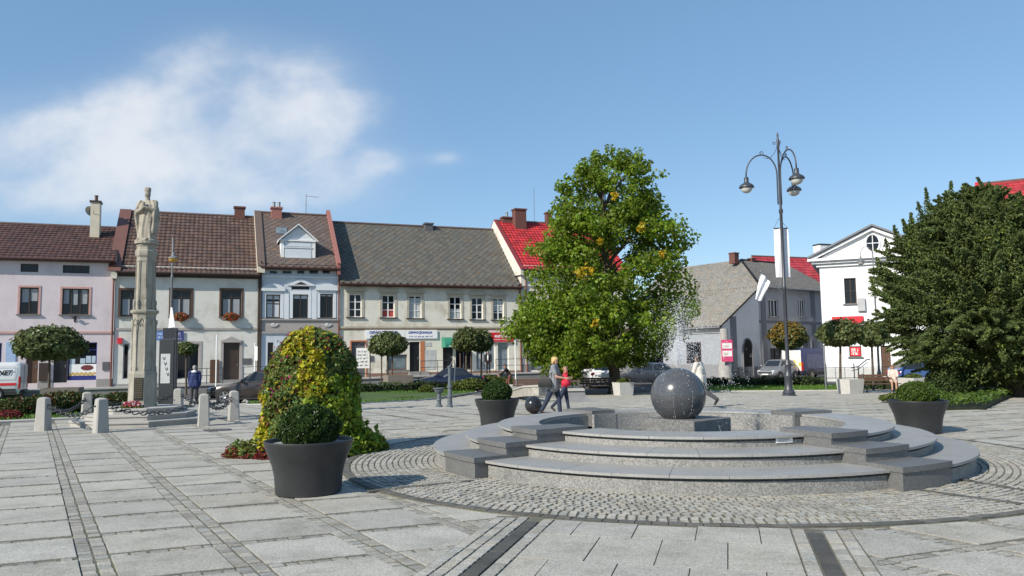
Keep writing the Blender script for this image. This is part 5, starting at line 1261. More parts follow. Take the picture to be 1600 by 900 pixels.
# dormer
k = (zr-ze)/5.3; x0, _, z0, z1 = h.R(439, 357, 492, 406); dx0, dz0 = h.L(438.5, 406, .6); dx1, _ = h.L(492.5, 406, .6); dzt = h.L(466, 376, .6)[1]; dza = h.L(466, 353.5, .6)[1]; dm = (dx0+dx1)/2
q = MB(); q.prism([(dx0, dz0), (dx1, dz0), (dx1, dzt), (dm, dza), (dx0, dzt)], .6, 4.6); dr = q.build('dormer', M_bluew, h.root)
q = MB(); 
for a, b in (((dx0-.18, dzt-.08), (dm, dza+.06)), ((dm, dza+.06), (dx1+.18, dzt-.08))):
    q.add([(a[0], .35, a[1]), (b[0], .35, b[1]), (b[0], 4.8, b[1]), (a[0], 4.8, a[1]), (a[0], .35, a[1]+.10), (b[0], .35, b[1]+.10), (b[0], 4.8, b[1]+.10), (a[0], 4.8, a[1]+.10)], [(0, 3, 2, 1), (4, 5, 6, 7), (0, 1, 5, 4), (1, 2, 6, 5), (2, 3, 7, 6), (3, 0, 4, 7)])
q.build('dormer_roof', M_bluew, dr)
q = MB(); q.box(dx0+.28, dx1-.28, .53, .598, dz0+.15, dzt-.62); q.box(dx0+.28, dx1-.28, .50, .53, dz0+.15, dz0+.24); q.box(dx0+.2, dx1-.2, .50, .598, dzt-.55, dzt-.47); q.box(dx0+.28, dx1-.28, .54, .598, dzt-.42, dzt-.12); q.build('dormer_shutter', mat('white_shutter', (.62, .66, .70), .5, .05), dr)
q = MB(); q.box(dx0, dx0+.22, .54, .598, dz0, dzt-.03); q.box(dx1-.22, dx1, .54, .598, dz0, dzt-.03); q.box(dx0-.05, dx1+.05, .48, .598, dzt-.06, dzt+.04); q.build('dormer_frame', M_white, dr)
xs, zs = h.L(440, 357, 3.2); q = MB(); kk = k; q.add([(xs-.4, 2.9, ze+2.9*kk+.09), (xs+.4, 2.9, ze+2.9*kk+.09), (xs+.4, 3.6, ze+3.6*kk+.09), (xs-.4, 3.6, ze+3.6*kk+.09)], [(0, 1, 2, 3)]); q.build('skylight', M_ltglass, h.root)
an = thing('roof_antenna', 'thin television antenna on the pale blue house ridge', 'antenna', W(FP(478, 345, 5.3)[0], 5.3, FP(478, 345, 5.3)[1]), RZ)
q = MB(); q.tube([(0, 0, -.4), (0, 0, 2.1)], .025, 6); q.tube([(-.05, 0, 1.95), (.95, 0, 1.9)], .014, 5)
for i in range(5): q.tube([(.1+.2*i, -.2, 1.94), (.1+.2*i, .2, 1.94)], .008, 4)
q.tube([(-.1, 0, 1.2), (.1, 0, 1.2)], .01, 4); q.build('mast', M_steel, an)
# ---------------- cream house with the long grey roof
h = House('cream_house', 'long cream house with six upper windows under a big grey slate roof', 530.3, 814.5, .45)
for i, (x0, x1, y0, y1) in enumerate(((545.5, 565, 459.5, 495.5), (597, 616.5, 461, 496), (639, 658.5, 462, 497), (702.5, 720.5, 463.5, 498), (737, 754.5, 465, 499), (770.5, 787, 466, 499.5))):
    cur = {1: [((.06, .94), (.04, .38))], 2: [((.08, .92), (.05, .9))], 3: [((.1, .9), (.05, .45))], 5: [((.1, .9), (.4, .9))]}.get(i)
    h.window(h.R(x0, y0, x1, y1), 2, 3, fm=M_wf, bar=.09, sur=M_creamt, surw=.17, hood='tri', hm=M_creamt, curtain=cur, blind=mat('red_curtain', (.42, .06, .05), .8) if i == 1 else mat('pale_curtain', (.45, .47, .46), .9, .2, 4), sillm=M_brownf)
h.window(h.R(604, 554, 636, 578), 1, 1, fm=M_wood, name='shop_window', glass=M_ltglass); h.door(h.R(549, 534, 571, 590), M_greyboard, 'dark open shop doorway', 2, M_orange, .1)
h.door(h.R(640, 534, 656, 582), M_black, 'dark shop doorway with terracotta reveal', glassy=True, sur=None); h.door(h.R(692, 535, 708, 580), M_black, 'black doorway under the green awning', glassy=True)
h.window(h.R(744, 534, 774, 578), 2, 1, fm=M_wf, sill=False, name='shop_window', glass=M_ltglass); h.window(h.R(778, 534, 795, 579), 1, 1, fm=M_wf, sill=False, name='shop_window', glass=M_ltglass)
h.window(h.R(712, 540, 738, 578), 2, 1, fm=M_greyboard, sill=False, name='shop_window')
h.finish(M_cream, h.L(670, 440)[1]); h.plinth(h.L(600, 583)[1], mat('brown_plinth', (.22, .13, .095), .9, .1))
x, z0_ = h.L(657.3, 582); q = MB(); q.box(x-.02, x+.30, -.03, -.002, z0_, h.L(657, 533)[1]); q.build('door_reveal', M_orange, h.root)
h.hrow(670, 511.5, M_creamt, .14, .09); h.hrow(670, 514.6, M_orange, .05, .03, 'thin_moulding')
q = MB(); q.box(0, h.W, -.012, -.0015, 0, h.L(670, 512.5)[1]-.1); 
ze = h.L(670, 439)[1]; zr = h.L(620, 352.5, 5.8)[1]; h.roof(ze, zr, M_t4, 'dia', half=5.8, over=.45, pw=.50, rl=.27, gut=M_gut, gable=M_gable)
h.chimney(669, 349, 358, 12, M_greyboard, 5.6, .6); h.pipe(812.5, ze-.2, m=M_redgut)
HB4 = h
r = h.R(570, 515.5, 632.5, 529); signboard('shop_sign', 'white sign band, left half, with blue capitals, partly behind a globe tree', h, r, M_whitelet, text=[('DEWOCJONALIA', .27, .46, .68, M_blueink, .012, .2), (None, .12, .52, .25, M_blueink, 0, 0)])
r = h.R(633, 515.5, 683, 529); signboard('shop_sign', 'white sign band, right half, with blue capitals, over the terracotta doorway', h, r, M_whitelet, text=[('DEWOCJONALIA', .23, .46, .68, M_blueink, .012, .2), (None, .12, .5, .25, M_blueink, 0, 0)])
r = h.R(764, 519.5, 801, 534); signboard('bank_sign', 'bright red fascia sign with white lettering beside the right globe trees', h, r, M_red, .08, .08, text=[('eurobank', .36, .56, .62, M_whitelet, .01, 0), (None, .09, .72, .25, M_whitelet, 0, 0)])
x0, x1, z0, z1 = h.R(690, 527, 710, 543); aw = thing('shop_awning', 'small green shop awning over a black doorway', 'awning', h.loc+TD*x0+Vector((0, 0, z0)), RZ)
q = MB(); n = 8; w, hh = x1-x0, z1-z0
q.loft([[(x, -.003-1.0*sin(pi/2*i/n), hh*cos(pi/2*i/n)*.75+hh*.25) for i in range(n+1)]+[(x, -1.0, 0), (x, -.003, 0)] for x in (0, w)], True, True); q.build('canopy', mat('green_awning', (.03, .22, .14), .5), aw)
q = MB(); scribble(q, .10, w*.25, w*.75, -1.004, hh*.13); q.build('lettering', M_whitelet, aw)
signboard('wall_plaque', 'dark plaque left of the globe tree trunk on the cream house', h, h.R(575, 556, 584, 565), M_greyboard, .0, .04, 'plaque')
for (x0, y0, x1, y1, lb) in ((664, 535, 674, 541, 'faded poster on the cream wall above its neighbour'), (663, 547, 681, 577, 'pale triangular wall painting on the cream wall right of the terracotta doorway'), (748, 553, 756, 576, 'white poster in the shop window behind the man in the dark suit')):
    signboard('poster', lb, h, h.R(x0, y0, x1, y1), mat('faded_poster', (.45, .46, .45), .8, .25, 3), -.10 if x0 > 740 else .01, .01, 'poster')
st_ = thing('poster_stand', 'easel stand with a white poster before the cream house', 'sign stand', GP(567, 50.5, -.02), radians(10))
q = MB()
for x in (-.45, .45): q.tube([(x, 0, 0), (x, .1, 1.0), (x, .12, 2.5)], .035, 6)
q.tube([(-.45, .0, .05), (-.25, -.3, .02), (.25, -.3, .02), (.45, 0, .05)], .03, 6); q.tube([(-.45, .08, .7), (.45, .08, .7)], .025, 6); q.tube([(-.45, .12, 2.4), (0, .12, 2.75), (.45, .12, 2.4)], .025, 6); q.build('frame', M_iron, st_)
q = MB(); q.box(-.42, .42, .06, .09, 1.05, 2.35); po = q.build('poster', M_white, st_)
q = MB()
for i in range(5): scribble(q, .12, -.34, .34, .058, 1.25+.22*i)
q.build('lettering', mat('dark_ink', (.08, .08, .09), .8), po)
# steps of the shops
def steps(H, x0, x1, n, label):
    a, b = H.L(x0, 590)[0], H.L(x1, 590)[0]; t = thing('entrance_steps', label, 'steps', H.loc+TD*a, RZ); q = MB()
    for i in range(n): q.box(0, b-a, -.35*(n-i), -.036 if i == n-1 else -.35*(n-i-1), -.5, .16*(i+1)-.12)
    q.build('steps', M_plinth, t)
steps(h, 638, 668, 2, 'low stone steps before the terracotta doorway'); steps(HB2, 345, 380, 2, 'low stone steps before the dark double door')
# ---------------- red-roofed house
h = House('red_roofed_house', 'off-white house with bright red tiled roof half hidden by the big tree', 815.3, 985, .5)
h.window(h.R(826, 455, 839, 466), 2, 1, sur=M_cream, surw=.12); h.window(h.R(826, 480, 839, 503), 2, 2, fm=M_wf, sur=M_cream, surw=.12); h.window(h.R(829, 535, 848, 578), 1, 1, sill=False, name='shop_window', glass=M_ltglass)
for x in (870, 905, 945): h.window(h.R(x, 470, x+16, 500), 2, 3, fm=M_wf, sur=M_cream, surw=.14); h.window(h.R(x, 540, x+20, 577), 1, 1, sill=False)
h.finish(M_gable, h.L(840, 415)[1]); h.hrow(830, 446, M_cream, .12, .08); h.hrow(830, 515, M_creamt, .14, .09); h.plinth(.5, M_plinth)
ze = h.L(835, 417)[1]; zr = h.L(800, 346.5, 5.6)[1]; h.roof(ze, zr, M_t5, 'pan', half=5.6, over=.35, pw=.30, rl=.40, gut=M_gut, gable=M_gable)
h.parapet(-.02, .3, ze, zr, M_gable, half=5.6, up=.06, over=.42, cap=mat('dark_red_verge', (.20, .03, .03), .6), capw=.34)
h.chimney(811, 327, 350, 17, M_brick, 5.0, .8, 0); h.chimney(792, 339.5, 350, 16, M_brick, 5.6, .6, 1); h.chimney(857, 332, 350, 8, M_brick, 5.4, .6)
h.pipe(822, ze-.2, m=M_redgut)
an = thing('roof_antenna', 'tall thin mast on the red roof left of the big tree', 'antenna', W(FP(835, 345, 5.6)[0], 5.6, FP(835, 345, 5.6)[1]), RZ); q = MB(); q.tube([(0, 0, -.4), (0, 0, 2.9)], .022, 6); q.build('mast', M_steel, an)
HB5 = h
# satellite dish on the cream chimney
x, z = FP(141, 331, 3.5); sd = thing('satellite_dish', 'grey satellite dish fixed to the cream chimney', 'satellite dish', W(x, 3.4, z), RZ+.6); q = MB()
q.T = Matrix.Rotation(radians(75), 4, 'X'); q.lathe([(.36, .10), (.28, .05), (.15, .015), (.02, 0), (.02, -.02), (.30, .03), (.37, .095)], 20, cap=False); q.build('dish', M_steel, sd, 60); q = MB(); q.tube([(0, -.05, 0), (.1, -.3, -.2), (0, -.45, .05)], .015, 5); q.tube([(0, 0, 0), (.3, .1, -.1)], .02, 5); q.build('arm', M_steel, sd)

# ---------------- raised pavement with retaining wall before the row
M_pave = mat('pavement_concrete', (.40, .39, .37), .9, .1, 1.5, .2, 40, dirt=(.30, .29, .27))
sa, sb = FP(-110, 560)[0], FP(1000, 560)[0]
def ztop(s): return float(np.interp(s, [sa, FP(90, 560)[0], FP(290, 560)[0], FP(465, 560)[0], FP(670, 560)[0], sb], [.08, .10, .15, .28, .45, .52]))
N = 40; top, wl = MB(), MB(); rt, rw, rc = [], [], []
for i in range(N+1):
    s = sa+(sb-sa)*i/N; z = ztop(s)-.05; p, q_ = W(s, -3.4), W(s, .4); rt.append([(p.x, p.y, z), (q_.x, q_.y, z)])
    a, b = W(s, -3.55), W(s, -3.38); rw.append([(a.x, a.y, -.6), (b.x, b.y, -.6), (b.x, b.y, z-.04), (a.x, a.y, z-.04)]); a, b = W(s, -3.62), W(s, -3.32); rc.append([(a.x, a.y, z-.038), (b.x, b.y, z-.038), (b.x, b.y, z+.06), (a.x, a.y, z+.06)])
top.loft(rt, closed=False); tag(top.build('raised_pavement', M_pave), kind='structure')
rwt = thing('retaining_wall', 'low grey retaining wall with pale coping below the raised pavement of the houses', 'wall', (0, 0, 0)); wl.loft(rw, True, True); wl.build('wall', mat('grey_retaining_wall', (.22, .215, .205), .9, .15, 2, .3, 30), rwt); q = MB(); q.loft(rc, True, True); q.build('coping', M_pave, rwt)
rl = thing('railing', 'thin dark iron railing along the raised pavement of the houses', 'railing', (0, 0, 0)); q = MB()
for (a, b) in ((300, 347), (378, 440), (640, 690), (752, 830)):
    s0, s1 = FP(a, 580)[0], FP(b, 580)[0]; n = max(2, int((s1-s0)/1.6))
    for hgt in (.55, 1.0): q.tube([W(s0, -3.3, ztop(s0)+hgt), W(s1, -3.3, ztop(s1)+hgt)], .02, 5)
    for i in range(n+1): s = s0+(s1-s0)*i/n; q.tube([W(s, -3.3, ztop(s)-.05), W(s, -3.3, ztop(s)+1.02)], .025, 5)
q.build('rails', M_iron, rl)
def signpole(px, Y, y0, label, plate=None, base=None, m=None):
    p = GP(px, Y, base); t = thing('sign_pole', label, 'sign pole', p); H_ = at(px, y0, Y).z-p.z; q = MB(); q.tube([(0, 0, 0), (0, 0, H_)], .04, 8); q.ball((0, 0, H_), .05, 8, 6); q.build('pole', m or M_white, t)
    if plate: q = MB(); q.box(-.02, .16, -.06, -.045, H_-.95, H_-.15); q.build('plate', M_white, t)
signpole(337, 45, 525, 'thin pale pole before the pale green house, left of the double door'); signpole(397.5, 44, 537, 'white sign pole with a narrow plate behind the dark estate car', True)
signpole(806, 48, 533, 'white pole before the red-roofed house beside the stooping man', None, -.2)
signpole(1291, 42, 540, 'pale leaning pole at the corner of the white house', m=M_steel)

# ================================================================== GREY HOUSE on the right
M_greyw = plaster('grey_plaster', (.36, .36, .37), (.30, .30, .31)); M_greyd = plaster('dark_grey_plaster', (.235, .24, .255)); M_greyt = mat('slate_grey_trim', (.17, .175, .19), .9); M_lowp = plaster('blue_grey_plaster', (.30, .325, .36))
gz0 = -.4
c0 = GP(1130, 62.0, gz0); drz = atan2(.6, .8)
h = House('grey_house', 'grey two-storey house with hipped slate roof and arched doorway right of the tree', 0, 0, gz0, loc=c0, rz=drz, width=16.5)
lt = Vector((cos(drz), sin(drz), 0)); ln = Vector((-sin(drz), cos(drz), 0))
xc = h.L(1187, 520)[0]                               # where the gable part ends
ze = h.L(1240, 452.5)[1]; zlow = h.L(1130, 505)[1]
for x0, x1 in ((1201, 1216), (1247.5, 1258)): h.window(h.R(x0, 468, x1, 495.5), 3, 1, fm=M_wf, bar=.08)
h.window(h.R(1204, 544, 1222, 570), 2, 1, fm=M_brownf, sill=False, name='shop_window')
def arch_op(H, px0, px1, yt, yb, name, m):
    x0, x1, z0, z1 = H.R(px0, yt, px1, yb); r = (x1-x0)/2; q = MB(); zs = z1-min(r*1.4, 1.2)
    pl_ = [(x0, z0), (x1, z0)]+[((x0+x1)/2+r*cos(a), zs+(z1-zs)*sin(a)) for a in [pi*i/12 for i in range(13)]]
    q.prism(pl_, -.012, .10); o = q.build(name, m, H.root)
    q = MB(); q.tube([(x, -.02, z) for x, z in [pl_[1]]+pl_[2:]+[pl_[0]]], .07, 6); q.build('surround', M_greyt, o)
arch_op(h, 1161, 1176, 529, 588, 'doorway', M_dark); arch_op(h, 1254, 1268, 522, 585, 'archway', M_greyt)
hw = wall_mesh(0, h.W, -.5, ze, [o for o in h.ops], .18); k_ = (ze-zlow)/xc
for f_ in range(len(hw.f)): pass
# wall with raked top over the catslide part: lower the vertices left of xc
vv = []
wallL = MB(); wallL.add([(0, 0, -.5), (xc, 0, -.5), (xc, 0, ze), (0, 0, zlow)], [(0, 1, 2, 3)]); wallL.build('gable_wall', plaster('light_grey_plaster', (.64, .635, .63), (.55, .55, .55)), h.root)
ops_r = [o for o in h.ops]; wr = wall_mesh(xc, h.W, -.5, ze, ops_r, .18);
wr.add([(h.W, 0, -.5), (h.W, 10, -.5), (h.W, 10, ze), (h.W, 0, ze)], [(0, 1, 2, 3)]); wr.build('wall', M_greyw, h.root)
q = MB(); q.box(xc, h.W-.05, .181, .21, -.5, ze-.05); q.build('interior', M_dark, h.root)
q = MB(); q.box(xc+.0, h.W, -.012, -.003, ze-.9-1.05, ze-.05)
h.hrow(1230, 503.5, M_greyt, .22, .06, x0=xc)
for px in (1193, 1271): x = h.L(px, 500)[0]; q = MB(); q.box(x-.30, x+.30, -.05, -.002, -.4, ze-.1); q.build('pilaster', M_greyt, h.root)
x = h.L(1147, 540)[0]; q = MB(); q.box(x-.4, x+.35, -.04, -.002, -.4, zlow+k_*(x-.45)-.1); q.build('pilaster', M_greyt, h.root)
for a_, b_ in ((xc, h.W),): 
    q = MB(); q.box(0, h.W, -.03, -.001, -.4, .95); q.build('plinth', M_greyd, h.root)
# roof: light painted into the slate, paler on the sunward left slope, darker street front
hx, hy = xc+0.0, 0.0; rz_ = h.L(1133, 404, 5.0)[1]; rx = 4.2
ridge0 = (xc+4.6, 5.0, rz_); ridge1 = (h.W, 5.0, rz_)
ovr = .35
sl = (rz_-ze)/4.6                                    # rise per metre of the tan slope along x
xl = -.6; zl = ze-sl*(xc-xl)
q = MB()
rt_ = roof_slope((-.25, -ovr*.0-.25, zlow-.05), (xc, -.25, ze), (xc+4.6, 5.0, rz_), (xc+4.6, 14, rz_), M_t6, h.root, 'dia', .5, .26) if False else None
# tan plane as quads: (eave line x=-.3 from y=-.3 to y=14) up to hip/ridge
def plane_z(x): return zlow+(ze-zlow)/xc*x if x < xc else ze+(rz_-ze)*(x-xc)/4.6
roof_slope((-.45, 14, zlow-.3), (-.45, -.3, zlow-.3), (xc, -.3, ze+.02), (xc, 14, ze+.02), M_t6, h.root, 'dia', .32, .18)
roof_slope((xc, 14, ze+.02), (xc, -.3, ze+.02), (xc+4.6, 5.0, rz_), (xc+4.6, 14, rz_), M_t6, h.root, 'dia', .32, .18)
roof_slope((xc, -.4, ze-.02), (h.W+.2, -.4, ze-.02), (h.W+.2, 5.0, rz_), (xc+4.6, 5.0, rz_), M_t7, h.root, 'dia', .5, .28)
q = MB(); q.add([(-.45, 14, zlow-.34), (-.45, -.3, zlow-.34), (xc, -.3, ze-.03), (xc, 14, ze-.03), (xc+4.6, 5, rz_-.05), (xc+4.6, 14, rz_-.05), (h.W+.2, -.4, ze-.06), (h.W+.2, 5, rz_-.05)], [(0, 1, 2, 3), (3, 2, 4, 5), (2, 6, 7, 4)]); q.add([(xc+4.6, 5, rz_-.03), (h.W+.2, 5, rz_-.03), (h.W+.2, 10.4, ze), (xc+4.6, 14, ze)], [(0, 1, 2, 3)]); q.build('roof_underside', M_brownf, h.root)
q = MB(); q.tube([(xc, -.35, ze+.04), (xc+4.6, 5.0, rz_+.04), (h.W+.2, 5.0, rz_+.04)], .10, 8); q.tube([(-.45, -.3, zlow-.28), (xc, -.3, ze+.03)], .06, 6); q.build('ridge', M_t6, h.root)
q = MB(); q.tube([(xc, -.5, ze-.03), (h.W+.2, -.5, ze-.03)], .07, 8); q.tube([(-.55, -.3, zlow-.34), (-.55, 14, zlow-.34)], .07, 8); q.tube([(-.2, -.12, zlow-.3), (-.2, -.12, -.3)], .06, 8); q.build('gutter', M_greyt, h.root)
h.rf = h.root
for px, py0, wd in ((1146.5, 395, .62), (1174, 403.5, .5)):
    x, zt = h.L(px, py0, 5.0); q = MB(); q.box(x-wd/2, x+wd/2, 5-wd/2, 5+wd/2, rz_-.4, zt-.1); q.box(x-wd/2-.05, x+wd/2+.05, 4.95-wd/2, 5.05+wd/2, zt-.098, zt); q.build('chimney', M_brick, h.root)
# left wing wall below the tan roof
q = MB(); q.add([(0, 0, -.5), (0, 14, -.5), (0, 14, zlow), (0, 0, zlow)], [(0, 1, 2, 3)]); q.build('wing_wall', M_lowp, h.root)
q = MB(); q.box(-.10, -.002, .02, 14, zlow-.75, zlow-.40); q.build('wing_cornice', M_white, h.root); q = MB(); q.box(-.04, -.002, .02, 14, -.4, 1.2); q.build('wing_plinth', M_greyd, h.root)
for y in (2.1, 6.2, 10):
    q = MB(); q.box(-.05, -.003, y, y+1.5, 1.3, 3.0); w_ = q.build('window', M_brownf, h.root); q = MB(); q.box(-.06, -.0505, y+.1, y+1.4, 1.4, 2.9); q.build('pane', M_glass, w_)
# advertising column with the pink sign
ac = thing('advertising_column', 'thick pale grey column standing before the grey house', 'column', GP(1134, 58.5, -.4)); q = MB(); k = 58.5/FPX
q.lathe([(11*k, 0), (10*k, 1.2), (7.5*k, 1.9), (6.5*k, 2.6), (6*k, 3.9)], 20); q.build('shaft', M_conc, ac, 40)
ps = thing('pink_sign', 'pink and white sign board hung on the pale grey column', 'sign', at(1136.5, 565, 57.8)); w_ = 8.7*k; H_ = at(1136, 531, 57.8).z-at(1136, 565, 57.8).z
q = MB(); q.bbox(-w_, w_, -.06, 0, 0, H_, .01); q.build('board', mat('pink_board', (.62, .06, .17), .6), ps); q = MB(); q.box(-w_*.85, w_*.85, -.066, -.061, H_*.60, H_*.85); q.box(-w_*.85, w_*.85, -.066, -.061, H_*.24, H_*.50); q.build('panel', M_white, ps)
q = MB(); scribble(q, .2, -w_*.6, w_*.6, -.068, H_*.72); scribble(q, .24, -w_*.6, w_*.6, -.068, H_*.37); q.build('lettering', mat('ochre_ink', (.45, .3, .2), .8), ps)
# red roof behind with white chimney
rb = GP(1228, 84, -.4); h2 = House('red_roof_building', 'building with a dull red roof behind the grey house', 0, 0, -.4, loc=rb, rz=radians(20), width=9)
h2.finish(M_greyw, 8.5); h2.roof(h2.L(1260, 452)[1], h2.L(1245, 403, 5)[1], mat('dull_red_roof', (.36, .035, .045), .6, .1, tint=True), 'pan', half=5, pw=.4, rl=.5)
h2.chimney(1284.5, 382, 402, 17, M_white, 3.0, 1.1, 0, None, M_t5)

# ================================================================== WHITE HOUSE on the right
M_wh = plaster('white_limewash', (.80, .80, .80)); M_wht = mat('grey_white_trim', (.73, .73, .74), .8); M_slate = mat('blue_grey_sheet_roof', (.17, .18, .20), .5, .1)
wl0 = GP(1289, 55, -.4); wr_ = atan2(-.42, .907)
h = House('white_house', 'bright white house with a triangular pediment and oval window', 0, 0, -.4, loc=wl0, rz=wr_, width=7.6)
h.window(h.R(1319.5, 434.5, 1338, 474.5), 2, 2, fm=M_brownf, sur=M_wht, surw=.10); h.window(h.R(1400, 434, 1418, 474), 2, 2, fm=M_brownf, sur=M_wht, surw=.1)
h.window(h.R(1327, 541, 1346, 557.5), 1, 1, fm=M_brownf, sill=True); h.door(h.R(1377, 540, 1392, 586), M_wood, 'brown glazed door', 2)
zc = h.L(1340, 405)[1]; h.W = max(7.0, h.L(1447, 500)[0]); h.finish(M_wh, zc, deep=12); h.plinth(h.L(1340, 575)[1], mat('pale_grey_plinth', (.5, .5, .49), .9))
apx, apz = h.L(1369, 354)
apx = h.W/2; q = MB(); q.box(-.75, h.W+.6, -.55, .0-.001, zc-.02, zc+.16); q.box(-.5, h.W+.4, -.35, -.002, zc-.2, zc-.022); q.box(-.2, h.W+.2, -.16, -.002, zc-.42, zc-.202); q.build('cornice', M_wht, h.root)
q = MB(); q.prism([(0, zc+.162), (h.W, zc+.162), (apx, apz-.15)], -.14, .1); pm_ = q.build('pediment', M_wh, h.root)
q = MB()
for a, b in (((-.75, zc+.17), (apx, apz)), ((apx, apz), (h.W+.6, zc+.17))):
    q.add([(a[0], -.6, a[1]), (b[0], -.6, b[1]), (b[0], 12, b[1]), (a[0], 12, a[1]), (a[0], -.6, a[1]+.14), (b[0], -.6, b[1]+.14), (b[0], 12, b[1]+.14), (a[0], 12, a[1]+.14)], [(0, 3, 2, 1), (4, 5, 6, 7), (0, 1, 5, 4), (1, 2, 6, 5), (2, 3, 7, 6), (3, 0, 4, 7)])
q.build('roof', M_slate, h.root)
q = MB()
for a, b in (((-.5, zc+.165), (apx, apz-.17)), ((apx, apz-.17), (h.W+.4, zc+.165))):
    q.add([(a[0], -.42, a[1]-.12), (b[0], -.42, b[1]-.12), (b[0], -.141, b[1]-.12), (a[0], -.141, a[1]-.12), (a[0], -.42, a[1]+.10), (b[0], -.42, b[1]+.10), (b[0], -.141, b[1]+.10), (a[0], -.141, a[1]+.10)], [(0, 3, 2, 1), (4, 5, 6, 7), (0, 1, 5, 4), (1, 2, 6, 5), (2, 3, 7, 6), (3, 0, 4, 7)])
q.build('pediment_moulding', M_wht, pm_)
ox, oz = h.L(1369.5, 380); ox = apx; q = MB(); n = 24; q.loft([[(ox+.42*cos(2*pi*i/n), y, oz+.60*sin(2*pi*i/n)) for i in range(n)] for y in (-.155, -.14)], True, True); ov = q.build('oval_window', M_glass, pm_)
q = MB(); q.tube([(ox+.45*cos(2*pi*i/n), -.16, oz+.63*sin(2*pi*i/n)) for i in range(n+1)], .07, 8); q.tube([(ox, -.16, oz-.6), (ox, -.16, oz+.6)], .03, 6); q.tube([(ox-.42, -.16, oz), (ox+.42, -.16, oz)], .03, 6); q.build('frame', M_wht, ov)
signboard('shop_sign', 'red fascia sign on the white house above the globe tree', h, h.R(1300, 494.5, 1349, 505), M_red, .05, .08); signboard('window_poster', 'red poster with pale lettering in the small window of the white house', h, h.R(1328.5, 542, 1344.5, 556), M_red, -.10, .012, 'poster', [(None, .16, .5, y_, M_whitelet, 0, 0) for y_ in (.25, .5, .75)])
signboard('pharmacy_sign', 'small grey boxed sign projecting from the white wall beside the upper window', h, h.R(1340, 466, 1352, 486), mat('light_grey_box', (.42, .42, .43), .5), .05, .15)
# fence and steps before the white house
fe = thing('iron_fence', 'thin iron fence on a low white wall before the white house', 'fence', GP(1292, 47, -.4)); q = MB(); n = 9
for i in range(n): q.tube([(i*.55, -.02*i, 0), (i*.55, -.02*i, 1.35 if i % 3 == 0 else 1.15)], .03 if i % 3 == 0 else .015, 6)
for z in (.5, 1.12): q.tube([(0, 0, z), ((n-1)*.55, -.02*(n-1), z)], .018, 5)
q.build('rails', M_iron, fe)
hr = thing('handrail', 'pale bent steel handrail beside the large concrete planter box', 'handrail', GP(1343, 40)); q = MB(); q.tube([(0, 0, 0), (0, 0, 1.25)], .03, 6); q.tube([(-.35, 0, 1.22), (0, 0, 1.28), (.45, 0, 1.62), (.62, 0, 1.62)], .03, 6); q.tube([(-.3, .02, 1.08), (.0, .02, 1.14), (.5, 0, 1.5)], .02, 6); q.build('rail', M_steel, hr)
# gable with red roof far right
rb = GP(1548, 66, -.4); h3 = House('gabled_house', 'tall white gabled house with a red roof showing above the yew', 0, 0, -.4, loc=rb, rz=radians(-30), width=12)
ze_, zr_ = h3.L(1600, 320)[1], h3.L(1585, 279, 3)[1]
h3.window((2, 3.2, 6, 7.8), 2, 2); h3.window((5, 6.2, 6, 7.8), 2, 2); h3.finish(M_wh, ze_); h3.roof(ze_, zr_, mat('far_red_roof', (.36, .035, .04), .6, .1, tint=True), 'pan', half=4, pw=.4, rl=.5, gable=M_wh)
h3.parapet(.1, .4, ze_, zr_, M_wh, half=4, up=.15, cap=M_red, capw=.5)
# ================================================================== VEHICLES
def paint(name, col, rough=.25, metal=.0): return mat(name, col, rough, .02, 1, metal=metal, coat=.6)
M_tyre = mat('tyre_rubber', (.018, .018, .018), .85); M_rim = mat('alloy_rim', (.42, .42, .43), .35, metal=.7); M_trimb = mat('black_plastic_trim', (.02, .02, .021), .6)
M_hl = mat('headlamp_glass', (.55, .57, .6), .1, .1); M_tl = mat('tail_lamp_red', (.35, .01, .01), .2); M_plate = mat('number_plate', (.72, .72, .70), .5); M_carglass = mat('car_glass', (.02, .024, .028), .05, spec=.7)
def wheel(t, x, y, r, w=.2):
    s = 1 if y > 0 else -1
    q = MB(); q.T = Matrix.Translation((x, y, r)) @ Matrix.Rotation(-s*pi/2, 4, 'X'); q.lathe([(r*.66, -w*.5), (r*.9, -w*.5), (r, -w*.35), (r, w*.35), (r*.9, w*.5), (r*.66, w*.5)], 22, cap=False); wh = q.build('wheel', M_tyre, t, 40)
    q = MB(); q.T = Matrix.Translation((x, y, r)) @ Matrix.Rotation(-s*pi/2, 4, 'X'); q.lathe([(.05, w*.42), (.07, w*.46), (.07, w*.40)], 10); q.lathe([(r*.58, w*.40), (r*.67, w*.46), (r*.67, w*.3)], 22, cap=False)
    for k in range(5):
        a = 2*pi*k/5; c, s_ = cos(a), sin(a); q.add([(c*.05-s_*.035, s_*.05+c*.035, w*.42), (c*.05+s_*.035, s_*.05-c*.035, w*.42), (c*r*.6+s_*.03, s_*r*.6-c*.03, w*.42), (c*r*.6-s_*.03, s_*r*.6+c*.03, w*.42)], [(0, 1, 2, 3)])
    q.build('rim', M_rim, wh); q = MB(); q.T = Matrix.Translation((x, y, r)) @ Matrix.Rotation(-s*pi/2, 4, 'X'); q.lathe([(.01, w*.1), (r*.64, w*.1)], 16); q.build('brake_disc', M_trimb, wh)
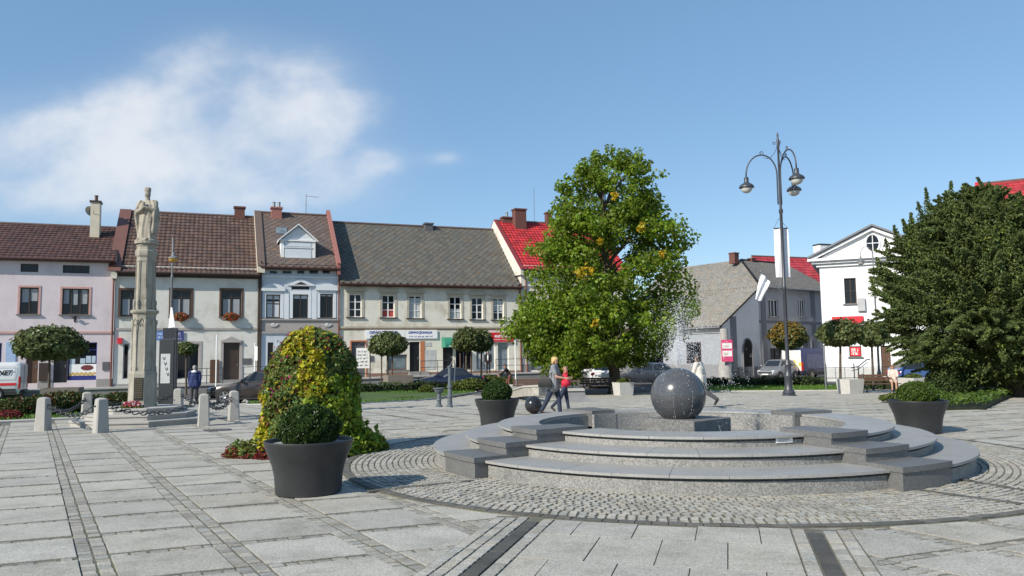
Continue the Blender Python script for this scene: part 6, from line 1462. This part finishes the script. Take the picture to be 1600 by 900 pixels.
def car(name, label, cat, loc, rz, pm, L=4.5, Wd=1.78, H=1.45, hood=.98, belt=.95, prof=None, wheels=(.19, .79), wr=.31, rear_h=None, roofm=None):
    """x forward. prof: roof outline fractions of the cabin (x at windscreen base, roof front, roof rear, rear-window base)"""
    t = thing(name, label, cat, loc, rz); hw = Wd/2; c = prof or (.30, .45, .80, .97)
    X = lambda f: L/2-f*L
    st = [(0, .50, .40, .66), (.015, .36, .70, .80), (.06, .26, .75, .93), (.16, .22, .84, .98), (c[0], .20, hood, 1), (.5, .19, belt+.02, 1), (.8, .20, belt+.04, 1), (min(.93, c[3]-.01), .24, rear_h or belt+.03, .97), (.985, .34, (rear_h or belt)-.05, .88), (1, .50, (rear_h or belt)-.18, .78)]
    rings = []
    for f, zb, zt, k in st:
        w = hw*k; zm = zb+(zt-zb)*.5
        half = [(0, zb), (w*.86, zb), (w*.96, zb+(zt-zb)*.18), (w, zm), (w*.985, zb+(zt-zb)*.78), (w*.93, zt-(zt-zb)*.06), (w*.72, zt), (0, zt+.02)]
        rings.append([(X(f), y, z) for y, z in half]+[(X(f), -y, z) for y, z in reversed(half[1:-1])])
    q = MB(); q.loft(rings, True, True); body = q.build('body', pm, t, 42)
    b0, b3 = X(c[0]), X(c[3]); r1, r2 = X(c[1]), X(c[2]); zb_, zr = belt-.02, H; yb, yr = hw*.93, hw*.70
    B = {'fl': Vector((b0, yb*.86, zb_+.02)), 'rl': Vector((b3, yb*.86, zb_+.02)), 'FL': Vector((r1, yr*.92, zr-.05)), 'RL': Vector((r2, yr*.92, zr-.05))}
    ml = Vector(((b0+b3)/2, yb, zb_)); mr = Vector(((r1+r2)/2, yr, zr-.03))
    m_ = lambda v: Vector((v.x, -v.y, v.z))
    ring0 = [B['fl'], ml, B['rl'], m_(B['rl']), m_(ml), m_(B['fl'])]; ring1 = [B['FL'], mr, B['RL'], m_(B['RL']), m_(mr), m_(B['FL'])]
    ring2 = [v.lerp(Vector(((r1+r2)/2, 0, zr)), .22)+Vector((0, 0, .05)) for v in ring1]
    q = MB(); q.loft([ring0, ring1, ring2], True, True); q.build('cabin', roofm or pm, t, 30)
    def win(name, a, b, c_, d, u0, u1, v0, v1):
        P = lambda u, v: a.lerp(b, u).lerp(d.lerp(c_, u), v)
        n = (b-a).cross(d-a).normalized(); ctr = Vector(((b0+b3)/2, 0, zb_)); n = n if n.dot((a+c_)/2-ctr) > 0 else -n
        q = MB(); q.add([P(u0, v0)+n*.006, P(u1, v0)+n*.006, P(u1, v1)+n*.006, P(u0, v1)+n*.006], [(0, 1, 2, 3)]); q.build(name, M_carglass, t)
    win('windscreen', B['fl'], m_(B['fl']), m_(B['FL']), B['FL'], .05, .95, .10, .94); win('rear_window', B['rl'], m_(B['rl']), m_(B['RL']), B['RL'], .08, .92, .25, .90)
    for f in (lambda v: v, m_):
        win('side_window', f(B['fl']), f(ml), f(mr), f(B['FL']), .12, .95, .10, .90); win('side_window', f(ml), f(B['rl']), f(B['RL']), f(mr), .05, .86, .10, .90)
    for f in wheels:
        for s in (-1, 1):
            q = MB(); q.T = Matrix.Translation((X(f), s*(hw-.03), wr)) @ Matrix.Rotation(-s*pi/2, 4, 'X'); q.lathe([(.02, .0), (wr*1.16, .0), (wr*1.18, .035)], 22); q.build('wheel_arch', M_trimb, t); wheel(t, X(f), s*(hw-.06), wr)
    for s in (-1, 1):
        q = MB(); q.ball((X(.045), s*hw*.66, .68), (.13, hw*.20, .075), 12, 8); q.build('headlight', M_hl, t, 180)
        q = MB(); q.ball((X(.985), s*hw*.72, (rear_h or belt)-.17), (.07, hw*.19, .09), 12, 8); q.build('tail_light', M_tl, t, 180)
        q = MB(); q.ball((b0-.28, s*(hw+.09), belt+.08), (.07, .10, .07), 10, 6); q.build('mirror', pm, t, 180)
        for f in (.50, .70): q = MB(); q.bbox(X(f)-.09, X(f)+.09, s*hw*.985-.02, s*hw*.985+.025, belt-.14, belt-.10, .008); q.build('door_handle', pm, t)
        for f in (c[0]+.04, .50+.04, .72): q = MB(); q.box(X(f)-.005, X(f)+.005, s*hw*1.002-.006, s*hw*1.002+.004, .34, belt-.05); q.build('door_seam', M_trimb, t)
    q = MB(); q.box(X(0)-.02, X(0)+.012, -.55, .55, .50, .62); q.build('grille', M_trimb, t); q = MB(); q.box(X(0)-.02, X(0)+.02, -.26, .26, .40, .49); q.build('front_plate', M_plate, t); q = MB(); q.box(X(1)-.015, X(1)+.02, -.26, .26, .62, .73); q.build('rear_plate', M_plate, t)
    q = MB(); q.box(X(.97), X(.03), -hw*.995, hw*.995, .20, .27); q.build('sill_trim', M_trimb, t)
    return t
def van(name, label, loc, rz, pm, L=5.2, Wd=1.95, H=2.35, lower=None):
    t = thing(name, label, 'van', loc, rz); hw = Wd/2; X = lambda f: L/2-f*L; rings = []
    for f, zb, zt, k in ((0, .5, .75, .82), (.03, .35, 1.0, .93), (.16, .3, 1.22, .99), (.26, .28, H*.93, 1), (.33, .28, H, 1), (.94, .28, H, 1), (.985, .30, H-.02, .985), (1, .34, H-.10, .96)):
        w = hw*k; half = [(0, zb), (w*.9, zb), (w*.99, zb+.15), (w, zb+(zt-zb)*.45), (w*.96, zt-(zt-zb)*.10), (w*.88, zt-.04), (w*.70, zt), (0, zt+.02)]
        rings.append([(X(f), y, z) for y, z in half]+[(X(f), -y, z) for y, z in reversed(half[1:-1])])
    q = MB(); q.loft(rings, True, True); q.build('body', pm, t, 40)
    for f in (.17, .78):
        for s in (-1, 1):
            q = MB(); q.T = Matrix.Translation((X(f), s*(hw-.02), .34)) @ Matrix.Rotation(-s*pi/2, 4, 'X'); q.lathe([(.02, .0), (.39, .0), (.40, .03)], 22); q.build('wheel_arch', M_trimb, t); wheel(t, X(f), s*(hw-.05), .34)
    q = MB(); q.add([(X(.165)+.01, -hw*.80, 1.24), (X(.165)+.01, hw*.80, 1.24), (X(.255)+.02, hw*.74, H*.90), (X(.255)+.02, -hw*.74, H*.90)], [(0, 1, 2, 3)]); q.build('windscreen', M_carglass, t)
    for s in (-1, 1):
        q = MB(); y = s*(hw+.006); q.add([(X(.20), y, 1.25), (X(.40), y, 1.25), (X(.40), y*.985, H*.86), (X(.28), y*.985, H*.86)], [(0, 1, 2, 3)]); q.build('side_window', M_carglass, t)
        q = MB(); q.bbox(X(1)-.02, X(1)+.10, s*hw*.93-.10, s*hw*.93+.06, .95, 1.30, .02); q.bbox(X(1)-.02, X(1)+.10, s*hw*.93-.10, s*hw*.93+.06, .62, .94, .02); q.build('tail_light', M_tl, t)
        q = MB(); q.ball((X(.03), s*hw*.68, .82), (.12, .17, .13), 12, 8); q.build('headlight', M_hl, t, 180)
        q = MB(); q.box(X(.97), X(.03), s*hw*1.003-.01, s*hw*1.003+.008, .30, .48); q.build('bumper_strip', M_trimb, t)
    q = MB(); q.box(X(1)-.03, X(1)+.02, -.26, .26, .66, .78); q.build('rear_plate', M_plate, t); q = MB(); q.bbox(X(1)-.06, X(1)+.05, -hw*.95, hw*.95, .36, .56, .03); q.build('rear_bumper', M_trimb, t)
    q = MB(); q.box(X(1)-.013, X(1)+.005, -.006, .006, .6, H-.2); q.build('door_seam', M_trimb, t)
    return t
P_white = paint('white_car_paint', (.72, .73, .74)); P_brown = paint('dark_brown_metallic', (.045, .038, .036), .25, .3); P_navy = paint('navy_metallic', (.009, .013, .034), .2, .2); P_silver = paint('silver_metallic', (.32, .34, .36), .3, .5); P_blue = paint('mid_blue_paint', (.05, .10, .26)); P_vanb = paint('dark_blue_wrap', (.02, .03, .11)); P_grey = paint('blue_grey_paint', (.06, .07, .085), .3, .2)
v = van('white_van', 'white delivery van with a red side stripe parked at the far left', GP(36, 45.6)+Vector((-.93, -.36, 0))*2.55, pi+radians(21), P_white, 5.1, 1.95, 2.12)
y = .975+.008
q = MB(); q.box(-2.35, 2.3, y-.002, y+.004, .80, .95); q.build('red_stripe', M_red, v); q = MB(); q.box(-2.35, 2.3, y-.002, y+.004, .50, .62); q.build('dark_strip', M_trimb, v)
q = MB(); text_into(q, 'TELNET', .36, Matrix.Translation((-1.50, y+.012, 1.52)) @ Matrix.Rotation(pi, 4, 'Z') @ XZ, .003, .012, .25); q.build('lettering', M_black, v)
q = MB(); 
for z_ in (1.12, 1.85): q.box(-2.3, .7, y-.002, y+.006, z_, z_+.012)
for x_ in (-2.3, .7): q.box(x_, x_+.012, y-.002, y+.006, 1.12, 1.85)
q.build('side_panel_seam', P_grey, v)
car('estate_car', 'dark brown estate car with its nose towards the bollards', 'car', GP(328, 35.6)+Vector((2.33, .3, 0)), pi+.05, P_brown, 4.75, 1.82, 1.46, .95, .95, (.29, .44, .86, .985), wr=.34)
car('saloon_car', 'dark navy blue saloon car parked beyond the long hedge', 'car', GP(701, 49.5, -.45), pi+.03, P_navy, 4.55, 1.75, 1.42, .95, .93, (.30, .44, .70, .86), rear_h=.98)
car('hatchback_car', 'white hatchback seen from behind under the big tree', 'car', GP(939, 50.5, -.4), pi/2-.03, P_white, 4.0, 1.72, 1.55, 1.0, 1.0, (.27, .42, .88, .99), rear_h=1.05)
car('hatchback_car', 'blue-grey hatchback half hidden behind the water spray', 'car', GP(1004, 53, -.4), pi+.1, P_grey, 4.1, 1.72, 1.48, .98, .98, (.27, .42, .86, .99))
car('hatchback_car', 'silver hatchback parked before the arched doorway of the grey house', 'car', (20.4, 60.6, -.4), atan2(-.6, -.8)+.12, P_silver, 3.9, 1.70, 1.52, 1.0, .98, (.24, .40, .86, .985))
v = van('painted_van', 'van with a white and yellow flower picture on its rear and dark blue sides', (24.1, 63.4, -.4), atan2(.6, .8)-.05, P_vanb, 5.0, 1.95, 2.38)
q = MB(); X1 = -2.5; q.bbox(X1-.022, X1-.004, -.86, .86, .62, 2.22, .006); rp = q.build('rear_picture', mat('white_yellow_picture', (.66, .66, .60), .5, .15, 2), v)
q = MB()
for k in range(14): q.ball((X1-.02, random.uniform(-.8, .8), random.uniform(.75, 1.45)), (.008, random.uniform(.08, .2), random.uniform(.08, .2)), 10, 6)
q.build('yellow_flowers', mat('yellow_print', (.55, .45, .06), .6), rp)
q = MB()
q.bbox(-1.9, 1.0, -.984, -.976, .8, 1.9, .001)
for k in range(0): q.ball((random.uniform(-1.9, 1.0), -.982, random.uniform(.8, 1.9)), (random.uniform(.1, .35), .008, random.uniform(.08, .25)), 10, 6)
q.build('side_picture', mat('grey_blue_print', (.10, .12, .2), .5, .4, 4), v)
car('hatchback_car', 'mid blue hatchback partly hidden behind the yew and the right bench', 'car', GP(1447, 46, -.4), .05, P_blue, 4.0, 1.72, 1.45, .98, .96, (.26, .42, .86, .985))
bk = thing('bicycle', 'dark bicycle leaning by the arched doorway of the grey house', 'bicycle', (17.3, 59.6, -.4), radians(20))
for x in (-.52, .52):
    q = MB(); q.tube([(x+.33*cos(2*pi*i/20), 0, .34+.33*sin(2*pi*i/20)) for i in range(21)], .022, 6, cap=False); w_ = q.build('wheel', M_tyre, bk, 180); q = MB()
    for i in range(8): q.tube([(x, 0, .34), (x+.32*cos(2*pi*i/8), 0, .34+.32*sin(2*pi*i/8))], .004, 4)
    q.build('spokes', M_rim, w_)
q = MB(); 
for a, b in (((-.52, 0, .34), (-.05, 0, .32)), ((-.52, 0, .34), (-.18, 0, .78)), ((-.05, 0, .32), (-.22, 0, .88)), ((-.05, 0, .32), (.38, 0, .78)), ((-.2, 0, .80), (.36, 0, .84)), ((.52, 0, .34), (.34, 0, .95))): q.tube([a, b], .018, 6)
q.build('frame', M_iron, bk); q = MB(); q.ball((-.24, 0, .92), (.13, .07, .03), 10, 6); q.build('saddle', M_trimb, bk); q = MB(); q.tube([(.26, .27, 1.0), (.36, .2, 1.02), (.34, 0, .98), (.36, -.2, 1.02), (.26, -.27, 1.0)], .015, 6); q.build('handlebar', M_iron, bk)

# ================================================================== PEOPLE
M_skin = mat('skin', (.48, .27, .19), .55, .06, 6); M_eye = mat('eye_dark', (.03, .02, .02), .3)
def cloth_m(name, col, rough=.85): return mat(name, col, rough, .15, 9, .25, 50)
def FKleg(side, th, kn, H, sw=0):
    hip = Vector((0, side*.055*H, .525*H)); L1, L2 = .245*H, .245*H; a = th; k_ = hip+Vector((sin(a)*L1, side*sw, -cos(a)*L1)); b = th-kn; an = k_+Vector((sin(b)*L2, side*sw*.5, -cos(b)*L2)); return hip, k_, an, b
def person(label, loc, rz, H, top, bottom, shoe, hair, legs=((.35, .1), (-.35, .35)), arms=((-.3, .3, .08), (.3, .3, .08)), lean=.05, sit=None, skirt=None, coat=0, hairlen=0, headturn=0, sleeves=True, bulk=1.0, legs_bare=False, woman=False, group=None):
    t = thing('person', label, 'person', loc, rz); sk, tp, bt, sh = [], [], [], []
    J = [FKleg(s, a, k, H) for s, (a, k) in zip((-1, 1), legs)]
    low = min(j[2].z for j in J)-.04*H; dz = -low if sit is None else sit-.525*H+.06*H
    D = Vector((0, 0, dz)); f = H/1.7
    for (hip, kn, an, b), s in zip(J, (-1, 1)):
        hip, kn, an = hip+D, kn+D, an+D
        sk += [(hip, .075*f, kn, .05*f), (kn, .052*f, an, .034*f)]
        toe = an+Vector((cos(b)*.14*f, s*.015, sin(b)*.14*f-.035*f)); heel = an+Vector((-cos(b)*.035*f, 0, -sin(b)*.035*f-.03*f)); sk += [(an, .032*f, toe, .028*f)]
        sh += [(heel, .045*f, toe, .036*f), (heel, .045*f, an, .043*f)]
        if skirt is None:
            bt += [(hip, .098*f, kn, .067*f), (kn, .067*f, an+Vector((0, 0, .02)), .055*f)]
        else: bt += [(hip, .10*f, hip.lerp(kn, skirt), .085*f)]
    pel = Vector((0, 0, .535*H))+D; u = Vector((sin(lean), 0, cos(lean))); chest = pel+u*.19*H; shc = pel+u*.285*H
    bt += [(pel+Vector((0, -.05*f, 0)), .105*f, pel+Vector((0, .05*f, 0)), .105*f), (pel, .12*f, pel+u*.05*H, .11*f)]
    sk += [(pel, .10*f, chest, .11*f), (chest, .11*f, shc, .07*f)]
    w = (.095 if woman else .108)*H
    tp += [(pel+u*.02*H+Vector((0, -.045*f, 0)), .118*f, chest+Vector((0, -.05*f, 0)), .118*f), (pel+u*.02*H+Vector((0, .045*f, 0)), .118*f, chest+Vector((0, .05*f, 0)), .118*f), (shc+Vector((0, -w, -.02)), .072*f, shc+Vector((0, w, -.02)), .072*f), (chest, .13*f, shc-u*.02, .09*f)]
    if coat: tp += [(pel+Vector((.0, s*.07*f, .05)), .13*f, pel+Vector((0, s*.09*f, -coat*H)), .135*f) for s in (-1, 1)]+[(pel, .13*f, pel-Vector((0, 0, coat*H)), .14*f)]
    for s, (a, e, ab) in zip((-1, 1), arms):
        s0 = shc+Vector((0, s*w*1.05, -.02)); e0 = s0+Vector((sin(a)*cos(ab), s*sin(ab), -cos(a)*cos(ab)))*.172*H; g_ = a+e; w0 = e0+Vector((sin(g_), -s*.25*(1 if e > .8 else 0), -cos(g_))).normalized()*.148*H
        d = (w0-e0).normalized(); sk += [(s0, .048*f, e0, .038*f), (e0, .037*f, w0, .026*f), (w0, .026*f, w0+d*.06*f, .034*f)]
        side = Vector((0, 1, 0)).cross(d).normalized()
        for k, (o, ln) in enumerate(((-.028, .062), (-.010, .074), (.009, .070), (.026, .056))):
            p = w0+d*.075*f+side*o*f; m1 = p+d*ln*.5*f+Vector((0, -s*.006, 0)); sk += [(p, .0105*f, m1, .010*f), (m1, .010*f, m1+(d+Vector((0, -s*.5, 0))).normalized()*ln*.5*f, .008*f)]
        p = w0+d*.03*f+side*.03*f; sk += [(p, .012*f, p+(d*.7+side*.7).normalized()*.055*f, .0095*f)]
        tp += [(s0, .066*f, e0 if sleeves else s0.lerp(e0, .62), .055*f)]
        if sleeves: tp += [(e0, .055*f, w0-d*.015, .044*f)]
    nk = shc+u*.03*H; hd = nk+Vector((.012*f, 0, .085*f))+u*.02; hf = Vector((cos(headturn), sin(headturn), 0)); hs = Vector((-sin(headturn), cos(headturn), 0))
    sk += [(shc, .055*f, nk+u*.02, .05*f), (hd+Vector((0, 0, .025*f)), .083*f, hd+hf*.012+Vector((0, 0, .03*f)), .083*f), (hd+hf*.028*f+Vector((0, 0, -.045*f)), .056*f, hd+hf*.03*f, .066*f), (hd+hf*.088*f+Vector((0, 0, -.012*f)), .014*f, hd+hf*.083*f+Vector((0, 0, .02*f)), .009*f)]
    sk += [(hd+hs*s*.080*f+Vector((0, 0, -.012)), .012*f, hd+hs*s*.081*f+Vector((0, 0, .02)), .014*f) for s in (-1, 1)]
    tp = [(p, a*bulk, q_, b*bulk) for p, a, q_, b in tp]; bt = [(p, a*(.5+.5*bulk), q_, b*(.5+.5*bulk)) for p, a, q_, b in bt]
    b_ = caps_mesh('body', sk, .0085, M_skin, t, 2)
    o = caps_mesh('shirt', tp, .013, top, t, 3); o.name = 'jacket' if sleeves else 'shirt'
    caps_mesh('skirt' if skirt is not None else 'trousers', bt, .013, bottom, t, 3); caps_mesh('shoes', sh, .011, shoe, t, 2)
    hr_ = [(hd+Vector((0, 0, .045*f))-hf*.02*f, .092*f, hd+Vector((0, 0, .052*f))+hf*.026*f, .078*f), (hd-hf*.035*f, .080*f, hd-hf*.04*f-Vector((0, 0, (.05+hairlen)*f)), .055*f+.02*hairlen)]
    if hairlen: hr_ += [(hd+hs*s*.06*f, .045*f, hd+hs*s*.062*f-hf*.02-Vector((0, 0, hairlen*f)), .035*f) for s in (-1, 1)]
    caps_mesh('hair', hr_, .010, hair, t, 1)
    q = MB()
    for s in (-1, 1): q.ball(hd+hf*.080*f+hs*s*.031*f+Vector((0, 0, .018*f)), (.011*f,)*3, 8, 6)
    q.build('eyes', M_eye, t, 180); q = MB(); p = hd+hf*.084*f+Vector((0, 0, -.050*f)); q.ball(p, (.010*f, .022*f, .006*f), 8, 6); q.build('mouth', mat('lip', (.33, .11, .09), .5), t, 180)
    return t, dict(sh=shc, pel=pel, hd=hd)
C_grey = cloth_m('grey_shirt', (.21, .22, .23)); C_jean = cloth_m('dark_jeans', (.022, .032, .062)); C_blk = cloth_m('black_cloth', (.014, .014, .016)); C_navy = cloth_m('navy_jacket', (.018, .03, .11)); C_cream = cloth_m('cream_coat', (.60, .56, .49)); C_redc = cloth_m('red_cloth', (.55, .02, .05)); C_pale = cloth_m('pale_blouse', (.58, .50, .44)); C_dgrey = cloth_m('dark_grey_trousers', (.045, .045, .05)); C_brown = cloth_m('red_brown_trousers', (.15, .06, .04))
H_bl = mat('blond_hair', (.50, .33, .13), .6, .3, 20); H_gr = mat('grey_hair', (.30, .29, .28), .6, .3, 20); H_dk = mat('dark_hair', (.03, .02, .016), .5, .3, 20); H_lt = mat('light_auburn_hair', (.22, .13, .07), .6, .2, 20)
wp = GP(866, 22.2)
t, K = person('blond woman in a grey top walking past the fountain with a black shoulder bag', wp, radians(-14), 1.66, C_grey, C_jean, C_blk, H_bl, legs=((-.36, .12), (.30, .22)), arms=((.35, 1.05, .10), (.45, .95, .10)), lean=.06, sleeves=False, hairlen=.06, coat=.055, headturn=-.35, woman=True, bulk=1.2)
bg = thing('shoulder_bag', 'large black shoulder bag hanging at the blond woman\'s side', 'bag', wp+Vector((-.24, -.20, .78)), radians(-14)); q = MB()
q.loft([[(-.18, -.06, 0), (.17, -.06, 0), (.17, .05, 0), (-.18, .05, 0)], [(-.21, -.07, .10), (.19, -.07, .10), (.19, .06, .10), (-.21, .06, .10)], [(-.11, -.03, .29), (.10, -.03, .29), (.10, .02, .29), (-.11, .02, .29)]], True, True); q.build('pouch', mat('black_leather', (.008, .008, .009), .5), bg, 60)
q = MB(); q.tube([(-.09, 0, .28), (.0, .02, .45), (.13, .08, .60), (.22, .14, .66), (.25, .18, .58), (.18, .08, .42), (.09, 0, .28)], .012, 6); q.build('strap', M_trimb, bg)
wc = GP(883, 22.9)
person('child in a red top and dark trousers walking just beyond the blond woman', wc, radians(-8), 1.36, C_redc, C_jean, C_dgrey, H_lt, legs=((-.42, .35), (.18, .05)), arms=((.5, 1.2, .1), (.6, 1.0, .1)), lean=.05, sleeves=False, headturn=-.5)
rb_ = thing('red_bundle', 'bright red bag carried in the blond woman\'s hands', 'bag', wp+Vector((.34, -.12, .78))); q = MB(); q.lathe([(.02, 0), (.11, .03), (.14, .12), (.11, .22), (.05, .28), (.06, .34)], 14); q.build('pouch', C_redc, rb_, 180)
q = MB(); q.tube([(-.05, 0, .32), (-.03, 0, .42), (.04, 0, .42), (.05, 0, .32)], .010, 6); q.build('handle', C_redc, rb_)
person('man with grey hair in a navy jacket seen from behind at the bollards', GP(303, 34.5), radians(100), 1.72, C_navy, C_dgrey, C_blk, H_gr, legs=((.08, .02), (-.10, .1)), arms=((-.05, .15, .12), (.1, .15, .12)), lean=.02, coat=.05, bulk=1.12)
o = [c for c in bpy.data.objects if c.get('label', '').startswith('man with grey hair')][0]
q = MB(); q.ball((-.10, 0, 1.43), (.07, .12, .06), 12, 8); q.build('white_hood', M_cloth, o, 180)
person('person with dark hair in a cream coat walking left behind the granite ball', GP(1096, 24.0), radians(140), 1.68, C_cream, C_dgrey, C_blk, H_dk, legs=((.35, .10), (-.55, .45)), arms=((-.25, .3, .12), (.3, .3, .12)), lean=.10, coat=.14, woman=True, hairlen=.08, headturn=.2, bulk=1.18)
person('elderly woman in a pale blouse sitting on the right end of the wooden bench', GP(1397, 37.35), radians(-112), 1.60, C_pale, cloth_m('beige_skirt', (.45, .36, .28)), C_blk, H_lt, legs=((1.45, 1.42), (1.40, 1.36)), arms=((.5, .9, .12), (.45, .95, .12)), lean=-.08, sit=.50, skirt=.85, woman=True, hairlen=.03, sleeves=True)
person('man in a dark suit and white shirt standing before the shop windows', GP(763, 55.3, .47), radians(-95), 1.62, C_blk, C_blk, C_blk, H_gr, legs=((.05, .02), (-.05, .05)), arms=((.0, .1, .1), (.0, .1, .1)), lean=.0)
o = [c for c in bpy.data.objects if c.get('label', '').startswith('man in a dark suit')][0]; q = MB(); q.ball((.10, 0, 1.12), (.05, .05, .22), 12, 8); q.build('white_shirt_front', M_cloth, o, 180)
person('stooping man in black with reddish brown trousers below the retaining wall', GP(797, 48.5, -.4), radians(185), 1.7, C_blk, C_brown, C_blk, H_dk, legs=((.5, .7), (.2, .5)), arms=((.5, .5, .12), (.7, .5, .12)), lean=.55, headturn=.2)

# ================================================================== SKY, SUN, CAMERA
SUN_EL = radians(34); sd_ = Vector((-.743*cos(SUN_EL), -.669*cos(SUN_EL), sin(SUN_EL)))
w = bpy.data.worlds.new('World'); scene.world = w; w.use_nodes = True; nt = w.node_tree; N = nt.nodes; L = nt.links
bgn = N['Background']; sky = N.new('ShaderNodeTexSky'); sky.sky_type = 'NISHITA'; sky.sun_disc = False; sky.sun_elevation = SUN_EL; sky.sun_rotation = atan2(sd_.x, sd_.y); sky.altitude = 300; sky.air_density = 1.0; sky.dust_density = .35; sky.ozone_density = 1.3
bgn.inputs['Strength'].default_value = SKY_S
tc = N.new('ShaderNodeTexCoord'); sep = N.new('ShaderNodeSeparateXYZ'); L.new(tc.outputs['Generated'], sep.inputs[0])
def M(op, a, b=None, clamp=False):
    n = N.new('ShaderNodeMath'); n.operation = op; n.use_clamp = clamp
    for i, v in enumerate((a, b)):
        if v is None: continue
        if hasattr(v, 'links'): L.new(v, n.inputs[i])
        else: n.inputs[i].default_value = v
    return n.outputs[0]
yy = M('MAXIMUM', sep.outputs['Y'], .05); u = M('DIVIDE', sep.outputs['X'], yy); v_ = M('DIVIDE', sep.outputs['Z'], yy)
acc = None
for (px, py, rx, ry, st_, rot) in ((400, 130, 190, 85, 1.0, 0), (320, 75, 110, 60, .35, 0), (190, 205, 300, 85, .75, 0), (470, 185, 110, 45, .8, 0), (440, 270, 170, 75, .45, 0), (40, 250, 240, 100, .75, 0), (260, 290, 360, 75, .75, 0), (500, 120, 60, 60, .3, 0), (598, 250, 42, 20, .75, 0), (692, 247, 36, 15, .62, 0), (520, 305, 110, 40, .35, 0)):
    d = ray(px, py); cu, cv = d.x/d.y, d.z/d.y; a = M('DIVIDE', M('SUBTRACT', u, cu), rx/FPX); b = M('DIVIDE', M('SUBTRACT', v_, cv), ry/FPX)
    g = M('MULTIPLY', M('POWER', 2.718, M('MULTIPLY', M('ADD', M('MULTIPLY', a, a), M('MULTIPLY', b, b)), -1.0)), st_); acc = g if acc is None else M('ADD', acc, g)
cmb = N.new('ShaderNodeCombineXYZ'); L.new(M('ADD', u, M('MULTIPLY', v_, .5)), cmb.inputs[0]); L.new(M('SUBTRACT', M('MULTIPLY', v_, 1.5), M('MULTIPLY', u, .3)), cmb.inputs[1]); L.new(M('MULTIPLY', u, .5), cmb.inputs[2])
nz = N.new('ShaderNodeTexNoise'); nz.inputs['Scale'].default_value = 6.5; nz.inputs['Detail'].default_value = 9; nz.inputs['Roughness'].default_value = .54; nz.inputs['Distortion'].default_value = .12; L.new(cmb.outputs[0], nz.inputs['Vector'])
n2 = N.new('ShaderNodeTexNoise'); n2.inputs['Scale'].default_value = 2.2; n2.inputs['Detail'].default_value = 5; L.new(cmb.outputs[0], n2.inputs['Vector'])
base = M('ADD', M('MULTIPLY', nz.outputs['Fac'], 1.15), M('MULTIPLY', n2.outputs['Fac'], .35))
cl_ = M('SUBTRACT', M('ADD', M('MULTIPLY', M('MINIMUM', acc, 1.15), .50), base), 1.0); mr = N.new('ShaderNodeMapRange'); mr.interpolation_type = 'SMOOTHSTEP'; mr.inputs[1].default_value = .0; mr.inputs[2].default_value = .60; mr.inputs[4].default_value = .84; L.new(cl_, mr.inputs[0])
msk = M('MULTIPLY', M('ADD', M('MULTIPLY', mr.outputs[0], .85), M('MULTIPLY', M('MINIMUM', acc, 1.0), .15)), M('MULTIPLY', acc, 1.5, True))
mx = N.new('ShaderNodeMix'); mx.data_type = 'RGBA'; L.new(msk, mx.inputs['Factor']); hs_ = N.new('ShaderNodeHueSaturation'); hs_.inputs['Saturation'].default_value = 1.06; hs_.inputs['Hue'].default_value = .497; hs_.inputs['Value'].default_value = 1.0; L.new(sky.outputs[0], hs_.inputs['Color']); ev = N.new('ShaderNodeMix'); ev.data_type = 'RGBA'; ev.inputs['Factor'].default_value = .38; L.new(hs_.outputs[0], ev.inputs[6]); ev.inputs[7].default_value = (1.70, 3.35, 5.7, 1); L.new(ev.outputs[2], mx.inputs[6]); mx.inputs[7].default_value = CLOUD
L.new(mx.outputs[2], bgn.inputs['Color'])
sl = bpy.data.lights.new('sun', 'SUN'); sl.energy = SUN_S; sl.angle = radians(.5); sl.color = (1, .925, .81); so = bpy.data.objects.new('sun', sl); COL.objects.link(so); so.rotation_euler = (-sd_).to_track_quat('-Z', 'Y').to_euler(); so.location = (0, 0, 30)
cd_ = bpy.data.cameras.new('camera'); co = bpy.data.objects.new('camera', cd_); COL.objects.link(co); scene.camera = co
cd_.sensor_width = 36; cd_.lens = 36*FPX/1600; cd_.clip_start = .1; cd_.clip_end = 3000
Rm = Matrix((RT, UP, -(_F))).transposed(); co.matrix_world = Matrix.Translation(EYE) @ Rm.to_4x4()
scene.view_settings.view_transform = 'Standard'; scene.view_settings.look = 'None'; scene.view_settings.exposure = EXPO; scene.view_settings.gamma = 1; scene.view_settings.use_curve_mapping = False
scene.render.resolution_x = 1024; scene.render.resolution_y = 576
scene.render.engine = 'CYCLES'; scene.cycles.max_bounces = 6
